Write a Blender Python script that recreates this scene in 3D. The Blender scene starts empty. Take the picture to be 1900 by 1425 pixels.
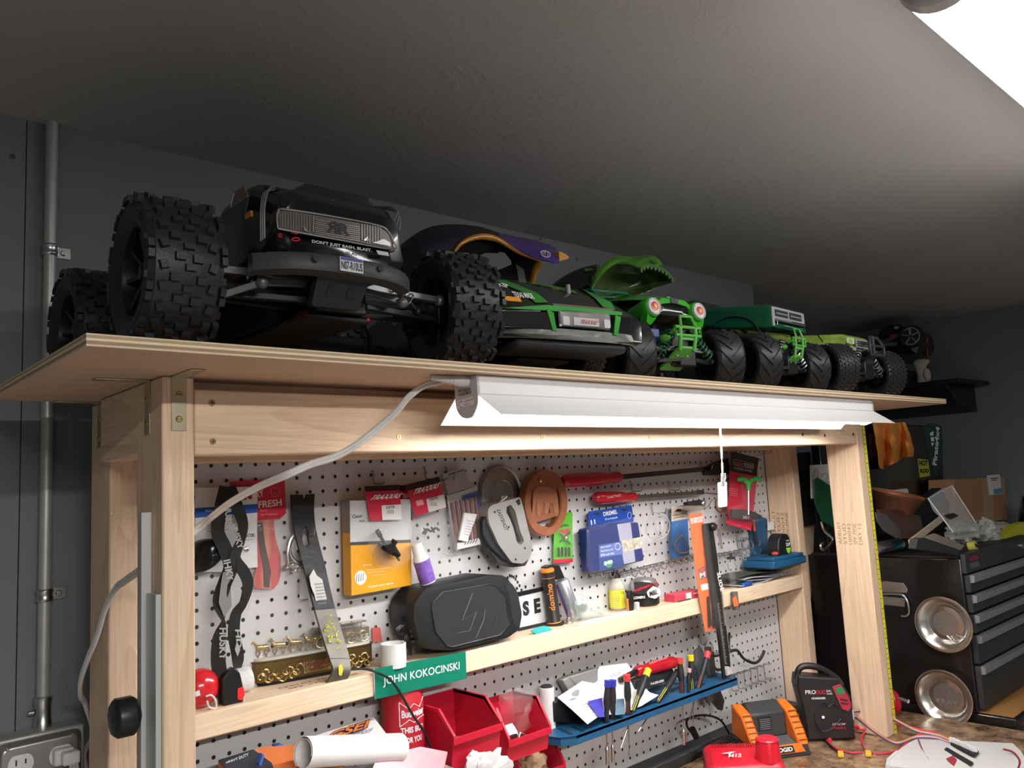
import bpy, bmesh, math, random
from mathutils import Vector as V, Matrix, noise
random.seed(7)
PI = math.pi
sc = bpy.context.scene
COL = sc.collection
# ---------------------------------------------------------------- camera
R0 = ((0.7406, -0.6699, -0.0536), (0.0418, 0.1255, -0.9912), (0.6707, 0.7318, 0.1209))
CX, CY, CZ = -0.5321, -1.3206, 1.6655
FPX = 1504.7
m3 = Matrix((R0[0], [-a for a in R0[1]], [-a for a in R0[2]])).transposed()
m3 = m3.to_quaternion().to_matrix()
cam = bpy.data.cameras.new('camera'); camo = bpy.data.objects.new('camera', cam); COL.objects.link(camo)
camo.matrix_world = Matrix.Translation((CX, CY, CZ)) @ m3.to_4x4()
cam.sensor_width = 36; cam.lens = FPX * 36 / 1900; cam.clip_start = 0.02; cam.clip_end = 50
sc.camera = camo
# ---------------------------------------------------------------- view and light
vs = sc.view_settings
vs.view_transform = 'Standard'; vs.look = 'None'; vs.gamma = 1; vs.use_curve_mapping = False
vs.exposure = 0.5
w = bpy.data.worlds.new('world'); sc.world = w; w.use_nodes = True
w.node_tree.nodes['Background'].inputs[0].default_value = (0.75, 0.8, 0.9, 1)
w.node_tree.nodes['Background'].inputs[1].default_value = 0.0
SHELF_TUBE = 31.0      # emission of the tubes in the shop light under the shelf
CEIL_TUBE = 13.0      # emission of the ceiling light at the upper right
la = bpy.data.lights.new('fill_light', 'AREA'); la.shape = 'RECTANGLE'; la.size = 1.2; la.size_y = .16; la.energy = 76; la.color = (1, .97, .93)
lo_ = bpy.data.objects.new('fill_light', la); COL.objects.link(lo_); lo_.location = (-.5, -2.7, 2.27)      # added fill light, unseen behind the camera, lifts the overall light level
# ---------------------------------------------------------------- pixel -> place
RM = Matrix(R0)
CO = V((CX, CY, CZ))
def ray(px, py): return RM.transposed() @ V(((px - 950) / FPX, (py - 712.5) / FPX, 1))
class Pl:
    """a flat place in the room; p() reads the point of it behind a pixel"""
    def __init__(s, o, n, u=None):
        s.o = V(o); s.n = V(n).normalized()
        s.u = V(u).normalized() if u else None
    def p(s, px, py):
        d = ray(px, py); t = (s.o - CO).dot(s.n) / d.dot(s.n); return CO + d * t
    def off(s, d):      # the same plane moved d towards the viewer
        k = 1 if (CO - s.o).dot(s.n) > 0 else -1
        return Pl(s.o + s.n * d * k, s.n, s.u)
    def out(s):
        k = 1 if (CO - s.o).dot(s.n) > 0 else -1
        return s.n * k
def PY(y): return Pl((0, y, 0), (0, 1, 0))
def PX(x): return Pl((x, 0, 0), (1, 0, 0))
def PZ(z): return Pl((0, 0, z), (0, 0, 1))
def P(px, py, y): return PY(y).p(px, py)
def scale_at(p):        # metres per pixel at a point
    return (RM @ (V(p) - CO)).z / FPX
# ---------------------------------------------------------------- materials
MATS = {}
def mat(name, col=(.5, .5, .5), rough=.5, metal=0.0, bump=0.0, bscale=80, var=0.0, vscale=6, emit=None, trans=0.0, alpha=1.0, coat=0.0, ior=1.45, spec=.5, dirt=None, sub=0):
    if name in MATS: return MATS[name]
    m = bpy.data.materials.new(name); m.use_nodes = True
    nt = m.node_tree; b = nt.nodes['Principled BSDF']; L = nt.links
    b.inputs['Base Color'].default_value = (*col, 1)
    b.inputs['Roughness'].default_value = rough; b.inputs['Metallic'].default_value = metal
    b.inputs['IOR'].default_value = ior; b.inputs['Specular IOR Level'].default_value = spec
    b.inputs['Coat Weight'].default_value = coat; b.inputs['Coat Roughness'].default_value = .08
    b.inputs['Transmission Weight'].default_value = trans; b.inputs['Alpha'].default_value = alpha
    tc = nt.nodes.new('ShaderNodeTexCoord')
    n = nt.nodes.new('ShaderNodeTexNoise'); n.inputs['Scale'].default_value = vscale; n.inputs['Detail'].default_value = 5
    L.new(tc.outputs['Object'], n.inputs['Vector'])
    v = max(var, .04)
    mx = nt.nodes.new('ShaderNodeMix'); mx.data_type = 'RGBA'
    mx.inputs[6].default_value = (*[max(c * (1 - v), 0) for c in col], 1)
    mx.inputs[7].default_value = (*[min(c * (1 + v), 1) for c in (dirt or col)], 1)
    L.new(n.outputs['Fac'], mx.inputs[0]); L.new(mx.outputs[2], b.inputs['Base Color'])
    if bump:
        n2 = nt.nodes.new('ShaderNodeTexNoise'); n2.inputs['Scale'].default_value = bscale; n2.inputs['Detail'].default_value = 3
        L.new(tc.outputs['Object'], n2.inputs['Vector'])
        bp = nt.nodes.new('ShaderNodeBump'); bp.inputs['Strength'].default_value = bump; bp.inputs['Distance'].default_value = .002
        L.new(n2.outputs['Fac'], bp.inputs['Height']); L.new(bp.outputs['Normal'], b.inputs['Normal'])
    if emit:
        b.inputs['Emission Color'].default_value = (*emit[:3], 1); b.inputs['Emission Strength'].default_value = emit[3]
    MATS[name] = m; return m
def wood(name, axis, a=(.58, .38, .235), c=(.76, .56, .39), knots=True, seed=0.0, rings=26):
    """planed pine, grain running along the given axis (0, 1, 2)"""
    m = bpy.data.materials.new(name); m.use_nodes = True; nt = m.node_tree; b = nt.nodes['Principled BSDF']; L = nt.links
    tc = nt.nodes.new('ShaderNodeTexCoord'); mp = nt.nodes.new('ShaderNodeMapping')
    s = [1.0, 1.0, 1.0]; s[axis] = .045
    mp.inputs['Scale'].default_value = s; mp.inputs['Location'].default_value = (seed, seed * 1.7, seed * .6)
    L.new(tc.outputs['Object'], mp.inputs['Vector'])
    n = nt.nodes.new('ShaderNodeTexNoise'); n.inputs['Scale'].default_value = 9; n.inputs['Detail'].default_value = 2; n.inputs['Distortion'].default_value = .6
    L.new(mp.outputs[0], n.inputs['Vector'])
    mt = nt.nodes.new('ShaderNodeMath'); mt.operation = 'MULTIPLY'; mt.inputs[1].default_value = rings
    fr = nt.nodes.new('ShaderNodeMath'); fr.operation = 'FRACT'
    L.new(n.outputs['Fac'], mt.inputs[0]); L.new(mt.outputs[0], fr.inputs[0])
    cr = nt.nodes.new('ShaderNodeValToRGB'); e = cr.color_ramp.elements
    mid = [(x * .35 + y * .65) for x, y in zip(a, c)]
    e[0].position = 0; e[0].color = (*c, 1); e[1].position = 1; e[1].color = (*mid, 1)
    k = cr.color_ramp.elements.new(.75); k.color = (*[x * .75 + y * .25 for x, y in zip(mid, c)], 1)
    k = cr.color_ramp.elements.new(.93); k.color = (*[x * .55 + y * .45 for x, y in zip(a, c)], 1)
    L.new(fr.outputs[0], cr.inputs[0])
    f = nt.nodes.new('ShaderNodeTexNoise'); f.inputs['Scale'].default_value = 260; f.inputs['Detail'].default_value = 2
    L.new(mp.outputs[0], f.inputs['Vector'])
    mx = nt.nodes.new('ShaderNodeMix'); mx.data_type = 'RGBA'; mx.blend_type = 'MULTIPLY'; mx.inputs[0].default_value = .35
    L.new(cr.outputs[0], mx.inputs[6]); L.new(f.outputs['Fac'], mx.inputs[7])
    g = nt.nodes.new('ShaderNodeTexNoise'); g.inputs['Scale'].default_value = 3.5; g.inputs['Detail'].default_value = 3
    L.new(tc.outputs['Object'], g.inputs['Vector'])
    mr = nt.nodes.new('ShaderNodeMapRange'); mr.inputs[3].default_value = 1.0; mr.inputs[4].default_value = 1.45
    L.new(g.outputs['Fac'], mr.inputs[0])
    m2 = nt.nodes.new('ShaderNodeMix'); m2.data_type = 'RGBA'; m2.blend_type = 'MULTIPLY'; m2.inputs[0].default_value = 1
    L.new(mx.outputs[2], m2.inputs[6]); L.new(mr.outputs[0], m2.inputs[7]); L.new(m2.outputs[2], b.inputs['Base Color'])
    b.inputs['Roughness'].default_value = .62
    bp = nt.nodes.new('ShaderNodeBump'); bp.inputs['Strength'].default_value = .15; bp.inputs['Distance'].default_value = .001
    L.new(f.outputs['Fac'], bp.inputs['Height']); L.new(bp.outputs['Normal'], b.inputs['Normal'])
    return m
# ---------------------------------------------------------------- mesh building
WD = [True]     # parts are given in room coordinates (True) or in their own thing's (False)
def frame(d, up=(0, 0, 1)):
    d = V(d).normalized(); u = V(up)
    if abs(d.dot(u)) > .98: u = V((1, 0, 0)) if abs(d.x) < .9 else V((0, 1, 0))
    a = u.cross(d).normalized(); b = d.cross(a).normalized(); return a, b, d
class B:
    def __init__(s): s.v = []; s.f = []; s.m = []; s.k = 0
    def add(s, vs_, fs, k=None):
        o = len(s.v); s.v += [V(x) for x in vs_]
        s.f += [tuple(i + o for i in f) for f in fs]; s.m += [s.k if k is None else k] * len(fs); return s
    def box(s, lo, hi, rot=None, piv=None):
        x0, y0, z0 = lo; x1, y1, z1 = hi
        p = [V(q) for q in ((x0,y0,z0),(x1,y0,z0),(x1,y1,z0),(x0,y1,z0),(x0,y0,z1),(x1,y0,z1),(x1,y1,z1),(x0,y1,z1))]
        if rot is not None:
            c = V(piv) if piv is not None else sum(p, V()) / 8
            p = [c + rot @ (q - c) for q in p]
        return s.add(p, [(0,3,2,1),(4,5,6,7),(0,1,5,4),(1,2,6,5),(2,3,7,6),(3,0,4,7)])
    def bar(s, a, b, w, h, up=(0, 0, 1)):      # square bar from a to b
        a = V(a); b = V(b); x, y, d = frame(b - a, up)
        p = [q + x * i * w / 2 + y * j * h / 2 for q in (a, b) for i, j in ((-1,-1),(1,-1),(1,1),(-1,1))]
        return s.add(p, [(0,3,2,1),(4,5,6,7),(0,1,5,4),(1,2,6,5),(2,3,7,6),(3,0,4,7)])
    def rings(s, rs, cap=True, close=True, loop=False):
        n = len(rs[0]); o = len(s.v)
        for r in rs: s.v += [V(x) for x in r]
        F = []
        m = len(rs)
        for i in range(m if loop else m - 1):
            for j in range(n if close else n - 1):
                a = i * n + j; b = i * n + (j + 1) % n; i2 = (i + 1) % m
                F.append((o + a, o + b, o + i2 * n + (j + 1) % n, o + i2 * n + j))
        if cap and not loop:
            F.append(tuple(o + j for j in reversed(range(n)))); F.append(tuple(o + (m - 1) * n + j for j in range(n)))
        s.f += F; s.m += [s.k] * len(F); return s
    def cyl(s, a, b, r, r2=None, n=20, cap=True):
        a = V(a); b = V(b); x, y, d = frame(b - a); r2 = r if r2 is None else r2
        return s.rings([[q + (x * math.cos(t) + y * math.sin(t)) * rr for t in [2 * PI * i / n for i in range(n)]] for q, rr in ((a, r), (b, r2))], cap)
    def tube(s, pts, r, n=8, cap=True, loop=False, flat=1.0, up=(0, 0, 1)):
        pts = [V(p) for p in pts]; rs = []; m = len(pts); prev = None
        for i, p in enumerate(pts):
            if loop: d = pts[(i + 1) % m] - pts[i - 1]
            else: d = pts[min(i + 1, m - 1)] - pts[max(i - 1, 0)]
            if d.length < 1e-9: d = V((0, 0, 1))
            d.normalize()
            if prev is None: x, y, _ = frame(d, up)
            else:
                x = (prev - d * prev.dot(d)); x = x.normalized() if x.length > 1e-6 else frame(d)[0]; y = d.cross(x)
            prev = x; rr = r[i] if isinstance(r, (list, tuple)) else r
            rs.append([p + x * math.cos(t) * rr + y * math.sin(t) * rr * flat for t in [2 * PI * k / n for k in range(n)]])
        return s.rings(rs, cap, True, loop)
    def lathe(s, prof, o=(0, 0, 0), ax=(0, 0, 1), n=28, cap=True, loop=False):   # prof: (radius, height)
        o = V(o); x, y, d = frame(ax)
        return s.rings([[o + d * h + (x * math.cos(t) + y * math.sin(t)) * max(r, 1e-5) for t in [2 * PI * i / n for i in range(n)]] for r, h in prof], cap, True, loop)
    def prism(s, poly, ext):       # flat outline pushed along ext
        e = V(ext); n = len(poly); p = [V(q) for q in poly]
        return s.add(p + [q + e for q in p], [tuple(range(n)), tuple(reversed(range(n, 2 * n)))] + [(i, i + n, (i + 1) % n + n, (i + 1) % n) for i in range(n)])
    def plate(s, outer, holes, ext):   # outline with holes, both faces and rims
        e = V(ext); bm = bmesh.new()
        for lp in [outer] + list(holes):
            vv = [bm.verts.new(q) for q in lp]
            for i in range(len(vv)): bm.edges.new((vv[i], vv[(i + 1) % len(vv)]))
        bmesh.ops.triangle_fill(bm, use_beauty=True, use_dissolve=False, edges=bm.edges[:])
        bm.verts.index_update()
        pv = [q.co.copy() for q in bm.verts]; fs = [tuple(q.index for q in f.verts) for f in bm.faces]; bm.free()
        n = len(pv); s.add(pv + [q + e for q in pv], fs + [tuple(i + n for i in reversed(f)) for f in fs])
        for lp in [outer] + list(holes):
            m = len(lp); s.add([V(q) for q in lp] + [V(q) + e for q in lp], [(i, (i + 1) % m, (i + 1) % m + m, i + m) for i in range(m)])
        return s
    def grid(s, rows, thick=0.0, close=False):   # rows of points -> sheet, with thickness if given
        nr = len(rows); nc = len(rows[0]); g = [[V(p) for p in r] for r in rows]
        F = [(i * nc + j, i * nc + (j + 1) % nc, (i + 1) * nc + (j + 1) % nc, (i + 1) * nc + j) for i in range(nr - 1) for j in range(nc if close else nc - 1)]
        if not thick: return s.add([p for r in g for p in r], F)
        N = []
        for i in range(nr):
            for j in range(nc):
                a = g[min(i + 1, nr - 1)][j] - g[max(i - 1, 0)][j]
                b = g[i][(j + 1) % nc if close else min(j + 1, nc - 1)] - g[i][(j - 1) % nc if close else max(j - 1, 0)]
                c = a.cross(b); N.append(c.normalized() if c.length > 1e-12 else V((0, 0, 1)))
        flat = [p for r in g for p in r]; n = len(flat)
        s.add(flat + [p + q * thick for p, q in zip(flat, N)], F + [tuple(i + n for i in reversed(f)) for f in F])
        o = len(s.v) - 2 * n
        E = []
        if not close:
            for i in range(nr - 1):
                for j in (0, nc - 1): E.append((i * nc + j, (i + 1) * nc + j))
        for j in range(nc if close else nc - 1):
            for i in (0, nr - 1): E.append((i * nc + j, i * nc + (j + 1) % nc))
        for a, b in E: s.f.append((o + a, o + b, o + b + n, o + a + n)); s.m.append(s.k)
        return s
    def ball(s, c, r, n=14, m=9, rot=None):
        c = V(c); r = V((r, r, r)) if not hasattr(r, '__len__') else V(r)
        rs = []
        for i in range(m + 1):
            a = -PI / 2 + PI * i / m; a = max(min(a, PI / 2 - .02), -PI / 2 + .02)
            q = []
            for j in range(n):
                t = 2 * PI * j / n; p = V((r.x * math.cos(a) * math.cos(t), r.y * math.cos(a) * math.sin(t), r.z * math.sin(a)))
                q.append(c + (rot @ p if rot is not None else p))
            rs.append(q)
        return s.rings(rs)
    def shake(s, amp, sc_=30, seed=0):
        for v in s.v:
            q = v * sc_ + V((seed, seed * 2, 0)); d = noise.noise_vector(q); v += d * amp
        return s
    def xf(s, M, start=0):
        for i in range(start, len(s.v)): s.v[i] = M @ s.v[i]
        return s
    def obj(s, name, mats, parent=None, smooth=35, bev=0.0, world=None, segs=2, sub=0):
        me = bpy.data.meshes.new(name)
        vv = s.v
        if world is None: world = WD[0]
        top = parent is None; shift = V((0, 0, 0))
        if world and parent is not None:
            r = parent
            while r.parent is not None: r = r.parent
            inv = r.matrix_basis.inverted(); vv = [inv @ q for q in vv]
        if top and vv:
            lo = [min(q[i] for q in vv) for i in range(3)]; hi = [max(q[i] for q in vv) for i in range(3)]
            shift = V(((lo[0] + hi[0]) / 2, (lo[1] + hi[1]) / 2, lo[2])); vv = [q - shift for q in vv]
        me.from_pydata([tuple(q) for q in vv], [], s.f)
        ms = mats if isinstance(mats, (list, tuple)) else [mats]
        for q in ms: me.materials.append(q)
        me.polygons.foreach_set('material_index', s.m)
        me.polygons.foreach_set('use_smooth', [bool(smooth)] * len(s.f))
        bm = bmesh.new(); bm.from_mesh(me); bmesh.ops.recalc_face_normals(bm, faces=bm.faces[:]); bm.to_mesh(me); bm.free()
        if smooth: me.set_sharp_from_angle(angle=math.radians(smooth))
        me.update()
        o = bpy.data.objects.new(name, me); COL.objects.link(o)
        if top: o.location = shift
        else: o.parent = parent
        if bev:
            md = o.modifiers.new('bevel', 'BEVEL'); md.width = bev; md.segments = segs; md.limit_method = 'ANGLE'; md.angle_limit = math.radians(40)
            md.harden_normals = False
        if sub:
            md = o.modifiers.new('sub', 'SUBSURF'); md.levels = sub; md.render_levels = sub
        return o
def thing(name, label, cat, loc=(0, 0, 0), rz=0.0, group=None):
    o = bpy.data.objects.new(name, None); COL.objects.link(o); o.empty_display_size = .05
    o.location = loc; o.rotation_euler = (0, 0, rz)
    o.matrix_basis = Matrix.Translation(loc) @ Matrix.Rotation(rz, 4, 'Z')
    o['label'] = label; o['category'] = cat
    if group: o['group'] = group
    return o
def tag(o, label, cat, group=None, kind=None):
    o['label'] = label; o['category'] = cat
    if group: o['group'] = group
    if kind: o['kind'] = kind
    return o
def struct(o): o['kind'] = 'structure'; return o
def lab(o, l): o['label'] = l; return o
# text -------------------------------------------------------------------
_T = {}
def glyphs(t, bold=0.0, ext=.0):
    k = (t, bold)
    if k in _T: return _T[k]
    cu = bpy.data.curves.new('t', 'FONT'); cu.body = t; cu.size = 1; cu.offset = bold; cu.resolution_u = 3
    ob = bpy.data.objects.new('t', cu); me = ob.to_mesh()
    vs_ = [v.co.copy() for v in me.vertices]; fs = [tuple(p.vertices) for p in me.polygons]
    ob.to_mesh_clear(); bpy.data.objects.remove(ob); bpy.data.curves.remove(cu)
    if not vs_: vs_ = [V((0, 0, 0))]; fs = []
    x0 = min(v.x for v in vs_); x1 = max(v.x for v in vs_); y0 = min(v.y for v in vs_); y1 = max(v.y for v in vs_)
    _T[k] = ([V(((v.x - x0) / max(x1 - x0, 1e-6), (v.y - y0) / max(y1 - y0, 1e-6), 0)) for v in vs_], fs, (x1 - x0) / max(y1 - y0, 1e-6))
    return _T[k]
def letters(b, t, o, u, v, bold=0.012, slant=0.0):
    """text t into builder b, lower left at o, u = full width vector, v = full height vector"""
    g, fs, _ = glyphs(t, bold); o = V(o); u = V(u); v = V(v)
    return b.add([o + u * (q.x + slant * q.y) + v * q.y for q in g], fs)
def write(b, t, pl, a, c, h, bold=0.012, slant=0.0):
    """text on plane pl from pixel a (lower left) to pixel c (lower right), h pixels tall at a"""
    o = pl.p(*a); e = pl.p(*c); u = e - o
    n = pl.out(); v = n.cross(u.normalized())
    if v.dot(pl.p(a[0], a[1] - 10) - o) < 0: v = -v
    hh = abs((pl.p(a[0], a[1] - h) - o).dot(v))
    return letters(b, t, o + n * .0, u, v * hh, bold, slant)
def rnd(pts, r, n=4):
    """round the corners of a flat 3D outline"""
    out = []; m = len(pts); pts = [V(p) for p in pts]
    for i in range(m):
        a, b, c = pts[i - 1], pts[i], pts[(i + 1) % m]
        d1 = a - b; d2 = c - b; k = min(r, d1.length * .45, d2.length * .45)
        p0 = b + d1.normalized() * k; p2 = b + d2.normalized() * k
        for j in range(n + 1):
            t = j / n; out.append(p0 * (1 - t) ** 2 + b * 2 * t * (1 - t) + p2 * t * t)
    return out
def spline(pts, n=8):
    """Catmull-Rom through points"""
    pts = [V(p) for p in pts]; q = [pts[0] * 2 - pts[1]] + pts + [pts[-1] * 2 - pts[-2]]; out = []
    for i in range(1, len(q) - 2):
        for j in range(n):
            t = j / n; a, b, c, d = q[i - 1:i + 3]
            out.append(.5 * ((2 * b) + (c - a) * t + (2 * a - 5 * b + 4 * c - d) * t * t + (3 * b - a - 3 * c + d) * t ** 3))
    out.append(pts[-1].copy()); return out
def pts_on(pl, px): return [pl.p(x, y) for x, y in px]
def slab(name, px, pl, t, m, parent, r=0.0, bev=0.0, b=None, n=4):
    """outline read off plane pl, thickness t going away from the viewer"""
    q = pts_on(pl, px)
    if r: q = rnd(q, r, n)
    bb = b or B(); bb.prism(q, -pl.out() * t)
    return bb if b is not None else bb.obj(name, m, parent, world=True, bev=bev)
BLACK = mat('black_plastic', (.012, .012, .013), .38)
MATTE = mat('matte_black', (.02, .02, .021), .6, bump=.2, bscale=200)
RUB = mat('tyre_rubber', (.019, .019, .021), .42, bump=.15, bscale=400)
STEEL = mat('bright_steel', (.62, .62, .62), .28, 1.0)
ZINC = mat('zinc_wire', (.34, .33, .32), .35, .8)
WHITE = mat('white_plastic', (.8, .8, .79), .4)
PAPER = mat('white_paper', (.82, .82, .82), .8)
INK = mat('black_ink', (.015, .015, .018), .6)
WINK = mat('white_ink', (.85, .85, .85), .6)
RED = mat('red_plastic', (.55, .012, .03), .35)
CLEAR = mat('clear_blister', (.95, .95, .96), .08, alpha=.045, spec=1.0)
BAG = mat('clear_bag', (.9, .9, .92), .12, alpha=.10, bump=1.0, bscale=38, spec=1.0)
# ================================================================ the room
ZC = 2.29; YW = .112; ZS = 1.827; ZT = .97
def plaster(name, col, bscale=14, strength=.35, spots=True):
    m = bpy.data.materials.new(name); m.use_nodes = True; nt = m.node_tree; b = nt.nodes['Principled BSDF']; L = nt.links
    tc = nt.nodes.new('ShaderNodeTexCoord')
    n = nt.nodes.new('ShaderNodeTexNoise'); n.inputs['Scale'].default_value = bscale; n.inputs['Detail'].default_value = 6; n.inputs['Distortion'].default_value = 1.6
    L.new(tc.outputs['Object'], n.inputs['Vector'])
    r = nt.nodes.new('ShaderNodeValToRGB'); r.color_ramp.elements[0].position = .53; r.color_ramp.elements[1].position = .6
    L.new(n.outputs['Fac'], r.inputs[0])
    n3 = nt.nodes.new('ShaderNodeTexNoise'); n3.inputs['Scale'].default_value = bscale * 5; n3.inputs['Detail'].default_value = 3
    L.new(tc.outputs['Object'], n3.inputs['Vector'])
    ad = nt.nodes.new('ShaderNodeMath'); ad.operation = 'MULTIPLY_ADD'; ad.inputs[1].default_value = .35
    L.new(n3.outputs['Fac'], ad.inputs[0]); L.new(r.outputs[0], ad.inputs[2])
    bp = nt.nodes.new('ShaderNodeBump'); bp.inputs['Strength'].default_value = strength; bp.inputs['Distance'].default_value = .004
    L.new(ad.outputs[0], bp.inputs['Height']); L.new(bp.outputs['Normal'], b.inputs['Normal'])
    n2 = nt.nodes.new('ShaderNodeTexNoise'); n2.inputs['Scale'].default_value = 2.2; n2.inputs['Detail'].default_value = 5
    L.new(tc.outputs['Object'], n2.inputs['Vector'])
    mx = nt.nodes.new('ShaderNodeMix'); mx.data_type = 'RGBA'
    mx.inputs[6].default_value = (*[c * .86 for c in col], 1); mx.inputs[7].default_value = (*[min(1, c * 1.14) for c in col], 1)
    L.new(n2.outputs['Fac'], mx.inputs[0]); out = mx.outputs[2]
    if spots:
        v = nt.nodes.new('ShaderNodeTexVoronoi'); v.inputs['Scale'].default_value = 9; v.inputs['Randomness'].default_value = 1
        L.new(tc.outputs['Object'], v.inputs['Vector'])
        lt = nt.nodes.new('ShaderNodeMath'); lt.operation = 'LESS_THAN'; lt.inputs[1].default_value = .045
        L.new(v.outputs['Distance'], lt.inputs[0])
        m2 = nt.nodes.new('ShaderNodeMix'); m2.data_type = 'RGBA'; m2.inputs[7].default_value = (*[c * .35 for c in col], 1)
        L.new(lt.outputs[0], m2.inputs[0]); L.new(out, m2.inputs[6]); out = m2.outputs[2]
    L.new(out, b.inputs['Base Color']); b.inputs['Roughness'].default_value = .75
    return m
CEIL = plaster('ceiling_plaster', (.40, .375, .36), 26, .14, False)
WALL = plaster('painted_concrete', (.155, .172, .176), 7, .22)
def wall(name, lo, hi, m=WALL):
    o = B().box(lo, hi).obj(name, m, smooth=0); return struct(o)
wall('ceiling', (-3.1, -4.1, ZC), (3.5, 1.4, ZC + .1), CEIL)
wall('floor', (-3.1, -4.1, -.1), (3.5, 1.4, 0), mat('floor_concrete', (.3, .29, .28), .7, bump=.3, var=.2))
bw = B().box((-.250, YW, 0), (1.915, YW + .4, ZC))
bw.box((-3.0, YW + .001, 0), (-.2515, YW + .4, ZC))
struct(bw.obj('wall_back', WALL, smooth=0))
wall('wall_recess', (1.915, .42, 0), (3.4, .512, ZC))
wall('wall_right', (3.28, -4.0, 0), (3.4, .42, ZC))
wall('wall_left', (-3.1, -4.0, 0), (-3.0, .5, ZC))
wall('wall_front', (-3.1, -4.1, 0), (3.4, -4.0, ZC))
lg = wall('trim_1', (1.80, YW - .002, 0), (3.28, .42, 1.10), mat('block_wall', (.16, .2, .215), .8, bump=.5, bscale=60))
wall('trim_2', (1.75, YW - .02, 1.10), (2.6, .42, 1.14), mat('ledge_wood', (.2, .14, .10), .7, var=.3))
# ---------------------------------------------------------------- bench
W_X = [wood('pine_along_x_%d' % i, 0, seed=i * 3.3) for i in range(3)]
W_Z = [wood('pine_along_z_%d' % i, 2, seed=i * 2.1 + 1) for i in range(4)]
W_Y = wood('pine_along_y', 1, seed=5)
bench = thing('workbench', 'pine framed workbench with brown stone-look top and white pegboard back', 'workbench', (.76, -.17, 0))
def lum(name, lo, hi, m, bev=.0025, lb=None):
    o = B().box(lo, hi).obj(name, m, bench, bev=bev)
    if lb: lab(o, lb)
    return o
lum('post', (-.194, -.338, ZT), (-.156, -.249, 1.814), W_Z[0])
lum('post', (-.1805, -.089, ZT), (-.1425, 0, 1.814), W_Z[1])
lum('post', (1.6015, -.338, ZT), (1.6395, -.249, 1.814), W_Z[2])
lum('post', (1.700, -.089, ZT), (1.738, 0, 1.814), W_Z[3])
lum('header', (-.1555, -.3375, 1.719), (1.601, -.2995, 1.7995), W_X[0])
lum('rail', (-.1555, -.299, 1.735), (1.601, -.262, 1.8145), W_X[1])
lum('rail', (-.142, -.038, 1.7225), (1.6995, -.0005, 1.8145), W_X[2])
lum('side_rail', (-.193, -.2485, 1.725), (-.155, -.0895, 1.814), W_Y)
lum('side_rail', (1.602, -.2485, 1.725), (1.640, -.0895, 1.814), W_Y)
lum('shelf_board', (-.142, -.089, 1.318), (1.6995, -.0005, 1.356), wood('pine_shelf', 0, a=(.62, .44, .29), c=(.80, .62, .44), seed=9))
# pegboard: white hardboard with punched holes every inch
def pegmat():
    m = bpy.data.materials.new('pegboard_white'); m.use_nodes = True; nt = m.node_tree; b = nt.nodes['Principled BSDF']; L = nt.links
    g = nt.nodes.new('ShaderNodeNewGeometry'); sp = nt.nodes.new('ShaderNodeSeparateXYZ'); L.new(g.outputs['Position'], sp.inputs[0])
    def mth(op, a, c=None):
        n = nt.nodes.new('ShaderNodeMath'); n.operation = op
        for i, q in enumerate((a, c)):
            if q is None: continue
            if isinstance(q, (int, float)): n.inputs[i].default_value = q
            else: L.new(q, n.inputs[i])
        return n.outputs[0]
    def cell(s, off):
        t = mth('DIVIDE', mth('SUBTRACT', s, off), .0254); return mth('SUBTRACT', t, mth('ROUND', t))
    dx = cell(sp.outputs[0], 0.0); dz = cell(sp.outputs[2], 1.72)
    d = mth('SQRT', mth('ADD', mth('MULTIPLY', dx, dx), mth('MULTIPLY', dz, dz)))
    hole = mth('LESS_THAN', d, .125)
    mx = nt.nodes.new('ShaderNodeMix'); mx.data_type = 'RGBA'
    mx.inputs[6].default_value = (.60, .59, .60, 1); mx.inputs[7].default_value = (.012, .01, .009, 1)
    L.new(hole, mx.inputs[0]); L.new(mx.outputs[2], b.inputs['Base Color'])
    mr = nt.nodes.new('ShaderNodeMapRange'); mr.inputs[1].default_value = .10; mr.inputs[2].default_value = .15
    L.new(d, mr.inputs[0])
    bp = nt.nodes.new('ShaderNodeBump'); bp.inputs['Strength'].default_value = .6; bp.inputs['Distance'].default_value = .003
    L.new(mr.outputs[0], bp.inputs['Height']); L.new(bp.outputs['Normal'], b.inputs['Normal'])
    b.inputs['Roughness'].default_value = .5
    return m
lab(B().box((-.142, .0, .99), (1.6985, .006, 1.80)).obj('pegboard', pegmat(), bench, smooth=0), 'white pegboard back')
def granite():
    m = bpy.data.materials.new('stone_laminate'); m.use_nodes = True; nt = m.node_tree; b = nt.nodes['Principled BSDF']; L = nt.links
    tc = nt.nodes.new('ShaderNodeTexCoord'); n = nt.nodes.new('ShaderNodeTexNoise'); n.inputs['Scale'].default_value = 24; n.inputs['Detail'].default_value = 8; n.inputs['Roughness'].default_value = .75
    L.new(tc.outputs['Object'], n.inputs['Vector']); r = nt.nodes.new('ShaderNodeValToRGB'); e = r.color_ramp.elements
    e[0].position = .3; e[0].color = (.03, .02, .014, 1); e[1].position = .72; e[1].color = (.50, .38, .26, 1)
    k = e.new(.47); k.color = (.20, .12, .07, 1); k = e.new(.56); k.color = (.33, .21, .12, 1)
    L.new(n.outputs['Fac'], r.inputs[0]); L.new(r.outputs[0], b.inputs['Base Color']); b.inputs['Roughness'].default_value = .25
    return m
lab(B().box((-.35, -.62, .93), (1.86, .02, ZT - .0005)).obj('worktop', granite(), bench, bev=.006), 'brown stone-look laminate worktop')
for x in (-.32, 1.80):
    for y in (-.58, -.04):
        B().box((x - .0, y - .04, 0), (x + .038, y + .05, .9305)).obj('leg', W_Z[1], bench, bev=.002)
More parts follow.
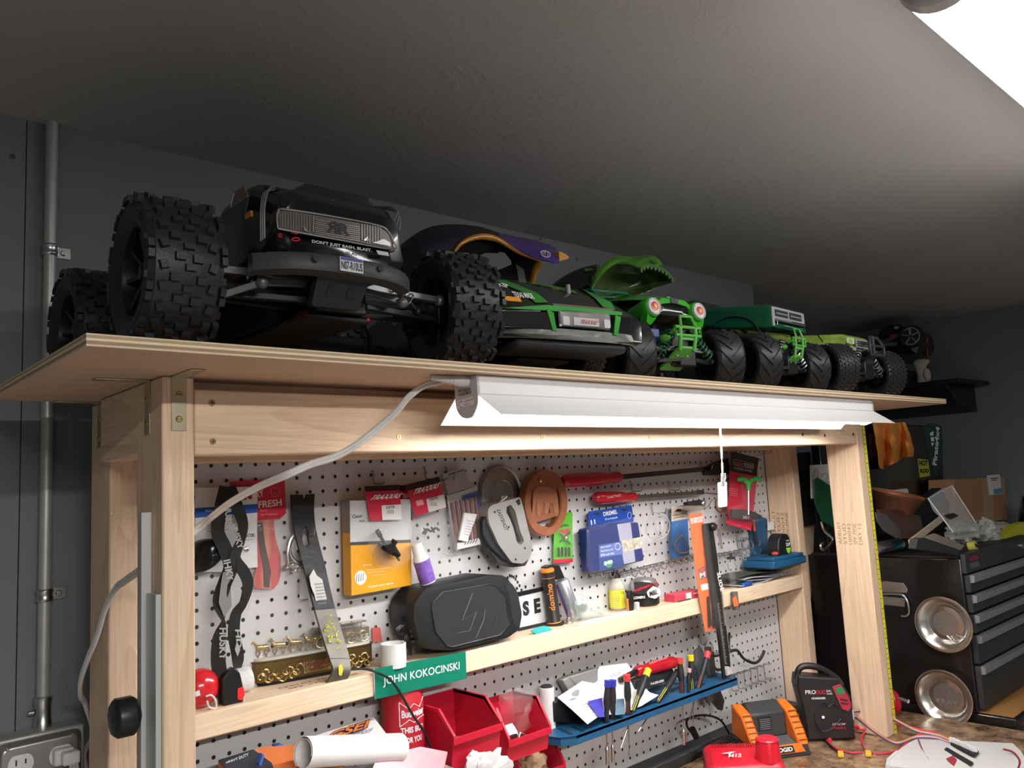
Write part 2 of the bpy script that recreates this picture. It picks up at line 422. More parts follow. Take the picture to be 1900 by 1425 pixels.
# screws in the header and the knots of the timber
def screw(b, c, r=.0042, n=(0, -1, 0)):
    c = V(c); n = V(n); b.cyl(c, c + n * .0012, r, r * .9, 12)
    x, y, _ = frame(n); 
for px, py in ((393, 748), (395, 819), (740, 811), (1006, 811), (1205, 812), (385, 748)):
    if px == 385: continue
    s = B(); q = P(px, py, -.3376); screw(s, q); s.k = 1; s.bar(q + V((-.003, -.0013, 0)), q + V((.003, -.0013, 0)), .0008, .0006); s.bar(q + V((0, -.0013, -.003)), q + V((0, -.0013, .003)), .0008, .0006)
    s.obj('screw', [mat('brass_screw', (.55, .40, .18), .35, 1.0), INK], bench)
for px, py in ((1489, 806), (1530, 808), (1583, 806)):
    s = B(); q = P(px, py, -.3376); screw(s, q, .004); s.obj('screw', mat('dark_screw', (.1, .07, .04), .4, .8), bench)
# adhesive ruler on the right post
tape = B().box((1.6405, -.3385, ZT), (1.653, -.3375, 1.80)).obj('measuring_tape_strip', mat('ruler_yellow', (.75, .68, .04), .5), bench)
b = B()
for i in range(64):
    z = .98 + i * .0127; L_ = .009 if i % 2 == 0 else .004
    b.box((1.6405, -.3389, z), (1.6405 + L_, -.3384, z + .0018))
b.obj('ruler_marks', INK, tape, smooth=0)
# mill stamps on the posts
def stamp_v(rows, X, y0, dy, z0, h, L_):   # letters standing sideways on a face of constant X
    b = B()
    for i, t in enumerate(rows):
        letters(b, t, (X - .0004, y0 - dy * i, z0), (0, 0, L_ if i else L_ * 1.1), (0, h, 0), 0)
    return b
stamp_v(['AFRUIT', 'STUD', '100042', 'SPF-PINE', 'DRY 12'], 1.6015, -.268, .014, 1.455, .009, .055).obj('mill_stamp', mat('stamp_ink', (.28, .18, .11), .8), bench, smooth=0)
stamp_v(['AFRUIT', 'STUD', '100042', 'SPF-PINE'], 1.700, -.02, .014, 1.46, .010, .075).obj('mill_stamp', MATS['stamp_ink'], bench, smooth=0)
b = B()
for i, t in enumerate(('AFRUIT 26-0421', 'SPF STUD PINE')): letters(b, t, (.085 + i * .012, -.052 - i * .016, 1.3564), (.13, 0, 0), (0, .009, 0), .02)
b.obj('mill_stamp', MATS['stamp_ink'], bench, smooth=0)
# ---------------------------------------------------------------- plywood shelf on top
def plymat():
    m = bpy.data.materials.new('plywood'); m.use_nodes = True; nt = m.node_tree; b = nt.nodes['Principled BSDF']; L = nt.links
    g = nt.nodes.new('ShaderNodeNewGeometry'); sp = nt.nodes.new('ShaderNodeSeparateXYZ'); L.new(g.outputs['Position'], sp.inputs[0])
    r = nt.nodes.new('ShaderNodeValToRGB'); r.color_ramp.interpolation = 'LINEAR'
    mr = nt.nodes.new('ShaderNodeMapRange'); mr.inputs[1].default_value = ZS - .0125; mr.inputs[2].default_value = ZS
    L.new(sp.outputs[2], mr.inputs[0]); L.new(mr.outputs[0], r.inputs[0])
    e = r.color_ramp.elements; e[0].position = 0; e[0].color = (.62, .46, .31, 1); e[1].position = 1; e[1].color = (.55, .42, .27, 1)
    for p_, c in ((.12, (.74, .60, .42)), (.2, (.33, .22, .13)), (.42, (.36, .25, .15)), (.46, (.78, .64, .44)), (.62, (.80, .66, .46)), (.66, (.40, .29, .17)), (.86, (.45, .32, .2)), (.9, (.74, .6, .42))):
        k = e.new(p_); k.color = (*c, 1)
    tc = nt.nodes.new('ShaderNodeTexCoord'); mp = nt.nodes.new('ShaderNodeMapping'); mp.inputs['Scale'].default_value = (.3, 1, 6); L.new(tc.outputs['Object'], mp.inputs[0])
    n = nt.nodes.new('ShaderNodeTexNoise'); n.inputs['Scale'].default_value = 220; L.new(mp.outputs[0], n.inputs['Vector'])
    mx = nt.nodes.new('ShaderNodeMix'); mx.data_type = 'RGBA'; mx.blend_type = 'OVERLAY'; mx.inputs[0].default_value = .55
    L.new(r.outputs[0], mx.inputs[6]); L.new(n.outputs['Color'], mx.inputs[7])
    sn = nt.nodes.new('ShaderNodeSeparateXYZ'); L.new(g.outputs['Normal'], sn.inputs[0])
    ab = nt.nodes.new('ShaderNodeMath'); ab.operation = 'ABSOLUTE'; L.new(sn.outputs[2], ab.inputs[0])
    fl = nt.nodes.new('ShaderNodeMix'); fl.data_type = 'RGBA'; L.new(ab.outputs[0], fl.inputs[0])
    fc = nt.nodes.new('ShaderNodeTexNoise'); fc.inputs['Scale'].default_value = 12; mp2 = nt.nodes.new('ShaderNodeMapping'); mp2.inputs['Scale'].default_value = (.15, 3, 1)
    L.new(tc.outputs['Object'], mp2.inputs[0]); L.new(mp2.outputs[0], fc.inputs['Vector'])
    cr = nt.nodes.new('ShaderNodeValToRGB'); cr.color_ramp.elements[0].color = (.50, .335, .225, 1); cr.color_ramp.elements[1].color = (.60, .42, .29, 1)
    L.new(fc.outputs['Fac'], cr.inputs[0]); L.new(mx.outputs[2], fl.inputs[6]); L.new(cr.outputs[0], fl.inputs[7])
    L.new(fl.outputs[2], b.inputs['Base Color']); b.inputs['Roughness'].default_value = .65
    return m
ply = B().box((-.319, -.5, ZS - .0125), (1.80, -.04, ZS)).obj('plywood_shelf', plymat(), None, smooth=0)
tag(ply, 'long plywood shelf board lying on top of the workbench posts', 'shelf board')
# ---------------------------------------------------------------- corner braces under the plywood
def brace2(o, face, leg, lb):
    """upright plate against the post face (outward normal face), leg plate running along leg below the plywood"""
    o = V(o); f = V(face); s = V((0, 0, 1)).cross(f)
    t = thing('corner_brace', lb, 'bracket', o, 0)
    def T(a, b_, c): return s * a + f * b_ + V((0, 0, c))
    b = B(); b.prism([T(-.009, .0002, 0), T(.009, .0002, 0), T(.009, .0002, -.066), T(-.009, .0002, -.066)], f * .0018)
    b.prism([T(-.009, .0002, -.0018), T(.009, .0002, -.0018), T(.009, .0002, 0), T(-.009, .0002, 0)], f * .062)
    b.obj('plate', mat('brace_steel', (.60, .53, .38), .32, .9), t, bev=.0006, world=False)
    for z in (-.022, -.052):
        b = B(); c = T(0, .002, z); b.cyl(c, c + f * .0014, .0042, .003, 12); b.k = 1; b.bar(c + f * .0015 + s * .0028, c + f * .0015 - s * .0028, .0008, .0006)
        b.obj('screw', [mat('brass_screw'), INK], t, world=False)
zz = ZS - .0127
brace2((-.175, -.338, zz), (0, -1, 0), 0, 'steel corner brace on the front face of the front left bench post')
brace2((-.194, -.29, zz), (-1, 0, 0), 0, 'steel corner brace on the side of the front left bench post')
brace2((-.1805, -.045, zz), (-1, 0, 0), 0, 'steel corner brace on the rear left bench post')
# ---------------------------------------------------------------- conduit on the wall, with straps, and the outlet box
GALV = mat('galvanised_conduit', (.46, .46, .45), .42, .5, var=.2, vscale=30)
PXX = -.2175
t = thing('conduit', 'grey steel conduit pipe running up the wall from outlet box to ceiling', 'pipe', (PXX, .1, 1.38))
B().cyl((PXX, .1, 1.38), (PXX, .1, ZC), .0092, n=24).obj('pipe', GALV, t)
B().lathe([(.0125, 1.335), (.0125, 1.35), (.0115, 1.352), (.0115, 1.375), (.0125, 1.378), (.0125, 1.385), (.0092, 1.387)], (PXX, .1, 0), n=20).obj('connector', STEEL, t)
b = B(); b.cyl((PXX - .012, .1, 1.365), (PXX - .019, .1, 1.365), .004); b.obj('connector_screw', STEEL, t)
for py, lb in ((468, 'upper'), (1100, 'lower')):
    z = P(120, py, .1).z
    b = B(); n = 14
    b.grid([[V((PXX + math.cos(a) * rr, .1 - math.sin(a) * rr, z + dz)) for a in [PI * (-.12 + 1.24 * i / n) for i in range(n + 1)]] for dz, rr in ((-.009, .0098), (-.006, .0112), (-.003, .0100), (.003, .0100), (.006, .0112), (.009, .0098))], .0012)
    b.box((PXX + .0095, .1085, z - .009), (PXX + .032, .1118, z + .009)); b.cyl((PXX + .021, .1085, z), (PXX + .021, .1055, z), .0048, .0036, 12)
    tag(b.obj('pipe_strap', STEEL, bev=.0004), 'one hole steel strap holding the conduit, %s of the two' % lb, 'pipe strap')
bx = thing('outlet_box', 'grey steel outlet box with raised cover and four white sockets', 'outlet', (-.19, .1, 1.2))
x0, x1, z0, z1, yf = -.288, -.168, 1.222, 1.342, .062
b = B(); b.box((x0, yf + .006, z0), (x1, YW - .0005, z1)); b.obj('box', GALV, bx, bev=.003)
b = B(); c = rnd([(x0 + .004, yf + .006, z0 + .004), (x1 - .004, yf + .006, z0 + .004), (x1 - .004, yf + .006, z1 - .004), (x0 + .004, yf + .006, z1 - .004)], .012)
c2 = rnd([(x0 + .011, yf - .004, z0 + .011), (x1 - .011, yf - .004, z0 + .011), (x1 - .011, yf - .004, z1 - .011), (x0 + .011, yf - .004, z1 - .011)], .012)
b.rings([c, c2]); b.obj('cover', mat('cover_steel', (.45, .44, .43), .35, .85), bx, bev=.0015)
yy = yf - .0045
for sx in (x0 + .034, x1 - .034):
    for sz in (z1 - .035, z1 - .078):
        b = B(); pr_ = []
        for i in range(24):
            a = 2 * PI * i / 24; pr_.append(V((sx + math.cos(a) * .0165, yy, sz + max(-.0135, min(.0135, math.sin(a) * .0168)))))
        b.prism(pr_, (0, -.0035, 0)); s = b.obj('socket', WHITE, bx, bev=.0008)
        b = B(); b.box((sx - .007, yy - .0042, sz - .0005), (sx - .0052, yy - .0034, sz + .0075)); b.box((sx + .0048, yy - .0042, sz + .0005), (sx + .0066, yy - .0034, sz + .007))
        b.cyl((sx, yy - .0042, sz - .007), (sx, yy - .0034, sz - .007), .0026, n=12)
        b.obj('slots', INK, s)
for sx, sz in ((x0 + .018, z1 - .012), (x1 - .018, z1 - .012), (x0 + .034, z1 - .0565), (x1 - .034, z1 - .0565)):
    b = B(); b.cyl((sx, yy + .002, sz), (sx, yy - .002, sz), .003, .0022, 10); b.obj('screw', STEEL, bx)
sx = x1 - .034; sz = z1 - .035
t = thing('power_plug', 'white three prong plug with flat grey cord in the upper right socket', 'plug', (sx, yy, sz))
b = B(); b.box((sx - .013, yy - .02, sz - .011), (sx + .013, yy - .0045, sz + .012)); b.box((sx - .006, yy - .036, sz - .009), (sx + .017, yy - .019, sz + .009)); b.obj('plug_body', WHITE, t, bev=.003)
b = B()
for k in range(3):
    q = spline([(sx + .004 + k * .0042, yy - .031, sz - .004), (sx + .006 + k * .0042, yy - .036, sz - .03), (sx + .010 + k * .0042, yy - .034, sz - .08), (sx + .013 + k * .0042, yy - .03, sz - .14)], 6)
    b.tube(q, .0022, 8)
b.obj('flat_cord', mat('grey_cord', (.5, .48, .46), .5), t)
b = B(); sz2 = z1 - .078; b.box((sx - .012, yy - .024, sz2 - .014), (sx + .012, yy - .0045, sz2 + .011))
tag(b.obj('power_plug', BLACK, bev=.004), 'black plug in the lower right socket of the outlet box', 'plug')
# ---------------------------------------------------------------- lights
def glow(name, s, col=(1, .985, .96)): return mat(name, (.9, .9, .9), .5, emit=(*col, s))
WM = mat('white_enamel', (.84, .83, .84), .35)
fx = thing('shop_light', 'long white metal shop light with flared reflector under the shelf front', 'lamp', (.75, -.45, 1.75))
zt = ZS - .0130
x0, x1 = .170, 1.385
sec = [(-.530, 1.755), (-.485, 1.786), (-.436, 1.786), (-.400, 1.752)]
b = B(); b.box((x0 + .004, -.4845, 1.787), (x1 - .004, -.4365, zt)); b.obj('channel', WM, fx, bev=.002)
b = B(); b.grid([[V((x, y, z)) for y, z in sec] for x in (x0, x1)], .0009); b.obj('reflector', WM, fx, smooth=20)
capm = mat('cap_grey', (.50, .48, .49), .45)
for x, k in ((x0 + .0035, -1), (x1 - .0035, 1)):
    pr_ = [V((x, -.485, zt)), V((x, -.436, zt))] + [V((x, -.4605 + math.cos(a) * .0248, 1.781 + math.sin(a) * .0248)) for a in [-PI * i / 12 for i in range(13)]]
    b = B(); b.prism(pr_, (k * .004, 0, 0)); c = b.obj('end_cap', capm, fx, bev=.0006)
    if k < 0:
        pl = PX(x - .0045)
        b = B(); write(b, '1 with maximum', pl, (849, 729), (873, 724), 7); write(b, '1 includes Master', pl, (849, 736), (875, 730), 7); b.obj('lettering', INK, c, smooth=0)
        q = rnd([pl.p(*a) for a in ((848, 744), (879, 735), (879, 751), (849, 759))], .0015); b = B(); b.prism(q, (-.0002, 0, 0)); b.obj('label', mat('cap_label', (.8, .74, .74), .5), c, smooth=0)
        b = B(); write(b, 'Commercial', pl.off(.0004), (862, 747), (878, 742), 5); write(b, 'Electric', pl.off(.0004), (862, 754), (873, 750), 5)
        p_ = pl.off(.0004); arc = [p_.p(857 - 5.5 * math.cos(a), 750 - 5.5 * math.sin(a)) for a in [-1.9 + 3.8 * i / 12 for i in range(13)]]
        b.tube(arc, .0007, 6); b.obj('lettering', mat('cap_print', (.35, .28, .30), .5), c, smooth=0)
for y in (-.474, -.448):
    b = B(); b.cyl((x0 + .002, y, 1.770), (x1 - .002, y, 1.770), .0098, n=16); b.obj('tube', glow('tube_glow', SHELF_TUBE), fx)
# cord from the shop light across the bench front, behind the left post and down to the outlet box
grey_cord = mat('lamp_cord', (.60, .58, .56), .45)
b = B()
pl = PX(x0 - .001); a0 = pl.p(866, 708)
b.lathe([(.008, 0), (.0085, .012), (.0065, .022), (.0055, .024), (.0065, .027), (.005, .030), (.006, .033), (.0045, .036), (.0055, .039), (.004, .042), (.0045, .045), (.0032, .06)], a0, (-1, .05, .06), n=16)
plug = b
ct = thing('lamp_cord', 'grey flat cord looping from the shelf light across the bench front to the outlet', 'cord', a0)
plug.obj('strain_relief', grey_cord, ct)
cp = [a0 + V((-.035, .002, .002)), P(815, 708, -.43), P(785, 716, -.42), P(757, 738, -.41), P(735, 764, -.405), P(700, 795, -.40), P(660, 826, -.395), P(620, 848, -.39), P(575, 862, -.385), P(530, 882, -.38), P(480, 903, -.34), P(430, 931, -.30), P(398, 955, -.27), P(372, 976, -.243), P(330, 1010, -.240), P(290, 1040, -.236), P(255, 1062, -.22), P(232, 1078, -.19), P(215, 1092, -.16), P(196, 1128, -.13), P(180, 1180, -.1), P(163, 1222, -.07), P(150, 1262, -.04), P(149, 1290, -.01), P(158, 1306, .02), V((-.160, .055, 1.325)), V((-.163, .088, 1.29)), V((-.15, .098, 1.22)), V((-.15, .1, 1.1))]
q = spline(cp, 7)
b = B()
for s_ in (-.0021, .0021):
    b.tube([p + V((0, 0, s_)) for p in q], .0030, 8)
b.obj('flex', grey_cord, ct)
# pull chain
px_, py_ = 1336, 800
t = thing('pull_chain', 'white bead pull chain with long white pull hanging from the shop light', 'pull chain', P(1336, 797, -.41))
b = B(); N = 44
top = P(1336, 795, -.41); bot = P(1342, 900, -.41)
for i in range(N):
    f = i / (N - 1); p = top.lerp(bot, f); b.ball(p, .0026 if not 24 <= i <= 26 else .0014, 8, 5)
for i in range(7):
    b.ball(P(1345 + math.sin(i) * .6, 880 + i * 3.3, -.409), .0021, 8, 5); b.ball(P(1339, 880 + i * 3.3, -.412), .0021, 8, 5)
b.cyl(top, bot, .0004, n=6)
b.obj('chain', STEEL, t)
q = PY(-.41); b = B(); slab('pull', [(1335, 895), (1349, 894), (1350, 940), (1336, 942)], q, .005, None, t, r=.004, b=b)
b.obj('pull', WHITE, t, bev=.0012)
# ceiling light at the upper right
cl = thing('ceiling_light', 'bright tube light with grey end cap hanging just below the ceiling', 'lamp', (1.1, -1.1, 2.2))
ya, za = -1.05, 2.185; xa = .355
for nm, m_, a_, r_ in (('diffuser', glow('ceiling_glow', CEIL_TUBE), PI, .046), ('housing', WM, 0, .047)):
    b = B(); b.prism([V((xa + .012, ya + math.cos(a_ + PI * i / 16) * r_, za + math.sin(a_ + PI * i / 16) * r_)) for i in range(17)], (1.19, 0, 0)); b.obj(nm, m_, cl, smooth=30)
b = B(); b.lathe([(.012, -.03), (.024, -.028), (.030, -.02), (.031, -.008), (.028, -.006), (.044, .0), (.0475, .012)], (xa, ya, za), (1, 0, 0), n=32); b.obj('end_cap', mat('lamp_cap', (.62, .61, .62), .4, .2), cl)
b = B(); b.lathe([(.0535, 0), (.0535, .015), (.046, .03), (.02, .033)], (xa + 1.20, ya, za), (1, 0, 0), n=32); b.obj('end_cap', MATS['lamp_cap'], cl)
for x in (xa + .15, xa + 1.05):
    b = B(); b.cyl((x, ya, za + .05), (x, ya, ZC), .004, n=10); b.cyl((x, ya, ZC - .006), (x, ya, ZC), .02, n=16); b.obj('hanger', STEEL, cl)
# ================================================================ radio controlled trucks on the plywood
WD[0] = False
def wheel(parent, name, c, r, w, kind, ang=0.0, hub=.58, rimm=None, rim_lb=None, seed=0):
    """tyre with tread and a rim part; axle along local x turned by ang (steering). c = hub centre in the truck's own space"""
    M = Matrix.Translation(c) @ Matrix.Rotation(ang, 4, 'Z')
    b = B(); rr = r * .93; hw = w / 2
    prof = [(r * hub, -hw * .80), (r * (hub + .06), -hw * .93), (r * .78, -hw * 1.02), (rr * .93, -hw * .97), (rr * .99, -hw * .80), (rr, -hw * .5), (rr * 1.01, 0), (rr, hw * .5), (rr * .99, hw * .80), (rr * .93, hw * .97), (r * .78, hw * 1.02), (r * (hub + .06), hw * .93), (r * hub, hw * .80), (r * (hub - .03), hw * .3), (r * (hub - .03), -hw * .3)]
    b.lathe(prof, (0, 0, 0), (1, 0, 0), n=48, loop=True)
    def blk(x, t, lx, lt, h, yaw=0.0, r0=None):     # tread block at width x, angle t
        r0 = (r0 or rr) * .985; rad = V((0, math.cos(t), math.sin(t))); tan = V((0, -math.sin(t), math.cos(t))); X = V((1, 0, 0))
        u = X * math.cos(yaw) + tan * math.sin(yaw); v = tan * math.cos(yaw) - X * math.sin(yaw)
        c0 = X * x + rad * r0
        p = [c0 + u * i * lx / 2 + v * j * lt / 2 for i, j in ((-1,-1),(1,-1),(1,1),(-1,1))] + [c0 + rad * h + u * i * lx * .42 + v * j * lt * .42 for i, j in ((-1,-1),(1,-1),(1,1),(-1,1))]
        b.add(p, [(0,3,2,1),(4,5,6,7),(0,1,5,4),(1,2,6,5),(2,3,7,6),(3,0,4,7)])
    h = r * .07
    if kind == 'knob':
        N = 24
        for i in range(N):
            t = 2 * PI * i / N; d = PI / N
            e = (i % 2)
            blk(-hw * .22 - (.06 * w if e else 0), t, w * .14, r * .105, h); blk(hw * .22 + (.06 * w if e else 0), t + d * .15, w * .14, r * .105, h)
            blk((.0 if e else w * .02), t + d, w * .15, r * .085, h)
            for s in (-1, 1):
                blk(s * hw * .62, t + d * .9, w * .115, r * .11, h, s * .3); blk(s * hw * .93, t + (d if e else 0), w * .09, r * .115, h * 1.15, 0, rr * .965)
            if e:
                for s in (-1, 1): blk(s * hw * 1.0, t, w * .05, r * .10, h * .6, 0, rr * .90)
    elif kind == 'chev':
        N = 15
        for i in range(N):
            t = 2 * PI * i / N
            for s in (-1, 1):
                ts = t + (PI / N if s > 0 else 0); rs = []; m = 8
                for j in range(m + 1):
                    f = j / m; x = s * hw * (.02 + .98 * f); tt = ts - .48 * f ** 1.15
                    r0 = rr * (1.01 - .02 * f * f - (.10 * max(0, f - .8) / .2)); th = r * .052 * (1 - .25 * f)
                    rad = V((0, math.cos(tt), math.sin(tt))); tan = V((0, -math.sin(tt), math.cos(tt))); X = V((1, 0, 0)) * s
                    c0 = X * abs(x) + rad * r0 * .98
                    rs.append([c0 - tan * th * .5, c0 + tan * th * .5, c0 + tan * th * .36 + rad * h * .95, c0 - tan * th * .36 + rad * h * .95])
                b.rings(rs)
    else:      # small pebbled blocks
        N = 34
        for i in range(N):
            t = 2 * PI * i / N
            for j, x in enumerate((-.82, -.5, -.17, .17, .5, .82)):
                blk(x * hw, t + (PI / N if j % 2 else 0), w * (.12 if j in (0, 5) else .15), r * .115, h * .62, .5 * (-1) ** j, rr * (.975 if j in (0, 5) else 1))
    b.xf(M); o = b.obj(name, RUB, parent, smooth=30)
    b = B(); R_ = r * (hub + .01)
    b.lathe([(R_, -hw * .78), (R_ * .93, -hw * .80), (R_ * .90, -hw * .45), (R_ * .5, -hw * .30), (R_ * .25, -hw * .34), (R_ * .22, -hw * .5), (.0001, -hw * .5), (.0001, hw * .1), (R_ * .3, hw * .1), (R_ * .88, hw * .3), (R_ * .93, hw * .78), (R_, hw * .76)], (0, 0, 0), (1, 0, 0), n=32, cap=False)
    for i in range(8):
        t = 2 * PI * i / 8; q = V((0, math.cos(t), math.sin(t)))
        b.bar(V((-hw * .42, 0, 0)) + q * R_ * .2, V((-hw * .60, 0, 0)) + q * R_ * .9, R_ * .16, R_ * .09)
    b.cyl((-hw * .5, 0, 0), (-hw * .66, 0, 0), R_ * .16, n=6)
    b.xf(M); k = b.obj('rim', rimm or BLACK, o)
    if rim_lb: lab(k, rim_lb)
    return o
def shock(parent, a, b_, r, cm, lb=None):
    a = V(a); b_ = V(b_); b = B(); b.cyl(a, a.lerp(b_, .6), r * .55); b.cyl(a.lerp(b_, .55), b_, r * .22); b.ball(a, r * .6, 10, 6); b.ball(b_, r * .6, 10, 6)
    o = b.obj('shock_absorber', BLACK, parent)
    x, y, d = frame(b_ - a); L_ = (b_ - a).length; n = 7; q = []
    for i in range(n * 10 + 1):
        f = i / (n * 10); t = 2 * PI * n * f; q.append(a + d * L_ * (.08 + .80 * f) + (x * math.cos(t) + y * math.sin(t)) * r)
    s = B(); s.tube(q, r * .16, 6); s.obj('spring', cm, o); return o
def suspension(t, xs, y, zc, r, armm=BLACK, springm=STEEL, ctr=.035, hz=None, steer=0.0):
    """arms, drive shafts, steering links and shocks for one axle; xs = the two hub centres in x"""
    zlow = zc - r * .30
    for x in xs:
        s = 1 if x > 0 else -1; cx = s * ctr
        b = B(); b.bar((cx, y + .022, zlow + .012), (x * .86, y + .006, zc - r * .18), .010, .008); b.bar((cx, y - .026, zlow + .012), (x * .86, y - .006, zc - r * .18), .010, .008)
        b.bar((x * .55, y - .02, zlow + .014), (x * .55, y + .02, zlow + .014), .012, .006)
        b.obj('lower_arm', BLACK, t, bev=.001)
        b = B(); b.bar((cx, y - .012, zc + .016), (x * .84, y - .016, zc + .010), .011, .009, (0, 0, 1)); b.ball((x * .84, y - .016, zc + .010), .009, 10, 6); b.obj('camber_link', armm, t, bev=.001)
        b = B(); b.cyl((cx * .6, y, zc - .004), (x * .9, y, zc), .0045, n=10); b.lathe([(.003, 0), (.011, .003), (.011, .016), (.003, .02)], (x * .80 - .01 * s, y, zc), (s, 0, 0), n=12); b.obj('drive_shaft', mat('shaft_metal', (.12, .12, .12), .3, .9), t)
        b = B(); b.box((x * .88 - .008, y - .012, zc - .022), (x * .88 + .008, y + .012, zc + .020)); b.cyl((x * .88, y, zc), (x, y, zc), .006, n=10); b.obj('hub_carrier', BLACK, t, bev=.002)
        shock(t, (s * ctr * 1.1, y - .018, zc + r * .78), (x * .62, y - .022, zc - r * .12), .0095, springm)
    b = B(); b.box((-ctr, y - .03, zlow), (ctr, y + .035, zc + .02)); b.prism([V((-ctr * 1.35, y - .012, zc + r * .85)), V((ctr * 1.35, y - .012, zc + r * .85)), V((ctr * .8, y - .012, zc)), V((-ctr * .8, y - .012, zc))], (0, .005, 0)); b.obj('gearbox', BLACK, t, bev=.002)
# ---------------------------------------------------------------- truck 1, black
TX, TY = -.010, -.414
t1 = thing('toy_truck', 'large black radio controlled monster truck with knobbly tyres at the left shelf end', 'toy truck', (TX, TY, ZS))
r1 = .0885; zc = r1
rimb = mat('rim_black', (.015, .015, .016), .35)
st = math.radians(-14)
wheel(t1, 'wheel', (-.207, 0, zc), r1, .080, 'knob', math.radians(-3), rimm=rimb)
wheel(t1, 'wheel', (.198, 0, zc), r1, .078, 'knob', math.radians(-9), rimm=rimb)
wheel(t1, 'wheel', (-.188, .345, zc), r1, .082, 'knob', 0, rimm=rimb)
wheel(t1, 'wheel', (.188, .345, zc), r1, .082, 'knob', 0, rimm=rimb)
ALU = mat('aluminium_link', (.30, .30, .31), .4, .8)
suspension(t1, (-.212, .196), 0, zc, r1, ALU, STEEL)
suspension(t1, (-.188, .188), .345, zc, r1, ALU, STEEL)
b = B(); b.box((-.045, -.02, zc - .035), (.045, .37, zc - .028)); b.box((-.05, .06, zc - .028), (.05, .30, zc + .03)); b.obj('chassis', MATTE, t1, bev=.003)
def ring(y, hw, z0, z1, r=.02, rb=.008, tum=0.0, cx=0.0, n=5):
    """closed section of a car body at depth y; tum = how much narrower the top is"""
    o = []
    def arc(c0, c1, rr, a0):
        for i in range(n + 1):
            a = a0 + PI / 2 * i / n; o.append(V((cx + c0 + rr * math.cos(a), y, c1 + rr * math.sin(a))))
    ht = hw - tum; r = min(r, ht * .9, (z1 - z0) * .48)
    arc(ht - r, z1 - r, r, 0); arc(-ht + r, z1 - r, r, PI / 2); arc(-hw + rb, z0 + rb, rb, PI); arc(hw - rb, z0 + rb, rb, PI * 1.5)
    return o
def body(t, name, secs, m, sub=0, smooth=45, k=None):
    b = B(); b.rings([ring(*s) for s in secs]); return b.obj(name, m, t, smooth=smooth)
GB = mat('gloss_black_paint', (.008, .008, .009), .18, coat=.6)
CH = mat('chrome_film', (.75, .75, .76), .15, 1.0, bump=.25, bscale=60)
# --- truck 1 body
bo = -.028
bd = body(t1, 'body_shell', [(-.080, .070, .112, .158, .02, .012, .004, bo), (-.088, .082, .110, .176, .022, .012, .006, bo), (-.080, .088, .108, .190, .024, .012, .012, bo), (-.05, .089, .106, .199, .022, .012, .018, bo), (-.025, .089, .106, .204, .02, .012, .016, bo),
  (-.005, .091, .106, .217, .016, .01, .012, bo), (.02, .091, .106, .2235, .018, .01, .014, bo), (.09, .091, .108, .222, .018, .01, .016, bo), (.11, .091, .108, .19, .014, .01, .01, bo), (.20, .091, .110, .184, .014, .01, .01, bo), (.30, .09, .115, .18, .014, .01, .01, bo), (.38, .084, .12, .17, .012, .01, .01, bo)], GB)
# hood step, raised centre ridge with the letters
b = B(); b.rings([ring(-.072, .056, .186, .2025, .006, .004, .01, bo), ring(-.045, .054, .19, .2075, .008, .004, .01, bo), ring(-.02, .044, .2, .210, .008, .004, .01, bo)]); b.obj('hood_scoop', GB, t1)
rib = mat('rib_silver', (.35, .35, .36), .3, .8)
for s in (-1, 1):
    for k in range(3):
        b = B(); q = [(bo + s * (.070 + .006 * k), -.088 + .003 * k, .172 - .004 * k), (bo + s * (.078 + .004 * k), -.085 + .003 * k, .188 - .003 * k), (bo + s * (.074 + .003 * k), -.068, .1985 - .002 * k), (bo + s * (.062 + .003 * k), -.03, .204)]
        if s < 0: q = [(bo - .0895 + .0005 * k, -.062 + .006 * k, .13)] + [(bo - .0900 + .0005 * k, -.064 + .006 * k, .165)] + [(bo - .084, -.062 + .006 * k, .188)] + [(bo - .068 + .003 * k, -.045 + .006 * k, .2025)]
        b.tube(spline(q, 5), .0011, 6); b.obj('rib', rib, bd)
g = PY(-.5045)   # plane of the grille face
def gp(d): return PY(-.5035 - d)
slab('grille_recess', [(514, 390), (528, 385), (702, 416), (722, 428), (730, 445), (729, 464), (516, 425)], gp(.0), .006, mat('grille_dark', (.06, .055, .055), .4, .4), bd, r=.002)
gr = slab('grille', [(517, 393), (530, 389), (701, 420), (720, 431), (727, 447), (726, 460), (519, 423)], gp(.0012), .001, mat('grille_grey', (.11, .10, .10), .35, .6), bd, r=.002)
b = B(); q = [gp(.0022).p(*a) for a in ((516, 424), (514, 408), (516, 393), (529, 388), (620, 402), (702, 418), (721, 430), (729, 446), (728, 462), (620, 443), (516, 424))]
b.tube(spline(q, 4), .0011, 6); b.obj('trim', CH, gr, world=True)
b = B()
for i in range(19):
    x = 524 + i * 5.0
    if x > 575: x += 92
    if x > 722: continue
    b.tube([gp(.0018).p(x, 391 + (x - 524) * .155 + 1), gp(.0018).p(x, 422 + (x - 524) * .172)], .0004, 5)
for i in range(8):
    y = 411 + i * 3.6; b.tube([gp(.0018).p(584, y - 3), gp(.0018).p(668, y + 11)], .0006, 5)
for x in (581, 671): b.tube([gp(.0018).p(x, 401 + (x - 581) * .16), gp(.0018).p(x, 431 + (x - 581) * .17)], .0009, 5)
b.obj('bars', mat('bar_silver', (.36, .34, .34), .3, .8), gr, world=True)
b = B(); write(b, 'R', gp(.0028), (650, 438), (629, 434), 22, .03); write(b, 'R', gp(.0028), (628, 434), (649, 438), 22, .03)
b = B(); write(b, 'R', gp(.0028), (627, 433), (607, 430), 21, .03); write(b, 'R', gp(.0028), (629, 434), (650, 438), 21, .03); b.obj('logo', mat('logo_black', (.01, .01, .01), .4), gr, world=True, smooth=0)
b = B(); 
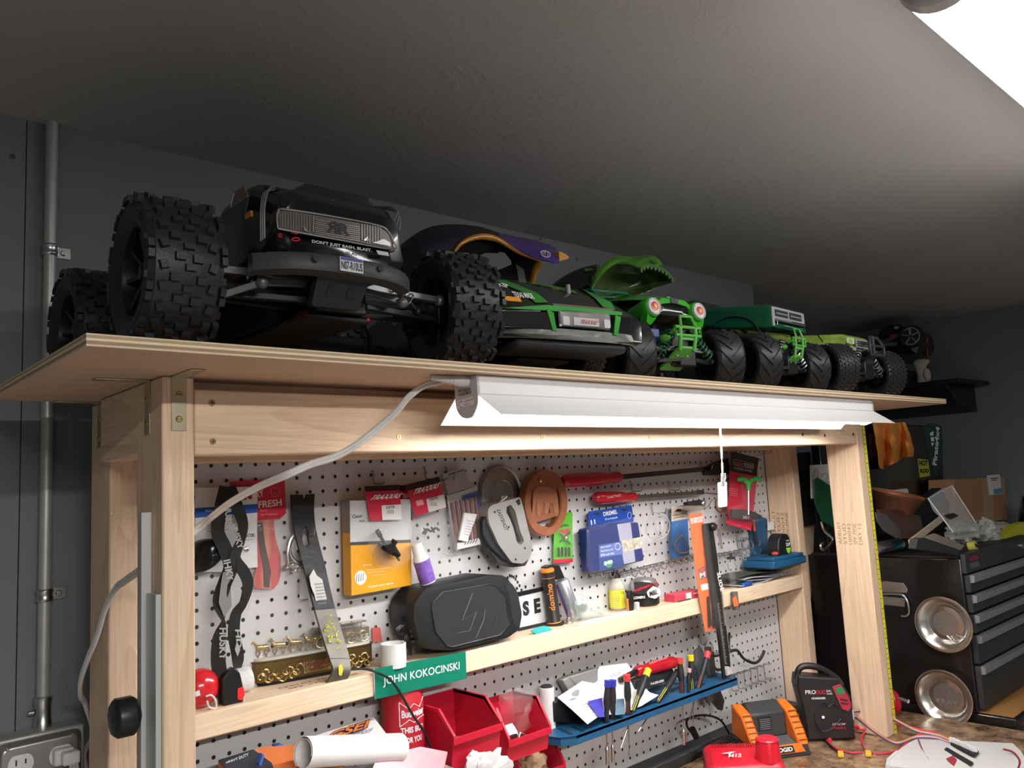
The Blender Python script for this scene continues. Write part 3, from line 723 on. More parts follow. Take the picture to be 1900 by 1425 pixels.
for q in (((563, 418), (572, 430), (565, 428)), ((682, 438), (675, 446), (684, 446))): B().prism([gp(.003).p(*a) for a in q], (0, .0005, 0)).obj('chip', CH, gr, world=True, smooth=0)
pass
b = B(); b.prism(rnd([gp(.003).p(*a) for a in ((700, 448), (712, 443), (724, 450), (725, 457), (690, 450))], .002), (0, .0005, 0)); b.obj('lamp', mat('lamp_white', (.8, .8, .8), .2), gr, world=True)
lt = mat('silver_print', (.50, .50, .50), .4)
b = B(); write(b, "DON'T JUST BASH. BLAST.", gp(.0012), (579, 452), (690, 469), 7.5, .03); b.obj('lettering', lt, bd, world=True, smooth=0)
for i, (ch, x, y) in enumerate((('A', 566, 368), ('R', 592, 371), ('R', 617, 375), ('M', 641, 381), ('A', 665, 387))):
    b = B(); write(b, ch, PY(-.497), (x, y), (x + 8, y + 1.2), 4.5, .02); b.obj('letter', lt, bd, world=True, smooth=0)
rp = mat('red_print', (.6, .02, .05), .4)
b = B(); write(b, 'RED', gp(.001), (541, 433), (553, 435), 4, .02); q = gp(.001); b.tube([q.p(549 + 7 * math.cos(a), 444 + 3 * math.sin(a)) for a in [2 * PI * i / 14 for i in range(15)]], .0007, 5); b.tube([q.p(520 + 3 * math.cos(a), 437 + 3 * math.sin(a)) for a in [2 * PI * i / 10 for i in range(11)]], .0006, 5); b.obj('sticker', rp, bd, world=True, smooth=0)
b = B(); b.prism([gp(.001).p(*a) for a in ((698, 464), (720, 468), (722, 475), (702, 472))], (0, .0005, 0)); b.obj('sticker', lt, bd, world=True, smooth=0)
# side windows and pillar details
sd = Pl((TX + bo - .0985, 0, 0), (1, 0, .02))
b = B(); b.prism(rnd([V((bo - .0912, -.022, .192)), V((bo - .0912, .022, .192)), V((bo - .0885, .018, .208)), V((bo - .0885, -.006, .208))], .004), (-.001, 0, 0)); b.obj('side_window', mat('window_pink', (.16, .05, .06), .15, coat=.5), bd)
b = B(); b.tube([V((bo - .092, -.025, .191)), V((bo - .092, .024, .191)), V((bo - .0895, .020, .2095)), V((bo - .0895, -.008, .2095)), V((bo - .092, -.025, .191))], .0009, 5); b.obj('window_trim', rib, bd)
b = B(); b.prism([V((bo - .066, -.0265, .204)), V((bo + .066, -.0265, .204)), V((bo + .064, -.008, .2155)), V((bo - .064, -.008, .2155))], (0, -.0012, .0008)); b.obj('windshield', mat('window_black', (.006, .006, .008), .3), bd)
b = B(); b.tube([(bo - .02, .03, .222), (bo - .02, .03, .230), (bo + .005, .03, .231), (bo + .005, .03, .222)], .0016, 6); b.ball((bo - .02, .03, .226), .004, 8, 6); b.obj('body_clip', BLACK, bd)
b = B(); b.box((bo - .0915, -.03, .165), (bo - .0885, -.014, .172)); b.obj('badge', mat('badge_orange', (.5, .2, .02), .4), bd)
# bumper with number plate and skid
q = []
bm_ = B()
for z0, z1, dy in ((.087, .112, 0),):
    fr = []; bk = []
    for i in range(17):
        f = -1 + 2 * i / 16; x = bo - .002 + f * .106; y = -.108 + .040 * abs(f) ** 3.0; fr.append((x, y)); bk.append((x * .97, y + .020))
    rs = []
    for (x, y), (x2, y2) in zip(fr, bk):
        rs.append([V((x, y, z0 + .002)), V((x, y - .0012, z0 + .006)), V((x, y - .0012, z1 - .008)), V((x, y + .002, z1 - .003)), V((x2, y2, z1)), V((x2, y2, z0))])
    bm_.rings(rs)
BMP = mat('bumper_grey', (.05, .05, .052), .5, bump=.2, bscale=300)
bp_ = bm_.obj('bumper', BMP, t1, smooth=50)
for x in (-.052, .034):
    b = B(); b.cyl((bo + x, -.1105, .101), (bo + x, -.1085, .101), .0042, n=14); b.obj('bolt_hole', INK, bp_)
b = B(); b.box((bo - .022, -.1112, .0905), (bo + .009, -.1096, .1075)); np_ = b.obj('number_plate', mat('plate_white', (.62, .62, .66), .4), bp_, bev=.0006)
b = B(); b.box((bo - .021, -.1116, .1035), (bo + .008, -.1111, .1070)); b.obj('plate_band', mat('plate_blue', (.06, .08, .3), .4), np_)
b = B(); letters(b, 'N07-R10US', (bo - .0205, -.1117, .0925), (.028, 0, 0), (0, 0, .0100), .02); b.obj('plate_number', mat('plate_ink', (.01, .01, .03), .5), np_, smooth=0)
b = B(); b.prism(rnd([V((bo - .035, -.085, .092)), V((bo + .035, -.085, .092)), V((bo + .032, -.06, .058)), V((bo - .032, -.06, .058))], .004), (0, .012, .002)); sk = b.obj('skid_plate', MATTE, t1, bev=.001)
for x in (-.013, .014):
    b = B(); b.prism(rnd([V((bo + x - .005, -.0785, .083)), V((bo + x + .005, -.0785, .083)), V((bo + x + .005, -.0695, .070)), V((bo + x - .005, -.0695, .070))], .003), (0, -.0006, -.0004)); b.obj('slot', INK, sk)
for x_ in (-.044, .044):
    b = B(); b.box((x_ - .003, -.02, .056), (x_ + .003, .0, .062)); b.obj('red_mount', mat('anodised_red', (.25, .01, .02), .3, .7), t1, bev=.001)
LK = mat('link_grey', (.16, .16, .165), .4, .5)
for pts in (((408, 549), (487, 524), (566, 527)), ((668, 538), (706, 548), (747, 562))):
    b = B()
    for a_, c_ in zip(pts, pts[1:]): b.bar(P(*a_, -.455), P(*c_, -.455), .007, .008)
    b.ball(P(*(pts[1] if pts[0][0] < 500 else pts[2]), -.462), .0075, 12, 8); b.obj('steering_link', LK, t1, world=True, bev=.001)
# ---------------------------------------------------------------- truck 2, low green and black short course truck
T2 = (.370, -.365, ZS); yw2 = math.radians(-9)
t2 = thing('toy_truck', 'low green and black toy race truck with silver front beside the large black truck', 'toy truck', T2, yw2)
r2 = .0545
for x, y in ((-.118, 0), (.118, 0), (-.118, .30), (.118, .30)):
    wheel(t2, 'wheel', (x, y, r2), r2, .046, 'small', 0)
suspension(t2, (-.118, .118), 0, r2, r2, BLACK, STEEL, .03); suspension(t2, (-.118, .118), .30, r2, r2, BLACK, STEEL, .03)
b = B(); b.box((-.05, -.06, .024), (.05, .36, .032)); b.box((-.055, .05, .032), (.055, .26, .06)); b.obj('chassis', MATTE, t2, bev=.003)
GRN = mat('green_paint', (.03, .28, .03), .2, coat=.6)
B2 = B()
W2 = .140
B2.rings([ring(-.132, .118, .050, .072, .012, .006), ring(-.140, .136, .046, .088, .014, .006), ring(-.126, W2, .046, .100, .02, .006, .006), ring(-.10, W2, .05, .122, .028, .006, .012), ring(-.05, W2, .058, .152, .034, .006, .018), ring(.02, W2, .06, .174, .036, .006, .022), ring(.09, W2, .055, .187, .034, .006, .03), ring(.15, W2, .05, .212, .024, .006, .05), ring(.24, W2, .05, .214, .024, .006, .05), ring(.30, W2, .05, .18, .02, .006, .04), ring(.40, .14, .06, .16, .02, .006, .03)])
b2 = B2.obj('body_shell', mat('body_black', (.012, .013, .013), .22, coat=.5), t2, smooth=50)
def surf2(x, y):     # top surface of the truck 2 body
    S = [(-.140, .088, .0, .014), (-.126, .100, .006, .02), (-.10, .122, .012, .028), (-.05, .152, .018, .034), (.02, .174, .022, .036), (.09, .187, .03, .034)]
    for (a, za, ta, ra), (c, zc_, tc, rc) in zip(S, S[1:]):
        if a <= y <= c: f = (y - a) / (c - a); z = za + (zc_ - za) * f; tt = ta + (tc - ta) * f; r_ = ra + (rc - ra) * f; break
    else: z, tt, r_ = S[-1][1:] if y > 0 else S[0][1:]
    e = max(0, abs(x) - (W2 - tt - r_)); return z - (r_ - math.sqrt(max(0, r_ ** 2 - min(e, r_ * .97) ** 2))) + .0016
def stripe(path, w0, w1, nm, m, par=b2):
    rs = []; n = len(path) * 6; q = spline([(x, y, 0) for x, y in path], 6)
    for i, p in enumerate(q):
        f = i / (len(q) - 1); d = (q[min(i + 1, len(q) - 1)] - q[max(i - 1, 0)]).normalized(); nn = V((-d.y, d.x, 0)); wd = w0 + (w1 - w0) * f
        rs.append([V((*(p + nn * wd * k).xy, 0)) for k in (-.5, -.25, 0, .25, .5)])
    rs = [[V((p.x, p.y, surf2(p.x, p.y))) for p in r] for r in rs]
    b = B(); b.grid(rs, .0006); return b.obj(nm, m, par, smooth=60)
stripe([(-.096, .085), (-.088, .02), (-.072, -.05), (-.050, -.10), (-.045, -.125)], .030, .026, 'green_stripe', GRN)
stripe([(.118, .0), (.108, -.06), (.094, -.10), (.085, -.125)], .046, .020, 'green_stripe', GRN)
stripe([(-.045, .02), (-.02, -.03), (.03, -.06), (.06, -.075)], .006, .012, 'green_stripe', GRN)
b = B(); b.rings([ring(-.1412, .050, .064, .0925, .006, .004, 0, .022), ring(-.1435, .048, .066, .090, .006, .004, 0, .022)]); gl = b.obj('grille', CH, b2)
b = B(); b.box((-.002, -.1448, .0675), (.046, -.1435, .0795)); b.obj('grille_panel', mat('panel_grey', (.45, .44, .45), .4), gl)
b = B(); letters(b, 'TRAXXAS', (.006, -.1456, .0700), (.033, 0, 0), (0, 0, .0065), .03, .2); b.obj('lettering', mat('faded_red', (.35, .05, .08), .5), gl, smooth=0)
for x in (-.022, .057):
    b = B(); b.prism(rnd([V((x, -.1445, .0665)), V((x + .012, -.1445, .0665)), V((x + .012, -.1445, .080)), V((x, -.1445, .080))], .003), (0, .002, 0)); b.obj('headlight', mat('lamp_clear', (.75, .75, .78), .12, .3), b2)
b = B(); b.grid([[V((x, -.1385 - .002 * (1 - (x / .14) ** 2), .092)), V((x, -.136, .0985))] for x in [-.035 + .0145 * i for i in range(9)]], .002); b.obj('trim', CH, b2)
b = B(); b.grid([[V((x, -.139 + .02 * (abs(x) / .14) ** 4, .046)), V((x, -.146 + .02 * (abs(x) / .14) ** 4, .050)), V((x, -.1425 + .02 * (abs(x) / .14) ** 4, .060))] for x in [-.14 + .02 * i for i in range(15)]], .0015); b.obj('chin', mat('silver_film', (.22, .23, .22), .25, .9, bump=.4, bscale=80), b2)
b = B()
b.prism(rnd([V((-.137, -.1425, .058)), V((-.045, -.1455, .058)), V((-.040, -.1455, .070)), V((-.05, -.1455, .083)), V((-.134, -.142, .080))], .004), (0, .003, 0)); b.obj('headlight_panel', mat('mirror_black', (.02, .02, .02), .06, .3, coat=.8, bump=.3, bscale=25), b2)
for x in (-.1425, -.042):
    pass
b = B(); b.prism([V((-.043, -.1463, .056)), V((-.036, -.1463, .056)), V((-.040, -.1463, .083)), V((-.052, -.1463, .0875))], (0, .002, 0)); b.prism([V((.074, -.1455, .056)), V((.082, -.1448, .056)), V((.092, -.144, .086)), V((.080, -.1453, .088))], (0, .002, 0)); b.prism([V((-.125, -.1435, .0845)), V((.095, -.1435, .089)), V((.095, -.1435, .0945)), V((-.05, -.1435, .0945))], (0, .003, 0)); b.obj('green_trim', GRN, b2)
b = B(); b.prism([V((-.128, -.135, .098)), V((-.088, -.135, .098)), V((-.088, -.131, .1055)), V((-.128, -.131, .1055))], (0, .003, 0)); b.obj('orange_sticker', mat('sticker_orange', (.75, .30, .02), .4), b2)
def on_hood(txt, x, y, w_, h, nm, m, sl=.1):
    b = B(); g_, fs, _ = glyphs(txt, .02); b.add([V((x + w_ * (q.x + sl * q.y), y + h * q.y, surf2(x + w_ * (q.x + sl * q.y), y + h * q.y) + .0008)) for q in g_], fs); b.obj(nm, m, b2, smooth=0)
on_hood('TEXAS MADE', -.088, -.118, .036, .014, 'lettering', WINK); on_hood('BRP', -.108, -.09, .034, .020, 'lettering', WINK)
b = B(); b.tube([V((-.112 + .014 * math.cos(a), -.082 + .007 * math.sin(a), surf2(-.112, -.082) + .0012)) for a in [2 * PI * i / 16 for i in range(17)]], .0012, 5); b.obj('logo_ring', WINK, b2)
b = B(); b.prism([V((.12, -.1375, .082)), V((.136, -.132, .082)), V((.137, -.131, .087)), V((.121, -.1365, .087))], (0, .003, 0)); b.obj('white_sticker', WINK, b2)
for x, y in ((-.055, .0), (.045, -.075)):
    b = B(); z = surf2(x, y); b.cyl((x, y, z - .004), (x, y, z + .011), .0042, .0036, 12); b.obj('body_post', mat('post_grey', (.25, .25, .25), .5), b2)
b = B(); b.box((-.10, -.135, .030), (.11, -.06, .046)); b.obj('bumper', MATTE, t2, bev=.008)
# ---------------------------------------------------------------- shared parts of the three tractor tyred trucks
LIME = mat('lime_plastic', (.10, .38, .06), .42)
def lift(t, dz, skip=('wheel', 'lower_arm', 'camber_link', 'drive_shaft', 'hub_carrier', 'shock_absorber', 'gearbox', 'chassis')):
    for o in t.children:
        if o.name.split('.')[0] not in skip: o.location.z += dz
def chassis(t, r, track, wb, w, kind, steer, springm=STEEL, arm=ALU, y0=0.0):
    wb += y0
    for x, y, a in ((-track / 2, y0, steer), (track / 2, y0, steer), (-track / 2, wb, 0), (track / 2, wb, 0)):
        wheel(t, 'wheel', (x, y, r), r, w, kind, a)
    suspension(t, (-track / 2, track / 2), y0, r, r, arm, springm, .022); suspension(t, (-track / 2, track / 2), wb, r, r, arm, springm, .022)
    b = B(); b.box((-.035, y0 - .02, r - .018), (.035, wb + .02, r - .010)); b.box((-.045, y0 + .06, r - .010), (.045, wb - .04, r + .03)); b.obj('chassis', MATTE, t, bev=.003)
def front_guard(t, m, y, z, k=1.0, lb=None, wide=.062):
    """tube bumper above a flat skid plate, y = face, z = top of skid"""
    b = B(); R_ = .0030 * k
    b.tube([V((-wide / 2, y, z + .030)), V((wide / 2, y, z + .030)), V((wide / 2, y, z + .046)), V((-wide / 2, y, z + .046))], R_, 8, loop=True)
    b.tube([V((-wide * .30, y - .002, z + .046)), V((-wide * .22, y + .004, z + .068)), V((wide * .22, y + .004, z + .068)), V((wide * .30, y - .002, z + .046))], R_, 8)
    for s in (-1, 1):
        b.tube([V((s * wide * .30, y, z + .046)), V((s * wide * .30, y, z + .030)), V((s * wide * .28, y + .006, z + .002))], R_ * 1.2, 8)
        b.tube([V((s * wide * .5, y, z + .040)), V((s * wide * .5, y + .012, z + .036))], R_, 8)
    b.box((-wide * .30, y + .001, z + .022), (wide * .30, y + .006, z + .031))
    o = b.obj('bumper', m, t, smooth=50)
    if lb: lab(o, lb + ' bumper')
    b = B(); b.prism(rnd([V((-wide * .32, y + .004, z + .006)), V((wide * .32, y + .004, z + .006)), V((wide * .42, y + .055, z - .030)), V((-wide * .42, y + .055, z - .030))], .004), (0, .002, .005))
    for a, c in ((-.2, .3), (.2, .3), (-.2, .75), (.2, .75)):
        q = V((wide * a, y + .004 + .05 * c, z + .004 - .034 * c)); b.k = 1; b.cyl(q, q + V((0, -.0012, -.0008)), .002, n=8); b.k = 0
    s = b.obj('skid_plate', [m, STEEL], t, bev=.0008)
    if lb: lab(s, lb + ' skid plate')
    b = B(); b.ball((-wide * .5, y + .03, z + .028), (.010, .016, .008), 10, 6); b.obj('mount', m, t)
# ---------------------------------------------------------------- truck 3, green and black with round headlights
T3 = (.797, -.286, ZS); y3 = math.radians(-8)
t3 = thing('toy_truck', 'toy truck with bright green fenders, round red and white headlights and green bumper', 'toy truck', T3, y3)
r3 = .066
chassis(t3, r3, .245, .27, .060, 'chev', math.radians(-22), mat('spring_green', (.02, .14, .06), .35), y0=-.085)
front_guard(t3, LIME, -.140, .052, 1.15, 'lime green', .068)
def pod(t, m, x, y, z, R_, L_):      # bulging fender pod carrying a headlight
    b = B(); b.lathe([(R_ * 1.02, 0), (R_ * 1.12, .004), (R_ * 1.15, .014), (R_ * 1.05, .03), (R_ * .8, L_ * .8), (.002, L_)], (x, y, z), (0, 1, -.12), n=22)
    return b.obj('fender', m, t)
GBL = mat('green_body', (.04, .36, .02), .18, coat=.7)
b3 = body(t3, 'body_shell', [(-.095, .030, .122, .138, .008, .004, .004), (-.098, .045, .118, .146, .012, .006, .008), (-.08, .060, .115, .156, .02, .006, .012), (-.03, .066, .112, .170, .026, .006, .018), (.03, .07, .108, .178, .026, .006, .02), (.07, .074, .105, .183, .02, .006, .02), (.10, .076, .10, .200, .03, .006, .03), (.15, .078, .10, .206, .035, .006, .035), (.22, .076, .10, .190, .035, .006, .03), (.30, .06, .11, .15, .03, .006, .02)], mat('body_deep_black', (.006, .008, .007), .15, coat=.6), smooth=50)
b = B(); b.grid([[V((x, y, z + .0015)) for x in (-x1_, -x1_ * .5, 0, x1_ * .5, x1_)] for y, x1_, z in ((-.0985, .018, .1455), (-.08, .020, .1555), (-.03, .022, .1695), (.02, .022, .1765))], .0012); b.obj('hood_stripe', mat('stripe_dark', (.03, .028, .03), .3), b3)
for s in (-1, 1):
    b = B(); b.grid([[V((s * xx, y, zz_)) for xx, zz_ in ((x0_, z0_), ((x0_ + x1_) / 2, z0_ - .0015), (x1_, z1_ + .003))] for y, x0_, x1_, z0_, z1_ in ((-.099, .0185, .040, .1465, .134), (-.08, .0205, .052, .157, .146), (-.03, .0225, .058, .1712, .156), (.02, .0225, .060, .1780, .165))], .0014); b.obj('hood_panel', GBL, b3)
    pd = pod(t3, GBL, s * .062, -.106, .130, .0185, .10)
    b = B(); b.lathe([(.0168, 0), (.0168, -.004), (.0142, -.006), (.0132, -.003), (.0001, -.0035)], (s * .062, -.106, .130), (0, 1, -.12), n=24); h_ = b.obj('headlight', mat('lamp_ring', (.7, .68, .7), .3), t3)
    b = B(); b.lathe([(.0095, -.0042), (.0001, -.0055)], (s * .062, -.106, .130), (0, 1, -.12), n=20); b.obj('lens_red', mat('lens_red', (.6, .06, .07), .3), h_)
    b = B(); b.lathe([(.0048, -.0062), (.0001, -.007)], (s * .062, -.106, .130), (0, 1, -.12), n=16); b.obj('lens_yellow', mat('lens_yellow', (.7, .42, .08), .3), h_)
    b = B(); b.prism(rnd([V((s * .044, -.106, .122)), V((s * .078, -.106, .118)), V((s * .078, -.10, .100)), V((s * .066, -.098, .094)), V((s * .056, -.10, .104))], .004), (0, .02, 0)); b.obj('fender_tip', GBL, t3, bev=.003)
b = B(); c = V((0, -.090, .1530)); n_ = V((0, -.55, .83)).normalized(); u_ = V((1, 0, 0)); v_ = n_.cross(u_)
b.tube([c + n_ * .002 + (u_ * math.cos(a) + v_ * math.sin(a)) * .0075 for a in [2 * PI * i / 20 for i in range(20)]], .0007, 5, loop=True)
letters(b, 'V', c + n_ * .002 - u_ * .004 + v_ * .001, u_ * .008, v_ * .0055, .02); letters(b, 'W', c + n_ * .002 - u_ * .005 - v_ * .006, u_ * .010, v_ * .006, .02); b.obj('round_badge', mat('badge_silver', (.5, .5, .52), .3, .6), b3)
# teal trimmed windows and roll bars of the cab
TEAL = mat('teal_trim', (.02, .22, .13), .3, coat=.3)
for s in (-1, 1):
    b = B(); b.tube(spline([V((s * .060, .055, .183)), V((s * .052, .085, .207)), V((s * .046, .12, .214)), V((s * .046, .18, .210)), V((s * .055, .24, .18))], 5), .0022, 6); b.tube([V((s * .050, .12, .213)), V((s * .068, .125, .180))], .0022, 6); b.obj('window_trim', TEAL, b3)
b = B(); b.tube(spline([V((-.06, .055, .184)), V((-.03, .050, .186)), V((.03, .050, .186)), V((.06, .055, .184))], 4), .002, 6); b.tube([V((-.052, .086, .2085)), V((.052, .086, .2085))], .002, 6); b.obj('windshield_trim', TEAL, b3)
b = B(); b.box((-.055, -.065, .070), (-.022, -.035, .098)); b.obj('servo', mat('servo_blue', (.03, .05, .28), .35), t3, bev=.002)
b = B(); b.box((-.058, -.03, .05), (-.02, .01, .07)); b.obj('servo_mount', mat('dark_green_plastic', (.02, .16, .05), .5), t3, bev=.002)
b = B(); b.tube(spline([V((-.05, .02, .11)), V((-.06, .01, .09)), V((-.06, -.02, .10)), V((-.04, -.05, .10))], 5), .0016, 6); b.obj('wire', mat('wire_orange', (.35, .10, .04), .5), t3)
b = B(); b.prism(rnd([V((-.02, .30, .03)), V((.02, .30, .03)), V((.02, .30, .06)), V((-.02, .30, .06))], .004), (0, .01, 0)); b.obj('rear_bumper', LIME, t3, bev=.001)
b = B(); b.prism([V((-.046, -.101, .128)), V((-.046, -.101, .143)), V((-.03, -.1, .152)), V((.03, -.1, .152)), V((.046, -.101, .143)), V((.046, -.101, .128)), V((.034, -.101, .138)), V((0, -.101, .143)), V((-.034, -.101, .138))], (0, .012, .004)); b.obj('nose', GBL, b3, bev=.002)
b = B(); b.prism([V((-.010, -.102, .142)), V((.010, -.102, .142)), V((.010, -.101, .1525)), V((-.010, -.101, .1525))], (0, -.001, 0)); b.obj('nose_stripe', MATS['stripe_dark'], b3)
lift(t3, .030)
for o_ in t3.children:
    if o_.name.split('.')[0] in ('bumper', 'skid_plate', 'mount'): o_.location.x -= .022; o_.location.z -= .012
    elif o_.name.split('.')[0] in ('body_shell', 'fender', 'headlight', 'fender_tip'): o_.location.x -= .012
# ---------------------------------------------------------------- truck 4, dark green pickup
T4 = (1.136, -.335, ZS); y4 = math.radians(3)
t4 = thing('toy_truck', 'dark green toy pickup with silver grille on big tractor tyres', 'toy truck', T4, y4)
r4 = .066
chassis(t4, r4, .235, .28, .060, 'chev', math.radians(-26), y0=-.06)
front_guard(t4, LIME, -.108, .066, .85, 'lime green', .058)
DG = mat('deep_green_paint', (.004, .075, .038), .22, coat=.6)
b = B(); b.rings([ring(-.088, .080, .136, .176, .006, .005, .004, -.012), ring(-.094, .082, .132, .180, .008, .005, .004, -.012), ring(-.086, .086, .130, .184, .008, .005, .006, -.012), ring(.02, .090, .146, .198, .012, .005, .01, -.012), ring(.06, .091, .160, .202, .012, .005, .01, -.012), ring(.075, .091, .155, .205, .012, .005, .01, -.012), ring(.11, .090, .135, .235, .016, .005, .026, -.012), ring(.20, .09, .130, .238, .016, .005, .026, -.012), ring(.225, .09, .132, .205, .01, .005, .008, -.012), ring(.28, .09, .160, .204, .01, .005, .006, -.012), ring(.33, .09, .14, .204, .01, .005, .006, -.012), ring(.40, .086, .14, .20, .01, .005, .006, -.012)])
b4 = b.obj('body_shell', DG, t4, smooth=40)
SF = mat('silver_paint', (.55, .57, .58), .35, .5)
b = B(); gy = -.0955; cx = -.012
def r4_(x0, z0, x1, z1, d=0): return [V((cx + x0, gy - d, z0)), V((cx + x1, gy - d, z0)), V((cx + x1, gy - d, z1)), V((cx + x0, gy - d, z1))]
b.prism(rnd(r4_(-.077, .153, .077, .1775), .003), (0, .003, 0)); g4 = b.obj('grille', SF, b4)
for x0_, x1_ in ((-.066, -.006), (.002, .060)):
    b = B(); b.prism(rnd(r4_(x0_, .157, x1_, .172, .0012), .002), (0, .001, 0)); b.obj('grille_opening', mat('grille_hole', (.03, .03, .03), .4), g4)
    b = B(); b.prism(r4_(x0_ + .004, .163, x1_ - .004, .165, .0018), (0, .001, 0)); b.obj('bar', SF, g4)
b = B(); b.prism(r4_(-.079, .135, -.070, .158, .0005), (0, .002, 0)); b.prism(r4_(-.07, .1505, .01, .152, .0005), (0, .002, 0)); b.prism(r4_(-.03, .139, .02, .140, .0005), (0, .002, 0)); b.obj('silver_trim', SF, b4)
b = B(); b.prism(r4_(-.078, .147, .080, .1515, 0), (0, .002, 0)); b.obj('dark_band', mat('worn_brown', (.05, .045, .04), .5), b4)
b = B(); letters(b, 'J', V((cx - .062, gy - .001, .138)), V((.004, 0, 0)), V((0, 0, .009)), .02); b.obj('lettering', WINK, b4, smooth=0)
b = B(); b.prism([V((cx - .0965, .13, .205)), V((cx - .0965, .19, .205)), V((cx - .0725, .185, .228)), V((cx - .0725, .135, .228))], (-.0006, 0, 0)); b.obj('side_window', MATS['window_black'], b4)
for s in (-1, 1):
    b = B(); n = 14; b.grid([[V((cx + s * (.091 - e), .0 + math.cos(a) * .068, .118 + math.sin(a) * .052)) for a in [PI * i / n for i in range(n + 1)]] for e in (0, .03)], .0012)
    b.obj('wheel_arch', mat('arch_black', (.015, .015, .015), .5), b4)
lift(t4, .010)
# ---------------------------------------------------------------- truck 5, lime with dark bumper
T5 = (1.455, -.350, ZS); y5 = math.radians(0)
t5 = thing('toy_truck', 'yellow green toy crawler with black tube bumper and pebbled tyres at the right shelf end', 'toy truck', T5, y5)
r5 = .065
chassis(t5, r5, .262, .29, .058, 'small', math.radians(-22), y0=-.075)
LY = mat('lime_flame_paint', (.30, .48, .03), .25, coat=.5, var=.35, vscale=40, dirt=(.36, .52, .10))
cx = -.020
b = B(); b.rings([ring(-.082, .060, .104, .128, .010, .004, .004, cx), ring(-.090, .068, .102, .138, .014, .004, .006, cx), ring(-.075, .072, .104, .146, .016, .004, .012, cx), ring(-.03, .076, .122, .152, .016, .004, .02, cx), ring(.03, .078, .140, .160, .010, .004, .02, cx), ring(.07, .079, .125, .162, .014, .004, .02, cx), ring(.10, .08, .115, .185, .02, .004, .03, cx), ring(.18, .08, .11, .188, .02, .004, .03, cx), ring(.21, .08, .115, .165, .014, .004, .02, cx), ring(.30, .08, .14, .162, .01, .004, .02, cx), ring(.36, .078, .12, .16, .01, .004, .02, cx)])
b5 = b.obj('body_shell', LY, t5, smooth=45)
b = B(); b.prism(rnd([V((cx - .066, -.0925, .104)), V((cx - .02, -.0945, .103)), V((cx - .015, -.0945, .112)), V((cx - .066, -.0925, .114))], .003), (0, .003, 0)); b.prism(rnd([V((cx - .012, -.0945, .112)), V((cx + .05, -.0945, .112)), V((cx + .048, -.0935, .134)), V((cx - .012, -.0935, .134))], .003), (0, .003, 0)); b.obj('grille', SF, b5)
b = B()
for z in (.117, .122, .127): b.prism([V((cx - .010, -.0958, z)), V((cx + .047, -.0958, z)), V((cx + .047, -.0958, z + .0018)), V((cx - .010, -.0958, z + .0018))], (0, .001, 0))
b.obj('grille_slot', INK, b5)
b = B(); b.prism(rnd([V((cx - .058, -.0935, .120)), V((cx - .024, -.0945, .120)), V((cx - .02, -.0925, .134)), V((cx - .056, -.0920, .134))], .003), (0, .003, 0)); h5 = b.obj('headlight', mat('head_white', (.6, .62, .55), .3), b5)
b = B(); b.prism([V((cx - .050, -.0952, .123)), V((cx - .034, -.0952, .123)), V((cx - .034, -.0945, .131)), V((cx - .050, -.0945, .131))], (0, .001, 0)); b.obj('lamp_inset', LY, h5)
b = B(); b.tube([V((cx - .074, -.04, .130)), V((cx - .080, -.03, .150)), V((cx - .06, -.028, .157)), V((cx - .035, -.02, .158))], .0016, 6); b.obj('hood_clip', BLACK, b5)
DGR = mat('bumper_charcoal', (.035, .036, .038), .5)
b = B(); wd = .036; y_ = -.128
b.tube([V((-wd, y_, .090)), V((wd, y_, .090)), V((wd * 1.1, y_, .112)), V((wd * .6, y_ + .006, .134)), V((-wd * .6, y_ + .006, .134)), V((-wd * 1.1, y_, .112))], .0042, 8, loop=True)
b.tube([V((-wd * 1.05, y_, .112)), V((wd * 1.05, y_, .112))], .0036, 8); b.tube([V((-wd * .5, y_, .134)), V((-wd * .5, y_, .09))], .0036, 8)
b.prism(rnd([V((-.016, y_ + .002, .094)), V((.016, y_ + .002, .094)), V((.024, y_ + .05, .040)), V((-.024, y_ + .05, .040))], .004), (0, .006, .004)); b.box((-.03, y_ + .05, .034), (.03, y_ + .10, .044)); b.obj('bumper', DGR, t5, smooth=50)
lift(t5, .010)
WD[0] = True
# ---------------------------------------------------------------- things behind the front row of trucks
def loft(name, rows, m, parent, t=.0015, sm=6, smooth=60):
    """rows of (px, py, y): a curved sheet through these places, smoothed along and across"""
    R_ = [spline([P(*q) for q in r], sm) for r in rows]
    n = len(R_[0]); cols = [spline([r[i] for r in R_], 4) for i in range(n)]
    g = [[c[k] for c in cols] for k in range(len(cols[0]))]
    b = B(); b.grid(g, t); return b.obj(name, m, parent, smooth=smooth)
bk = thing('storage_case', 'flat black case with pale emblem lying in the dark under the black truck', 'case', (.1, -.15, ZS))
b = B(); b.box((.042, -.205, ZS + .0005), (.172, -.162, ZS + .085)); b.obj('case', MATTE, bk, bev=.004)
pl = PY(-.206); b = B()
for q in (((697, 583), (722, 573), (716, 580), (700, 592), (694, 590)), ((708, 590), (722, 578), (740, 580), (741, 589), (733, 606), (728, 600), (721, 590), (712, 597))):
    b.prism([pl.p(x - 0, y) for x, y in q], (0, .0006, 0))
em = b.obj('emblem', mat('pale_print', (.30, .30, .31), .5), bk, smooth=0)
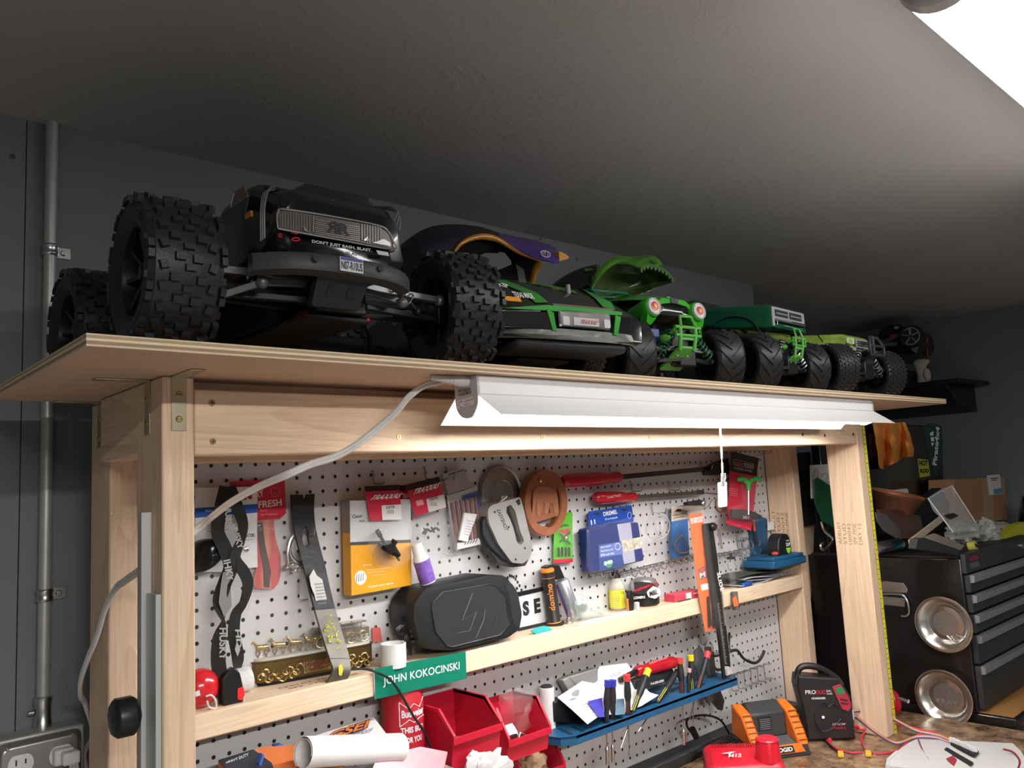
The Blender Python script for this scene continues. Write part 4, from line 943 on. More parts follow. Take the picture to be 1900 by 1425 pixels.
# purple beetle body
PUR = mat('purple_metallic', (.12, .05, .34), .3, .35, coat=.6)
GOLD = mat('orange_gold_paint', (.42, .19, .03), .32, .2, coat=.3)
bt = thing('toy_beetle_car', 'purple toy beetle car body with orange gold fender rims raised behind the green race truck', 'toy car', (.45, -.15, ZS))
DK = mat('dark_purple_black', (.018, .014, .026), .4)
top = [(738, 462, -.10), (768, 440, -.11), (800, 424, -.12), (840, 419, -.13), (885, 422, -.14), (925, 433, -.155)]
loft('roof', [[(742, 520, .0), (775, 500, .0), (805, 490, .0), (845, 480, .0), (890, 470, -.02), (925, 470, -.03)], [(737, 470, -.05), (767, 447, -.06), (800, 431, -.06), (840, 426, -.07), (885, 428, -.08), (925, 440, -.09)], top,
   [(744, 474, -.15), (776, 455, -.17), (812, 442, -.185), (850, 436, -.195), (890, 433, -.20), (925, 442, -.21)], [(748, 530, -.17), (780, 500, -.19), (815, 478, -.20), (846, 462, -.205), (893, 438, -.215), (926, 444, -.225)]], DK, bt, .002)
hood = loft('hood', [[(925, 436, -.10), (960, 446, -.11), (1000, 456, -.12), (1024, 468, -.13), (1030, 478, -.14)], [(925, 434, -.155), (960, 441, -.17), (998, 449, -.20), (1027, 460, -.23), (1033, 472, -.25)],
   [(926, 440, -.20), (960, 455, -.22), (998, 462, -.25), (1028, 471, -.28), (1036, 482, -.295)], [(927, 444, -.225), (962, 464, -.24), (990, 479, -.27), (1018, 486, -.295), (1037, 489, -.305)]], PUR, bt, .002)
def ribbon(pxs, ys, w_px, m, name, parent, t=.004):
    q = spline([P(x, y, d) for (x, y), d in zip(pxs, ys)], 6); rs = []
    for i, p in enumerate(q):
        f = i / (len(q) - 1); d = (q[min(i + 1, len(q) - 1)] - q[max(i - 1, 0)]).normalized(); v = (p - CO).normalized(); n = d.cross(v).normalized(); w_ = scale_at(p) * (w_px[0] + (w_px[1] - w_px[0]) * f) * .5 if len(w_px) == 2 else scale_at(p) * .5 * (w_px[0] + (w_px[1] - w_px[0]) * min(1, 2 * f) + (w_px[2] - w_px[1]) * max(0, 2 * f - 1))
        rs.append([p - n * w_, p - n * w_ * .5 - v * t, p + n * w_ * .5 - v * t, p + n * w_, p + v * t])
    b = B(); b.rings(rs); return b.obj(name, m, parent, smooth=60)
ribbon([(844, 466), (856, 452), (876, 442), (898, 439), (922, 444), (948, 460), (968, 472), (1000, 484)], [-.212, -.216, -.22, -.222, -.226, -.236, -.25, -.28], (6, 12, 3), GOLD, 'fender_rim', bt)
ribbon([(1003, 486), (994, 500), (989, 520), (987, 540), (978, 548)], [-.28, -.265, -.25, -.24, -.23], (13, 9), GOLD, 'fender_rim', bt)
b = B(); q = rnd([P(*a) for a in ((1037, 466, -.30), (1050, 471, -.30), (1057, 477, -.30), (1053, 481, -.30), (1038, 485, -.30))], .002); b.prism(q, (0, .02, 0)); b.obj('front_fender', GOLD, bt, bev=.002)
pl = PY(-.205); out = [(740, 470), (800, 470), (850, 460), (880, 444), (925, 446), (962, 468), (1000, 484), (992, 510), (984, 540), (940, 537), (890, 533), (800, 525), (745, 520)]
hole = [(891, 474), (905, 467), (922, 463), (944, 466), (956, 481), (957, 488), (935, 497), (914, 505), (902, 492)]
b = B(); b.plate(pts_on(pl, out), [pts_on(pl, hole)], (0, .012, 0)); b.obj('inner_panel', mat('shell_inside', (.007, .006, .006), .9, spec=.1), bt, smooth=0)
b = B(); b.prism(pts_on(PY(-.2058), [(957, 490), (972, 500), (980, 540), (966, 538)]), (0, .0006, 0)); b.obj('window', mat('smoked_window', (.03, .027, .027), .5), bt, smooth=0)
c = P(1012, 471, -.283); n_ = V((-.35, -.75, .55)).normalized(); u_ = V((1, -.3, .0)); u_ = (u_ - n_ * u_.dot(n_)).normalized(); v_ = n_.cross(u_)
s_ = scale_at(c); b = B(); b.tube([c + (u_ * math.cos(a) + v_ * math.sin(a)) * s_ * 9 for a in [2 * PI * i / 24 for i in range(24)]], s_ * .9, 6, loop=True)
for q in (((-.30, .95), (-.02, .2), (.02, .2), (.30, .95)), ((-.72, .6), (-.35, -.85), (0, .05), (.35, -.85), (.72, .6))):
    b.tube([c + (u_ * x + v_ * y) * s_ * 8.4 for x, y in q], s_ * .8, 6)
b.obj('round_badge', mat('badge_white', (.6, .6, .62), .4), hood)
# green shell with jagged mouth, and the black one behind it
SK = mat('slime_green', (.16, .44, .03), .28, coat=.5, var=.35, vscale=25, dirt=(.05, .22, .02))
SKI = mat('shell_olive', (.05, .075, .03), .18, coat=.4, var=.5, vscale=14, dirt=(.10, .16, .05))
sh = thing('toy_monster_car', 'translucent green toy car shell with jagged toothed lip tipped up above the headlight truck', 'toy car', (.75, -.12, ZS))
loft('side', [[(1003, 552, -.02), (1030, 545, -.03), (1062, 552, -.05), (1100, 556, -.08)], [(1008, 545, -.05), (1035, 521, -.07), (1070, 503, -.09), (1108, 493, -.10)], [(1010, 548, -.08), (1038, 530, -.10), (1072, 518, -.12), (1104, 512, -.13)], [(1012, 560, -.10), (1040, 558, -.12), (1070, 560, -.14), (1100, 560, -.15)]], mat('shell_black_green', (.006, .012, .008), .12, coat=.6), sh, .002)
loft('side_flash', [[(1084, 500, -.108), (1096, 495, -.105), (1112, 494, -.105)], [(1086, 504, -.122), (1098, 502, -.12), (1110, 500, -.118)]], SK, sh, .002)
loft('shell_inside', [[(1098, 560, -.14), (1096, 530, -.15), (1112, 503, -.16), (1140, 490, -.17), (1180, 493, -.19), (1210, 495, -.21), (1232, 502, -.23)],
   [(1125, 556, -.10), (1128, 534, -.10), (1140, 516, -.11), (1160, 505, -.12), (1190, 503, -.14), (1215, 506, -.16), (1240, 511, -.19)],
   [(1150, 552, -.10), (1160, 545, -.10), (1172, 537, -.10), (1190, 528, -.11), (1208, 522, -.13), (1228, 520, -.15), (1248, 521, -.18)],
   [(1150, 558, -.14), (1168, 553, -.14), (1186, 547, -.14), (1203, 541, -.15), (1220, 534, -.16), (1236, 528, -.18), (1249, 524, -.20)]], SKI, sh, .002)
loft('shell_top', [[(1097, 530, -.16), (1106, 508, -.165), (1122, 490, -.17), (1145, 478, -.175), (1175, 478, -.18), (1203, 475, -.19), (1214, 477, -.21), (1229, 492, -.23)],
   [(1098, 533, -.168), (1109, 512, -.173), (1126, 494, -.18), (1148, 483, -.185), (1172, 486, -.20), (1190, 483, -.21), (1206, 484, -.22), (1222, 495, -.235)],
   [(1099, 536, -.172), (1112, 516, -.178), (1130, 498, -.185), (1150, 488, -.19), (1170, 492, -.21), (1186, 497, -.225), (1206, 493, -.23), (1224, 498, -.237)]], SK, sh, .003)
b = B(); q = spline([P(*a) for a in ((1188, 500, -.23), (1202, 492, -.234), (1220, 496, -.24), (1236, 504, -.245), (1250, 520, -.25))], 5)
for i in range(0, len(q) - 2, 2):
    d = (q[i + 1] - q[i]); b.prism([q[i], q[i + 2], q[i + 1] + V((0, 0, -.010))], (0, .003, 0))
b.tube(q, .0028, 6); b.obj('toothed_lip', mat('lip_pale_green', (.10, .22, .06), .35), sh)
b = B(); b.lathe([(.0075, 0), (.0075, .004), (.002, .004)], P(1216, 484, -.238), (.5, -.7, .3), n=16); b.obj('eye_ring', SK, sh)
b = B(); b.lathe([(.0058, 0), (.0001, .001)], P(1216, 484, -.2435), (.5, -.7, .3), n=16); b.obj('eye_hole', INK, sh)
b = B(); b.box((.585, -.13, ZS + .0005), (.64, -.09, ZS + .20)); b.obj('chassis', MATTE, sh, bev=.006)
b = B(); b.prism(pts_on(PY(-.156), [(1098, 512), (1112, 520), (1110, 560), (1098, 560)]), (0, .01, 0)); b.obj('support', mat('shell_edge', (.03, .05, .03), .3), sh)
# ---------------------------------------------------------------- black shelf on the far right wall with a toy car and a figurine
sx = 2.93
ws = thing('wall_shelf', 'black shelf fixed to the far right wall behind the plywood end', 'shelf', (3.05, .05, 1.95))
b = B(); b.prism([V((sx, -.16, 1.968)), V((3.279, -.16, 1.968)), V((3.279, .40, 1.968)), V((sx, .40, 1.968))], (0, 0, .016)); b.obj('board', BLACK, ws, bev=.003)
b = B(); b.prism([V((sx + .02, -.10, 1.967)), V((3.279, -.10, 1.967)), V((3.279, -.10, 1.86)), V((sx + .12, -.10, 1.90))], (0, .40, 0)); b.obj('bracket', BLACK, ws, bev=.003)
zs2 = 1.9845
cr_ = thing('toy_car', 'black toy rally car with red number and chrome wheel on the far wall shelf', 'toy car', (3.03, .13, zs2))
K = PX(2.96)
b = B(); sil = [(1628, 652), (1627, 628), (1634, 612), (1650, 603), (1668, 602), (1684, 609), (1700, 616), (1706, 640), (1700, 655), (1660, 656)]
q = [PX(2.96).p(*a) for a in sil]; q2 = [PX(2.96).p(*a) + V((.16, 0, 0)) for a in sil]; c0 = sum(q, V()) / len(q)
b.rings([[c0.lerp(p, .82) + V((-.012, 0, 0)) for p in q], q, q2]); b.obj('body_shell', GB, cr_, smooth=30)
pl = PX(2.9455)
b = B(); b.prism([pl.p(*a) for a in ((1635, 633), (1650, 626), (1672, 616), (1672, 622), (1652, 633), (1637, 638))], (.0008, 0, 0)); b.obj('stripe', mat('stripe_grey', (.08, .08, .09), .3), cr_, smooth=0)
b = B(); write(b, '700', pl.off(.001), (1652, 628), (1664, 625), 7, .03); b.obj('lettering', mat('pink_red', (.6, .06, .12), .4), cr_, smooth=0)
b = B(); b.prism([pl.off(.001).p(*a) for a in ((1640, 637), (1665, 634), (1664, 641), (1642, 642))], (.0008, 0, 0)); b.obj('headlight', CH, cr_, smooth=0)
b = B(); b.prism([pl.off(.001).p(*a) for a in ((1659, 606), (1668, 605), (1666, 610), (1660, 611))], (.0008, 0, 0)); b.obj('sticker', SF, cr_, smooth=0)
c = PX(2.93).p(1692, 624); s_ = scale_at(c)
b = B(); b.lathe([(s_ * 19, -.0), (s_ * 21, .006), (s_ * 21, .03), (s_ * 18, .035)], c + V((-.012, 0, 0)), (1, .15, 0), n=26, cap=True); wh_ = b.obj('wheel', RUB, cr_)
b = B()
for i in range(5):
    a = 2 * PI * i / 5 + .3; d = V((0, math.cos(a), math.sin(a))); b.bar(c + V((-.0145, 0, 0)) + d * s_ * 3, c + V((-.0145, 0, 0)) + d * s_ * 15, s_ * 4, .003)
b.tube([c + V((-.0135, math.cos(a) * s_ * 15.5, math.sin(a) * s_ * 15.5)) for a in [2 * PI * i / 22 for i in range(22)]], s_ * 1.1, 6, loop=True); b.obj('rim', SF, wh_)
b = B(); b.box((2.97, c.y + .05, zs2), (3.11, c.y + .17, zs2 + .06)); b.obj('stand', MATTE, cr_)
fg = thing('figurine', 'small pale stone torso figurine on the far wall shelf end', 'figurine', (3.0, -.02, zs2))
b = B(); c = PX(2.99).p(1712, 694); c.z = zs2; s_ = scale_at(c)
rs = []
for z, w_, d_, ox in ((0, 11, 9, 0), (8, 12, 10, 1), (16, 9.5, 8, 0), (24, 9, 7, -2), (32, 11, 8, -2), (38, 15, 9, 0), (42, 14, 8, 1), (45, 6, 5, 0)):
    rs.append([c + V((math.sin(t) * d_ * s_ * .8, -(math.cos(t) * w_ + ox) * s_, z * s_)) for t in [2 * PI * i / 16 for i in range(16)]])
b.rings(rs); b.ball(c + V((-.008, -.020, .030)), (.016, .016, .030), 12, 8); b.ball(c + V((0, .012, .088)), (.014, .020, .014), 12, 8); b.obj('torso', mat('pale_stone', (.48, .46, .38), .7, bump=.3), fg, smooth=60)
b = B(); c = PX(3.05).p(1718, 632); b.ball(c, (.01, .012, .018), 10, 6); b.cyl((c.x, c.y, zs2), c, .008, .005); tag(b.obj('vase', mat('dark_red_glaze', (.18, .02, .015), .3)), 'small dark red pointed ornament behind the pale figurine', 'ornament')
# white door edge at the far right
b = B(); b.box((3.255, -.50, 1.55), (3.279, -.36, 2.03)); tag(b.obj('switch_panel', mat('cream_paint', (.55, .54, .47), .5), bev=.004), 'cream panel with dark slot on the right wall at the picture edge', 'panel')
# ================================================================ things hanging on the pegboard
def T(name, label, cat, px, py, y, group=None): return thing(name, label, cat, P(px, py, y), 0, group)
def sheet(par, name, poly, y, m, t=.0008, r=0.0, bev=0.0, lb=None, smooth=30):
    b = B(); q = pts_on(PY(y), poly)
    if r: q = rnd(q, r)
    b.prism(q, (0, t, 0)); o = b.obj(name, m, par, bev=bev, smooth=smooth)
    if lb: lab(o, lb)
    return o
def words_(par, items, m, name='lettering', bold=.012):
    b = B()
    for t, a, c, h, y in items: write(b, t, PY(y), a, c, h, bold)
    return b.obj(name, m, par, smooth=0)
def lines_(par, rows, y, m, n=1, name='small_print', th=.9):
    b = B()
    for (x0, y0, x1, y1) in rows:
        a = P(x0, y0, y); c = P(x1, y1, y); h = scale_at(a) * th
        b.prism([a, c, c + V((0, 0, h)), a + V((0, 0, h))], (0, .0002, 0))
    return b.obj(name, m, par, smooth=0)
def bag(par, poly, y, name='plastic_bag', amp=.006, d=.012, seed=0, m=None):
    """crumpled clear bag inside an outline"""
    q = pts_on(PY(y), poly); c = sum(q, V()) / len(q); q = spline(q + [q[0]], 4)[:-1]; rows = []
    for f, dd in ((1, 0), (.86, -d * .8), (.6, -d), (.3, -d * 1.1), (.05, -d * 1.1)):
        rows.append([c.lerp(p, f) + V((0, dd, 0)) for p in q])
    rows.reverse(); b = B(); b.grid(rows, close=True); b.shake(amp, 70, seed)
    return b.obj(name, m or BAG, par, smooth=80)
CR = mat('card_red', (.52, .02, .05), .4); CW = mat('card_white', (.70, .70, .70), .5); CB = mat('card_blue', (.015, .07, .35), .4)
GREYP = mat('grey_print', (.25, .25, .27), .6)
def hook(px, py, L=.045, drop=0, y=0, up=.012, group='wire hooks in the pegboard', label=None, par=None):
    p = P(px, py, 0); b = B()
    q = [p + V((0, .004, .006)), p + V((0, -.004, .004)), p + V((0, -.006, -.012)), p + V((0, -.010, -.018)), p + V((0, -L, -.018)), p + V((0, -L - .006, -.018 + up))]
    b.tube(spline(q, 4), .0016, 7); o = b.obj('pegboard_hook', ZINC, par, smooth=60)
    if par is None: tag(o, label or 'bare wire hook in the pegboard', 'hook')
    return o
# 1 respirator pack
t = T('respirator_pack', 'white and blue respirator card with black half mask in clear blister, far left of pegboard', 'package', 420, 905, -.02)
sheet(t, 'card', [(362, 905), (478, 903), (477, 1000), (478, 1052), (425, 1060), (362, 1062)], -.018, CW, .001)
sheet(t, 'blue_band', [(362, 943), (478, 935), (478, 951), (362, 961)], -.0183, mat('band_blue', (.02, .10, .42), .4), .0003)
words_(t, [('M', (451, 928), (468, 926), 11, -.0186)], mat('print_red', (.65, .02, .03), .4), bold=.04)
words_(t, [('PAINT', (446, 990), (461, 988), 6, -.0186), ('RESPIRATORS', (444, 999), (473, 996), 7, -.0186)], INK)
words_(t, [('Paint Odor', (382, 951), (412, 947), 5, -.0188)], WINK)
lines_(t, [(385, 971 + i * 5, 425, 968 + i * 5) for i in range(4)] + [(445, 1003, 470, 1001), (446, 1009, 456, 1008)], -.0186, GREYP)
b = B(); c = P(457, 1019, -.019); b.lathe([(.0045, 0), (.0045, .0012), (.003, .0022), (.0001, .0022)], c, (0, -1, 0), n=16); b.obj('valve', STEEL, t)
b = B(); o_ = [(362, 1012, -.03), (378, 1002, -.04), (402, 1000, -.045), (418, 1010, -.04), (412, 1035, -.045), (392, 1055, -.045), (370, 1064, -.035), (350, 1060, -.025)]
q = spline([P(*a) for a in o_] + [P(*o_[0])], 4)[:-1]; c = sum(q, V()) / len(q); b.rings([[c.lerp(p, f) + V((0, d, 0)) for p in q] for f, d in ((1, .02), (1, .004), (.88, -.008), (.5, -.014), (.05, -.016))]); b.obj('half_mask', mat('mask_black', (.01, .01, .011), .18), t, smooth=60)
bag(t, [(358, 1040), (420, 1030), (470, 1050), (472, 1095), (450, 1150), (420, 1150), (400, 1165), (358, 1182)], -.024, 'blister', .003, .02, 3, CLEAR)
# 2 bacon card
t = T('bacon_card', 'red card with wavy bacon shaped air freshener in a clear bag', 'package', 500, 890, -.012)
sheet(t, 'card', [(427, 893), (500, 890), (528, 886), (531, 952), (519, 963), (476, 965), (477, 915), (428, 908)], -.008, CR, .0008)
words_(t, [('RY', (476, 925), (491, 920), 13, -.0085), ('FRESH', (480, 943), (523, 938), 13, -.0085)], mat('print_cream', (.75, .68, .62), .5), bold=.02)
b = B(); pg = [(503, 908), (506, 903), (510, 906), (515, 905), (519, 903), (518, 909), (519, 916), (514, 921), (506, 921), (503, 916)]
b.tube([P(x, y, -.0088) for x, y in pg], .0004, 5, loop=True); b.tube([P(x, y, -.0088) for x, y in ((508, 915), (511, 913), (514, 915), (511, 918))], .0004, 5, loop=True); b.obj('pig_outline', mat('print_pink', (.72, .30, .32), .5), t)
words_(t, [('Bacon', (483, 949), (496, 948), 4, -.0085), ('Air Freshener', (484, 957), (515, 955), 4, -.0085)], mat('print_pink'))
def baconmat():
    m = bpy.data.materials.new('bacon_print'); m.use_nodes = True; nt = m.node_tree; b_ = nt.nodes['Principled BSDF']; L = nt.links
    tc = nt.nodes.new('ShaderNodeTexCoord'); mp = nt.nodes.new('ShaderNodeMapping'); mp.inputs['Scale'].default_value = (60, 60, 9); L.new(tc.outputs['Object'], mp.inputs[0])
    n = nt.nodes.new('ShaderNodeTexNoise'); n.inputs['Scale'].default_value = 1; n.inputs['Detail'].default_value = 5; L.new(mp.outputs[0], n.inputs[0])
    r = nt.nodes.new('ShaderNodeValToRGB'); e = r.color_ramp.elements; e[0].position = .3; e[0].color = (.22, .01, .015, 1); e[1].position = .68; e[1].color = (.62, .24, .16, 1); k = e.new(.46); k.color = (.52, .06, .07, 1); k = e.new(.55); k.color = (.50, .08, .06, 1)
    L.new(n.outputs['Fac'], r.inputs[0]); L.new(r.outputs[0], b_.inputs['Base Color']); b_.inputs['Roughness'].default_value = .35; return m
L_ = spline([(478, 966, 0), (474, 1005, 0), (478, 1040, 0), (471, 1075, 0), (474, 1092, 0)], 6); R_ = spline([(508, 964, 0), (512, 1000, 0), (521, 1035, 0), (519, 1075, 0), (508, 1093, 0)], 6)
sheet(t, 'bacon_strip', [(p.x, p.y) for p in L_] + [(p.x, p.y) for p in reversed(R_)], -.0095, baconmat(), .0015)
sheet(t, 'dark_streak', [(476, 970), (487, 968), (492, 1010), (503, 1060), (500, 1090), (489, 1090), (488, 1055), (480, 1010)], -.0098, mat('streak_dark', (.06, .025, .015), .4), .0003)
bag(t, [(476, 965), (524, 963), (532, 1000), (530, 1060), (528, 1100), (500, 1106), (470, 1104), (474, 1040)], -.011, 'clear_bag', .002, .005, 5)
# lanyard
t = T('lanyard', 'black and grey lanyard with white lettering, buckle and red button hanging at the left', 'lanyard', 428, 908, -.05)
LB = mat('lanyard_black', (.012, .012, .012), .75); LG = mat('lanyard_grey', (.22, .22, .21), .7)
def strap(pts, w, name, m, par, t_=.0012):
    q = spline([P(x, y, d) for x, y, d, _ in pts], 5); tw = []
    for i in range(len(pts) - 1):
        for j in range(5): tw.append(pts[i][3] + (pts[i + 1][3] - pts[i][3]) * j / 5)
    tw.append(pts[-1][3]); rs = []
    for i, p in enumerate(q):
        d = (q[min(i + 1, len(q) - 1)] - q[max(i - 1, 0)]).normalized(); v = (p - CO).normalized(); n = d.cross(v).normalized(); a = tw[i]
        u = (n * math.cos(a) + n.cross(d) * math.sin(a)) * w / 2; k = u.cross(d).normalized() * t_ / 2
        rs.append([p - u - k, p + u - k, p + u + k, p - u + k])
    b = B(); b.rings(rs); return b.obj(name, m, par, smooth=40), q
s1, qa = strap([(420, 903, -.055, 0), (410, 945, -.056, .2), (404, 985, -.057, .5), (416, 1015, -.058, .3), (428, 1050, -.06, 0), (416, 1085, -.06, -.3), (408, 1115, -.06, .2), (414, 1150, -.06, 1.4), (407, 1185, -.06, .4), (405, 1225, -.062, 0), (411, 1265, -.064, 0), (424, 1322, -.066, 0)], .0215, 'strap', LB, t)
s2, qb = strap([(426, 903, -.052, 0), (440, 940, -.053, .2), (451, 972, -.053, .6), (446, 1005, -.056, .8), (436, 1036, -.062, .4), (453, 1062, -.062, .2), (460, 1085, -.062, .5), (452, 1118, -.06, .9), (438, 1140, -.06, .6), (434, 1175, -.06, .2), (441, 1215, -.06, .1), (441, 1240, -.062, 1.0)], .0185, 'strap', LB, t)
sheet(t, 'grey_panel', [(414, 1062), (430, 1058), (428, 1095), (430, 1125), (416, 1145), (406, 1118), (410, 1085)], -.064, LG, .0008)
for txt, a, u, v in (('HUSKY', (407, 1165), (0, 60), (14, 0)), ('HUSKY', (417, 940), (2, 45), (12, -3)), ('HUSKY', (428, 975), (14, 45), (11, -4)), ('IHKY', (414, 1040), (8, 40), (13, -3)), ('HD', (436, 1168), (4, 34), (9, 0))):
    pl = PY(-.0655); o = pl.p(*a); b = B(); letters(b, txt, o, pl.p(a[0] + u[0], a[1] + u[1]) - o, pl.p(a[0] + v[0], a[1] + v[1]) - o, .03); b.obj('lettering', mat('lanyard_print', (.38, .38, .37), .6), s1, smooth=0)
b = B(); b.prism([PY(-.066).p(*a) for a in ((440, 1190), (446, 1205), (441, 1218), (436, 1205))], (0, .001, 0)); b.obj('diamond_print', mat('lanyard_print'), s2, smooth=0)
sheet(t, 'buckle', [(420, 1250), (436, 1238), (446, 1248), (452, 1275), (453, 1300), (446, 1312), (430, 1330), (418, 1322), (413, 1290), (412, 1262)], -.078, BLACK, .016, .003, .002)
sheet(t, 'red_button', [(441, 1278), (452, 1274), (455, 1288), (450, 1300), (441, 1298)], -.0795, mat('button_red', (.75, .03, .03), .35), .002, .002, .0008)
b = B(); b.tube(spline([P(x, y, -.07) for x, y in ((446, 1240), (458, 1252), (466, 1268), (463, 1290), (458, 1310), (450, 1316))], 5), [.003 + .0035 * math.sin(i / 8) ** 2 for i in range(26)], 8); b.obj('clear_clip', CLEAR, t)
# pry bar
t = T('pry_bar', 'flat black pry bar with worn steel hooked foot and yellow paint marks', 'pry bar', 562, 920, -.03)
PBK = mat('prybar_black', (.022, .022, .024), .42, .3, bump=.4, bscale=90)
PBS = mat('prybar_worn_steel', (.13, .12, .105), .5, .6, bump=.3, bscale=60, var=.35, vscale=60)
Lf = [(541, 918, -.022), (543, 950, -.023), (547, 985, -.024), (557, 1025, -.028), (567, 1065, -.034), (577, 1105, -.042), (588, 1145, -.052), (600, 1185, -.064), (612, 1222, -.080)]
Rt = [(584, 916, -.022), (583, 948, -.023), (586, 980, -.024), (595, 1018, -.028), (606, 1060, -.034), (615, 1100, -.042), (626, 1142, -.052), (638, 1182, -.064), (650, 1222, -.080)]
a = spline([P(*q) for q in Lf], 3); c = spline([P(*q) for q in Rt], 3)
def barpiece(a, c, name, m, th=.0055):
    rs = [[p, p.lerp(q, .5), q, q + V((0, th, 0)), p.lerp(q, .5) + V((0, th, 0)), p + V((0, th, 0))] for p, q in zip(a, c)]
    b = B(); b.rings(rs); return b.obj(name, m, t, smooth=50, bev=.0006)
out = [p for p in a[:13]] + list(reversed(c[:13])); nt_ = [P(570, 917, -.022), P(566, 932, -.0225), P(561, 917.5, -.022)]
hole = [P(x, y, d) for x, y, d in ((567, 976, -.024), (572, 982, -.024), (573, 1000, -.0255), (575, 1010, -.027), (569, 1015, -.027), (563, 1010, -.026), (561, 1000, -.0255), (562, 985, -.024))]
b = B(); b.plate(out + nt_, [hole], (0, .0055, 0)); b.obj('bar', PBK, t, smooth=30)
barpiece(a[12:18], c[12:18], 'bar', PBK); barpiece(a[17:], c[17:], 'worn_end', PBS)
La = spline([P(*q) for q in ((612, 1222, -.080), (618, 1243, -.088), (610, 1262, -.083), (596, 1276, -.072), (580, 1288, -.062))], 5); Ra = spline([P(*q) for q in ((650, 1222, -.080), (651, 1246, -.088), (643, 1262, -.083), (626, 1274, -.072), (606, 1285, -.062))], 5)
barpiece(La, Ra, 'foot', PBS, .005)
sheet(t, 'label', [(574, 1070), (582, 1056), (588, 1068), (598, 1075), (606, 1110), (608, 1128), (590, 1132), (584, 1105), (577, 1088)], -.0445, mat('label_worn', (.62, .62, .60), .6), .0005)
lines_(t, [(584 + i, 1085 + i * 6, 600 + i, 1083 + i * 6) for i in range(7)], -.046, GREYP, th=1.5)
b = B(); random.seed(3)
for i in range(60):
    f = random.random(); x = 600 + 18 * f + random.uniform(-3, 16); y = 1140 + 50 * f + random.uniform(-10, 20); s = random.uniform(.6, 2.2); q = PY(-.050 - .018 * f - .006)
    b.prism([q.p(x - s, y - s), q.p(x + s, y - s * .5), q.p(x + s * .6, y + s), q.p(x - s * .8, y + s * .7)], (0, .0004, 0))
b.obj('yellow_flecks', mat('paint_yellow', (.62, .60, .05), .5), t, smooth=0)
sheet(t, 'yellow_spot', [(628, 1236), (634, 1232), (637, 1242), (634, 1254), (629, 1253)], -.0905, mat('paint_yellow'), .0005, .002)
hook(565, 975, .03, label='wire hook holding the pry bar')
# shackle
t = T('shackle', 'round chrome shackle hanging behind the black pry bar', 'shackle', 560, 990, -.015)
b = B(); c = P(561, 1016, -.014); b.tube([c + V((math.cos(a) * .024, 0, math.sin(a) * .026)) for a in [2 * PI * i / 30 for i in range(30)]], .0028, 8, loop=True); b.obj('ring', STEEL, t)
b = B()
for x, y in ((531, 1052), (541, 1047), (550, 1050), (557, 1055), (546, 1058)): b.ball(P(x, y, -.018), (.005, .006, .0045), 10, 6)
b.cyl(P(528, 1052, -.016), P(560, 1050, -.016), .003); b.tube(spline([P(x, y, -.015) for x, y in ((536, 1048), (534, 1025), (540, 1000), (552, 988))], 5), .003, 8); b.obj('pin', STEEL, t)
b = B(); q = [P(x, y, d) for x, y, d in ((556, 1076, 0), (556, 1080, -.012), (557, 1108, -.012), (560, 1114, -.014), (572, 1112, -.02))]; b.tube(q, .0014, 7); tag(b.obj('pegboard_hook', ZINC), 'bare bent wire hook below the pry bar ring', 'hook')
# 3 yellow box
t = T('yellow_box', 'flat orange yellow box with grey top standing out beside the pry bar', 'box', 700, 1100, -.03)
YB = mat('box_amber', (.72, .33, .015), .45); 
F0, F1 = -.040, -.012
b = B(); fr = [P(649, 929, F0), P(735, 926, F0), P(764, 1085, F0), P(653, 1104, F0)]
fr = [P(649, 929, F0), P(762, 926, F0), P(764, 1086, F0), P(652, 1106, F0)]
b.prism(fr, (0, F1 - F0, 0)); b.obj('carton', YB, t, bev=.001)
sheet(t, 'grey_panel', [(649.5, 929), (762, 926), (763, 1003), (650, 1008)], F0 - .0004, mat('box_grey', (.55, .55, .56), .5), .0005)
sheet(t, 'dark_line', [(650, 1006), (762, 1001), (762, 1007), (650, 1012)], F0 - .0008, mat('line_dark', (.05, .05, .05), .5), .0004)
sd = [P(633, 931, F1), P(649, 929, F0 + .0), P(652, 1106, F0), P(637, 1102, F1)]
b = B(); X0 = fr[0].x - .0005; b.prism([V((X0, F0, fr[0].z)), V((X0, F1, fr[0].z)), V((X0, F1, fr[0].z - .062)), V((X0, F0, fr[0].z - .062))], (-.0003, 0, 0)); b.obj('side_panel', mat('box_brown_grey', (.26, .20, .15), .5), t, smooth=0)
b = B(); letters(b, 'Chip Clip Multi-Pack', (X0 - .0004, F1 - .007, fr[3].z + .012), (0, 0, .075), (0, -.011, 0), .01) ; b.obj('lettering', mat('box_text', (.75, .45, .15), .5), t, smooth=0)
words_(t, [('Gear', (654, 962), (673, 960), 7, F0 - .0008), ('Pack', (667, 969), (677, 968), 4, F0 - .0008)], INK)
words_(t, [('reclaim your space.', (684, 1092), (731, 1084), 5, F0 - .0006), ('For use in the', (675, 1050), (690, 1049), 3, F0 - .0006), ('4 pack', (667, 1078), (677, 1077), 4, F0 - .0006)], WINK)
lines_(t, [(681, 1058, 720, 1055), (681, 1063, 712, 1060), (690, 1068, 716, 1066)], F0 - .0006, mat('text_light', (.8, .6, .35), .5))
b = B(); c = P(669, 1072, F0 - .0008); b.cyl(c, c + V((0, .0006, 0)), .0125, n=28); k = b.obj('round_label', CW, t, smooth=0)
b = B()
for i in range(4): x = 661 + i * 4; b.bar(P(x, 1080 - i, F0 - .001), P(x + 1.5, 1066 - i, F0 - .001), .0011, .0003)
b.obj('clip_print', INK, k, smooth=0)
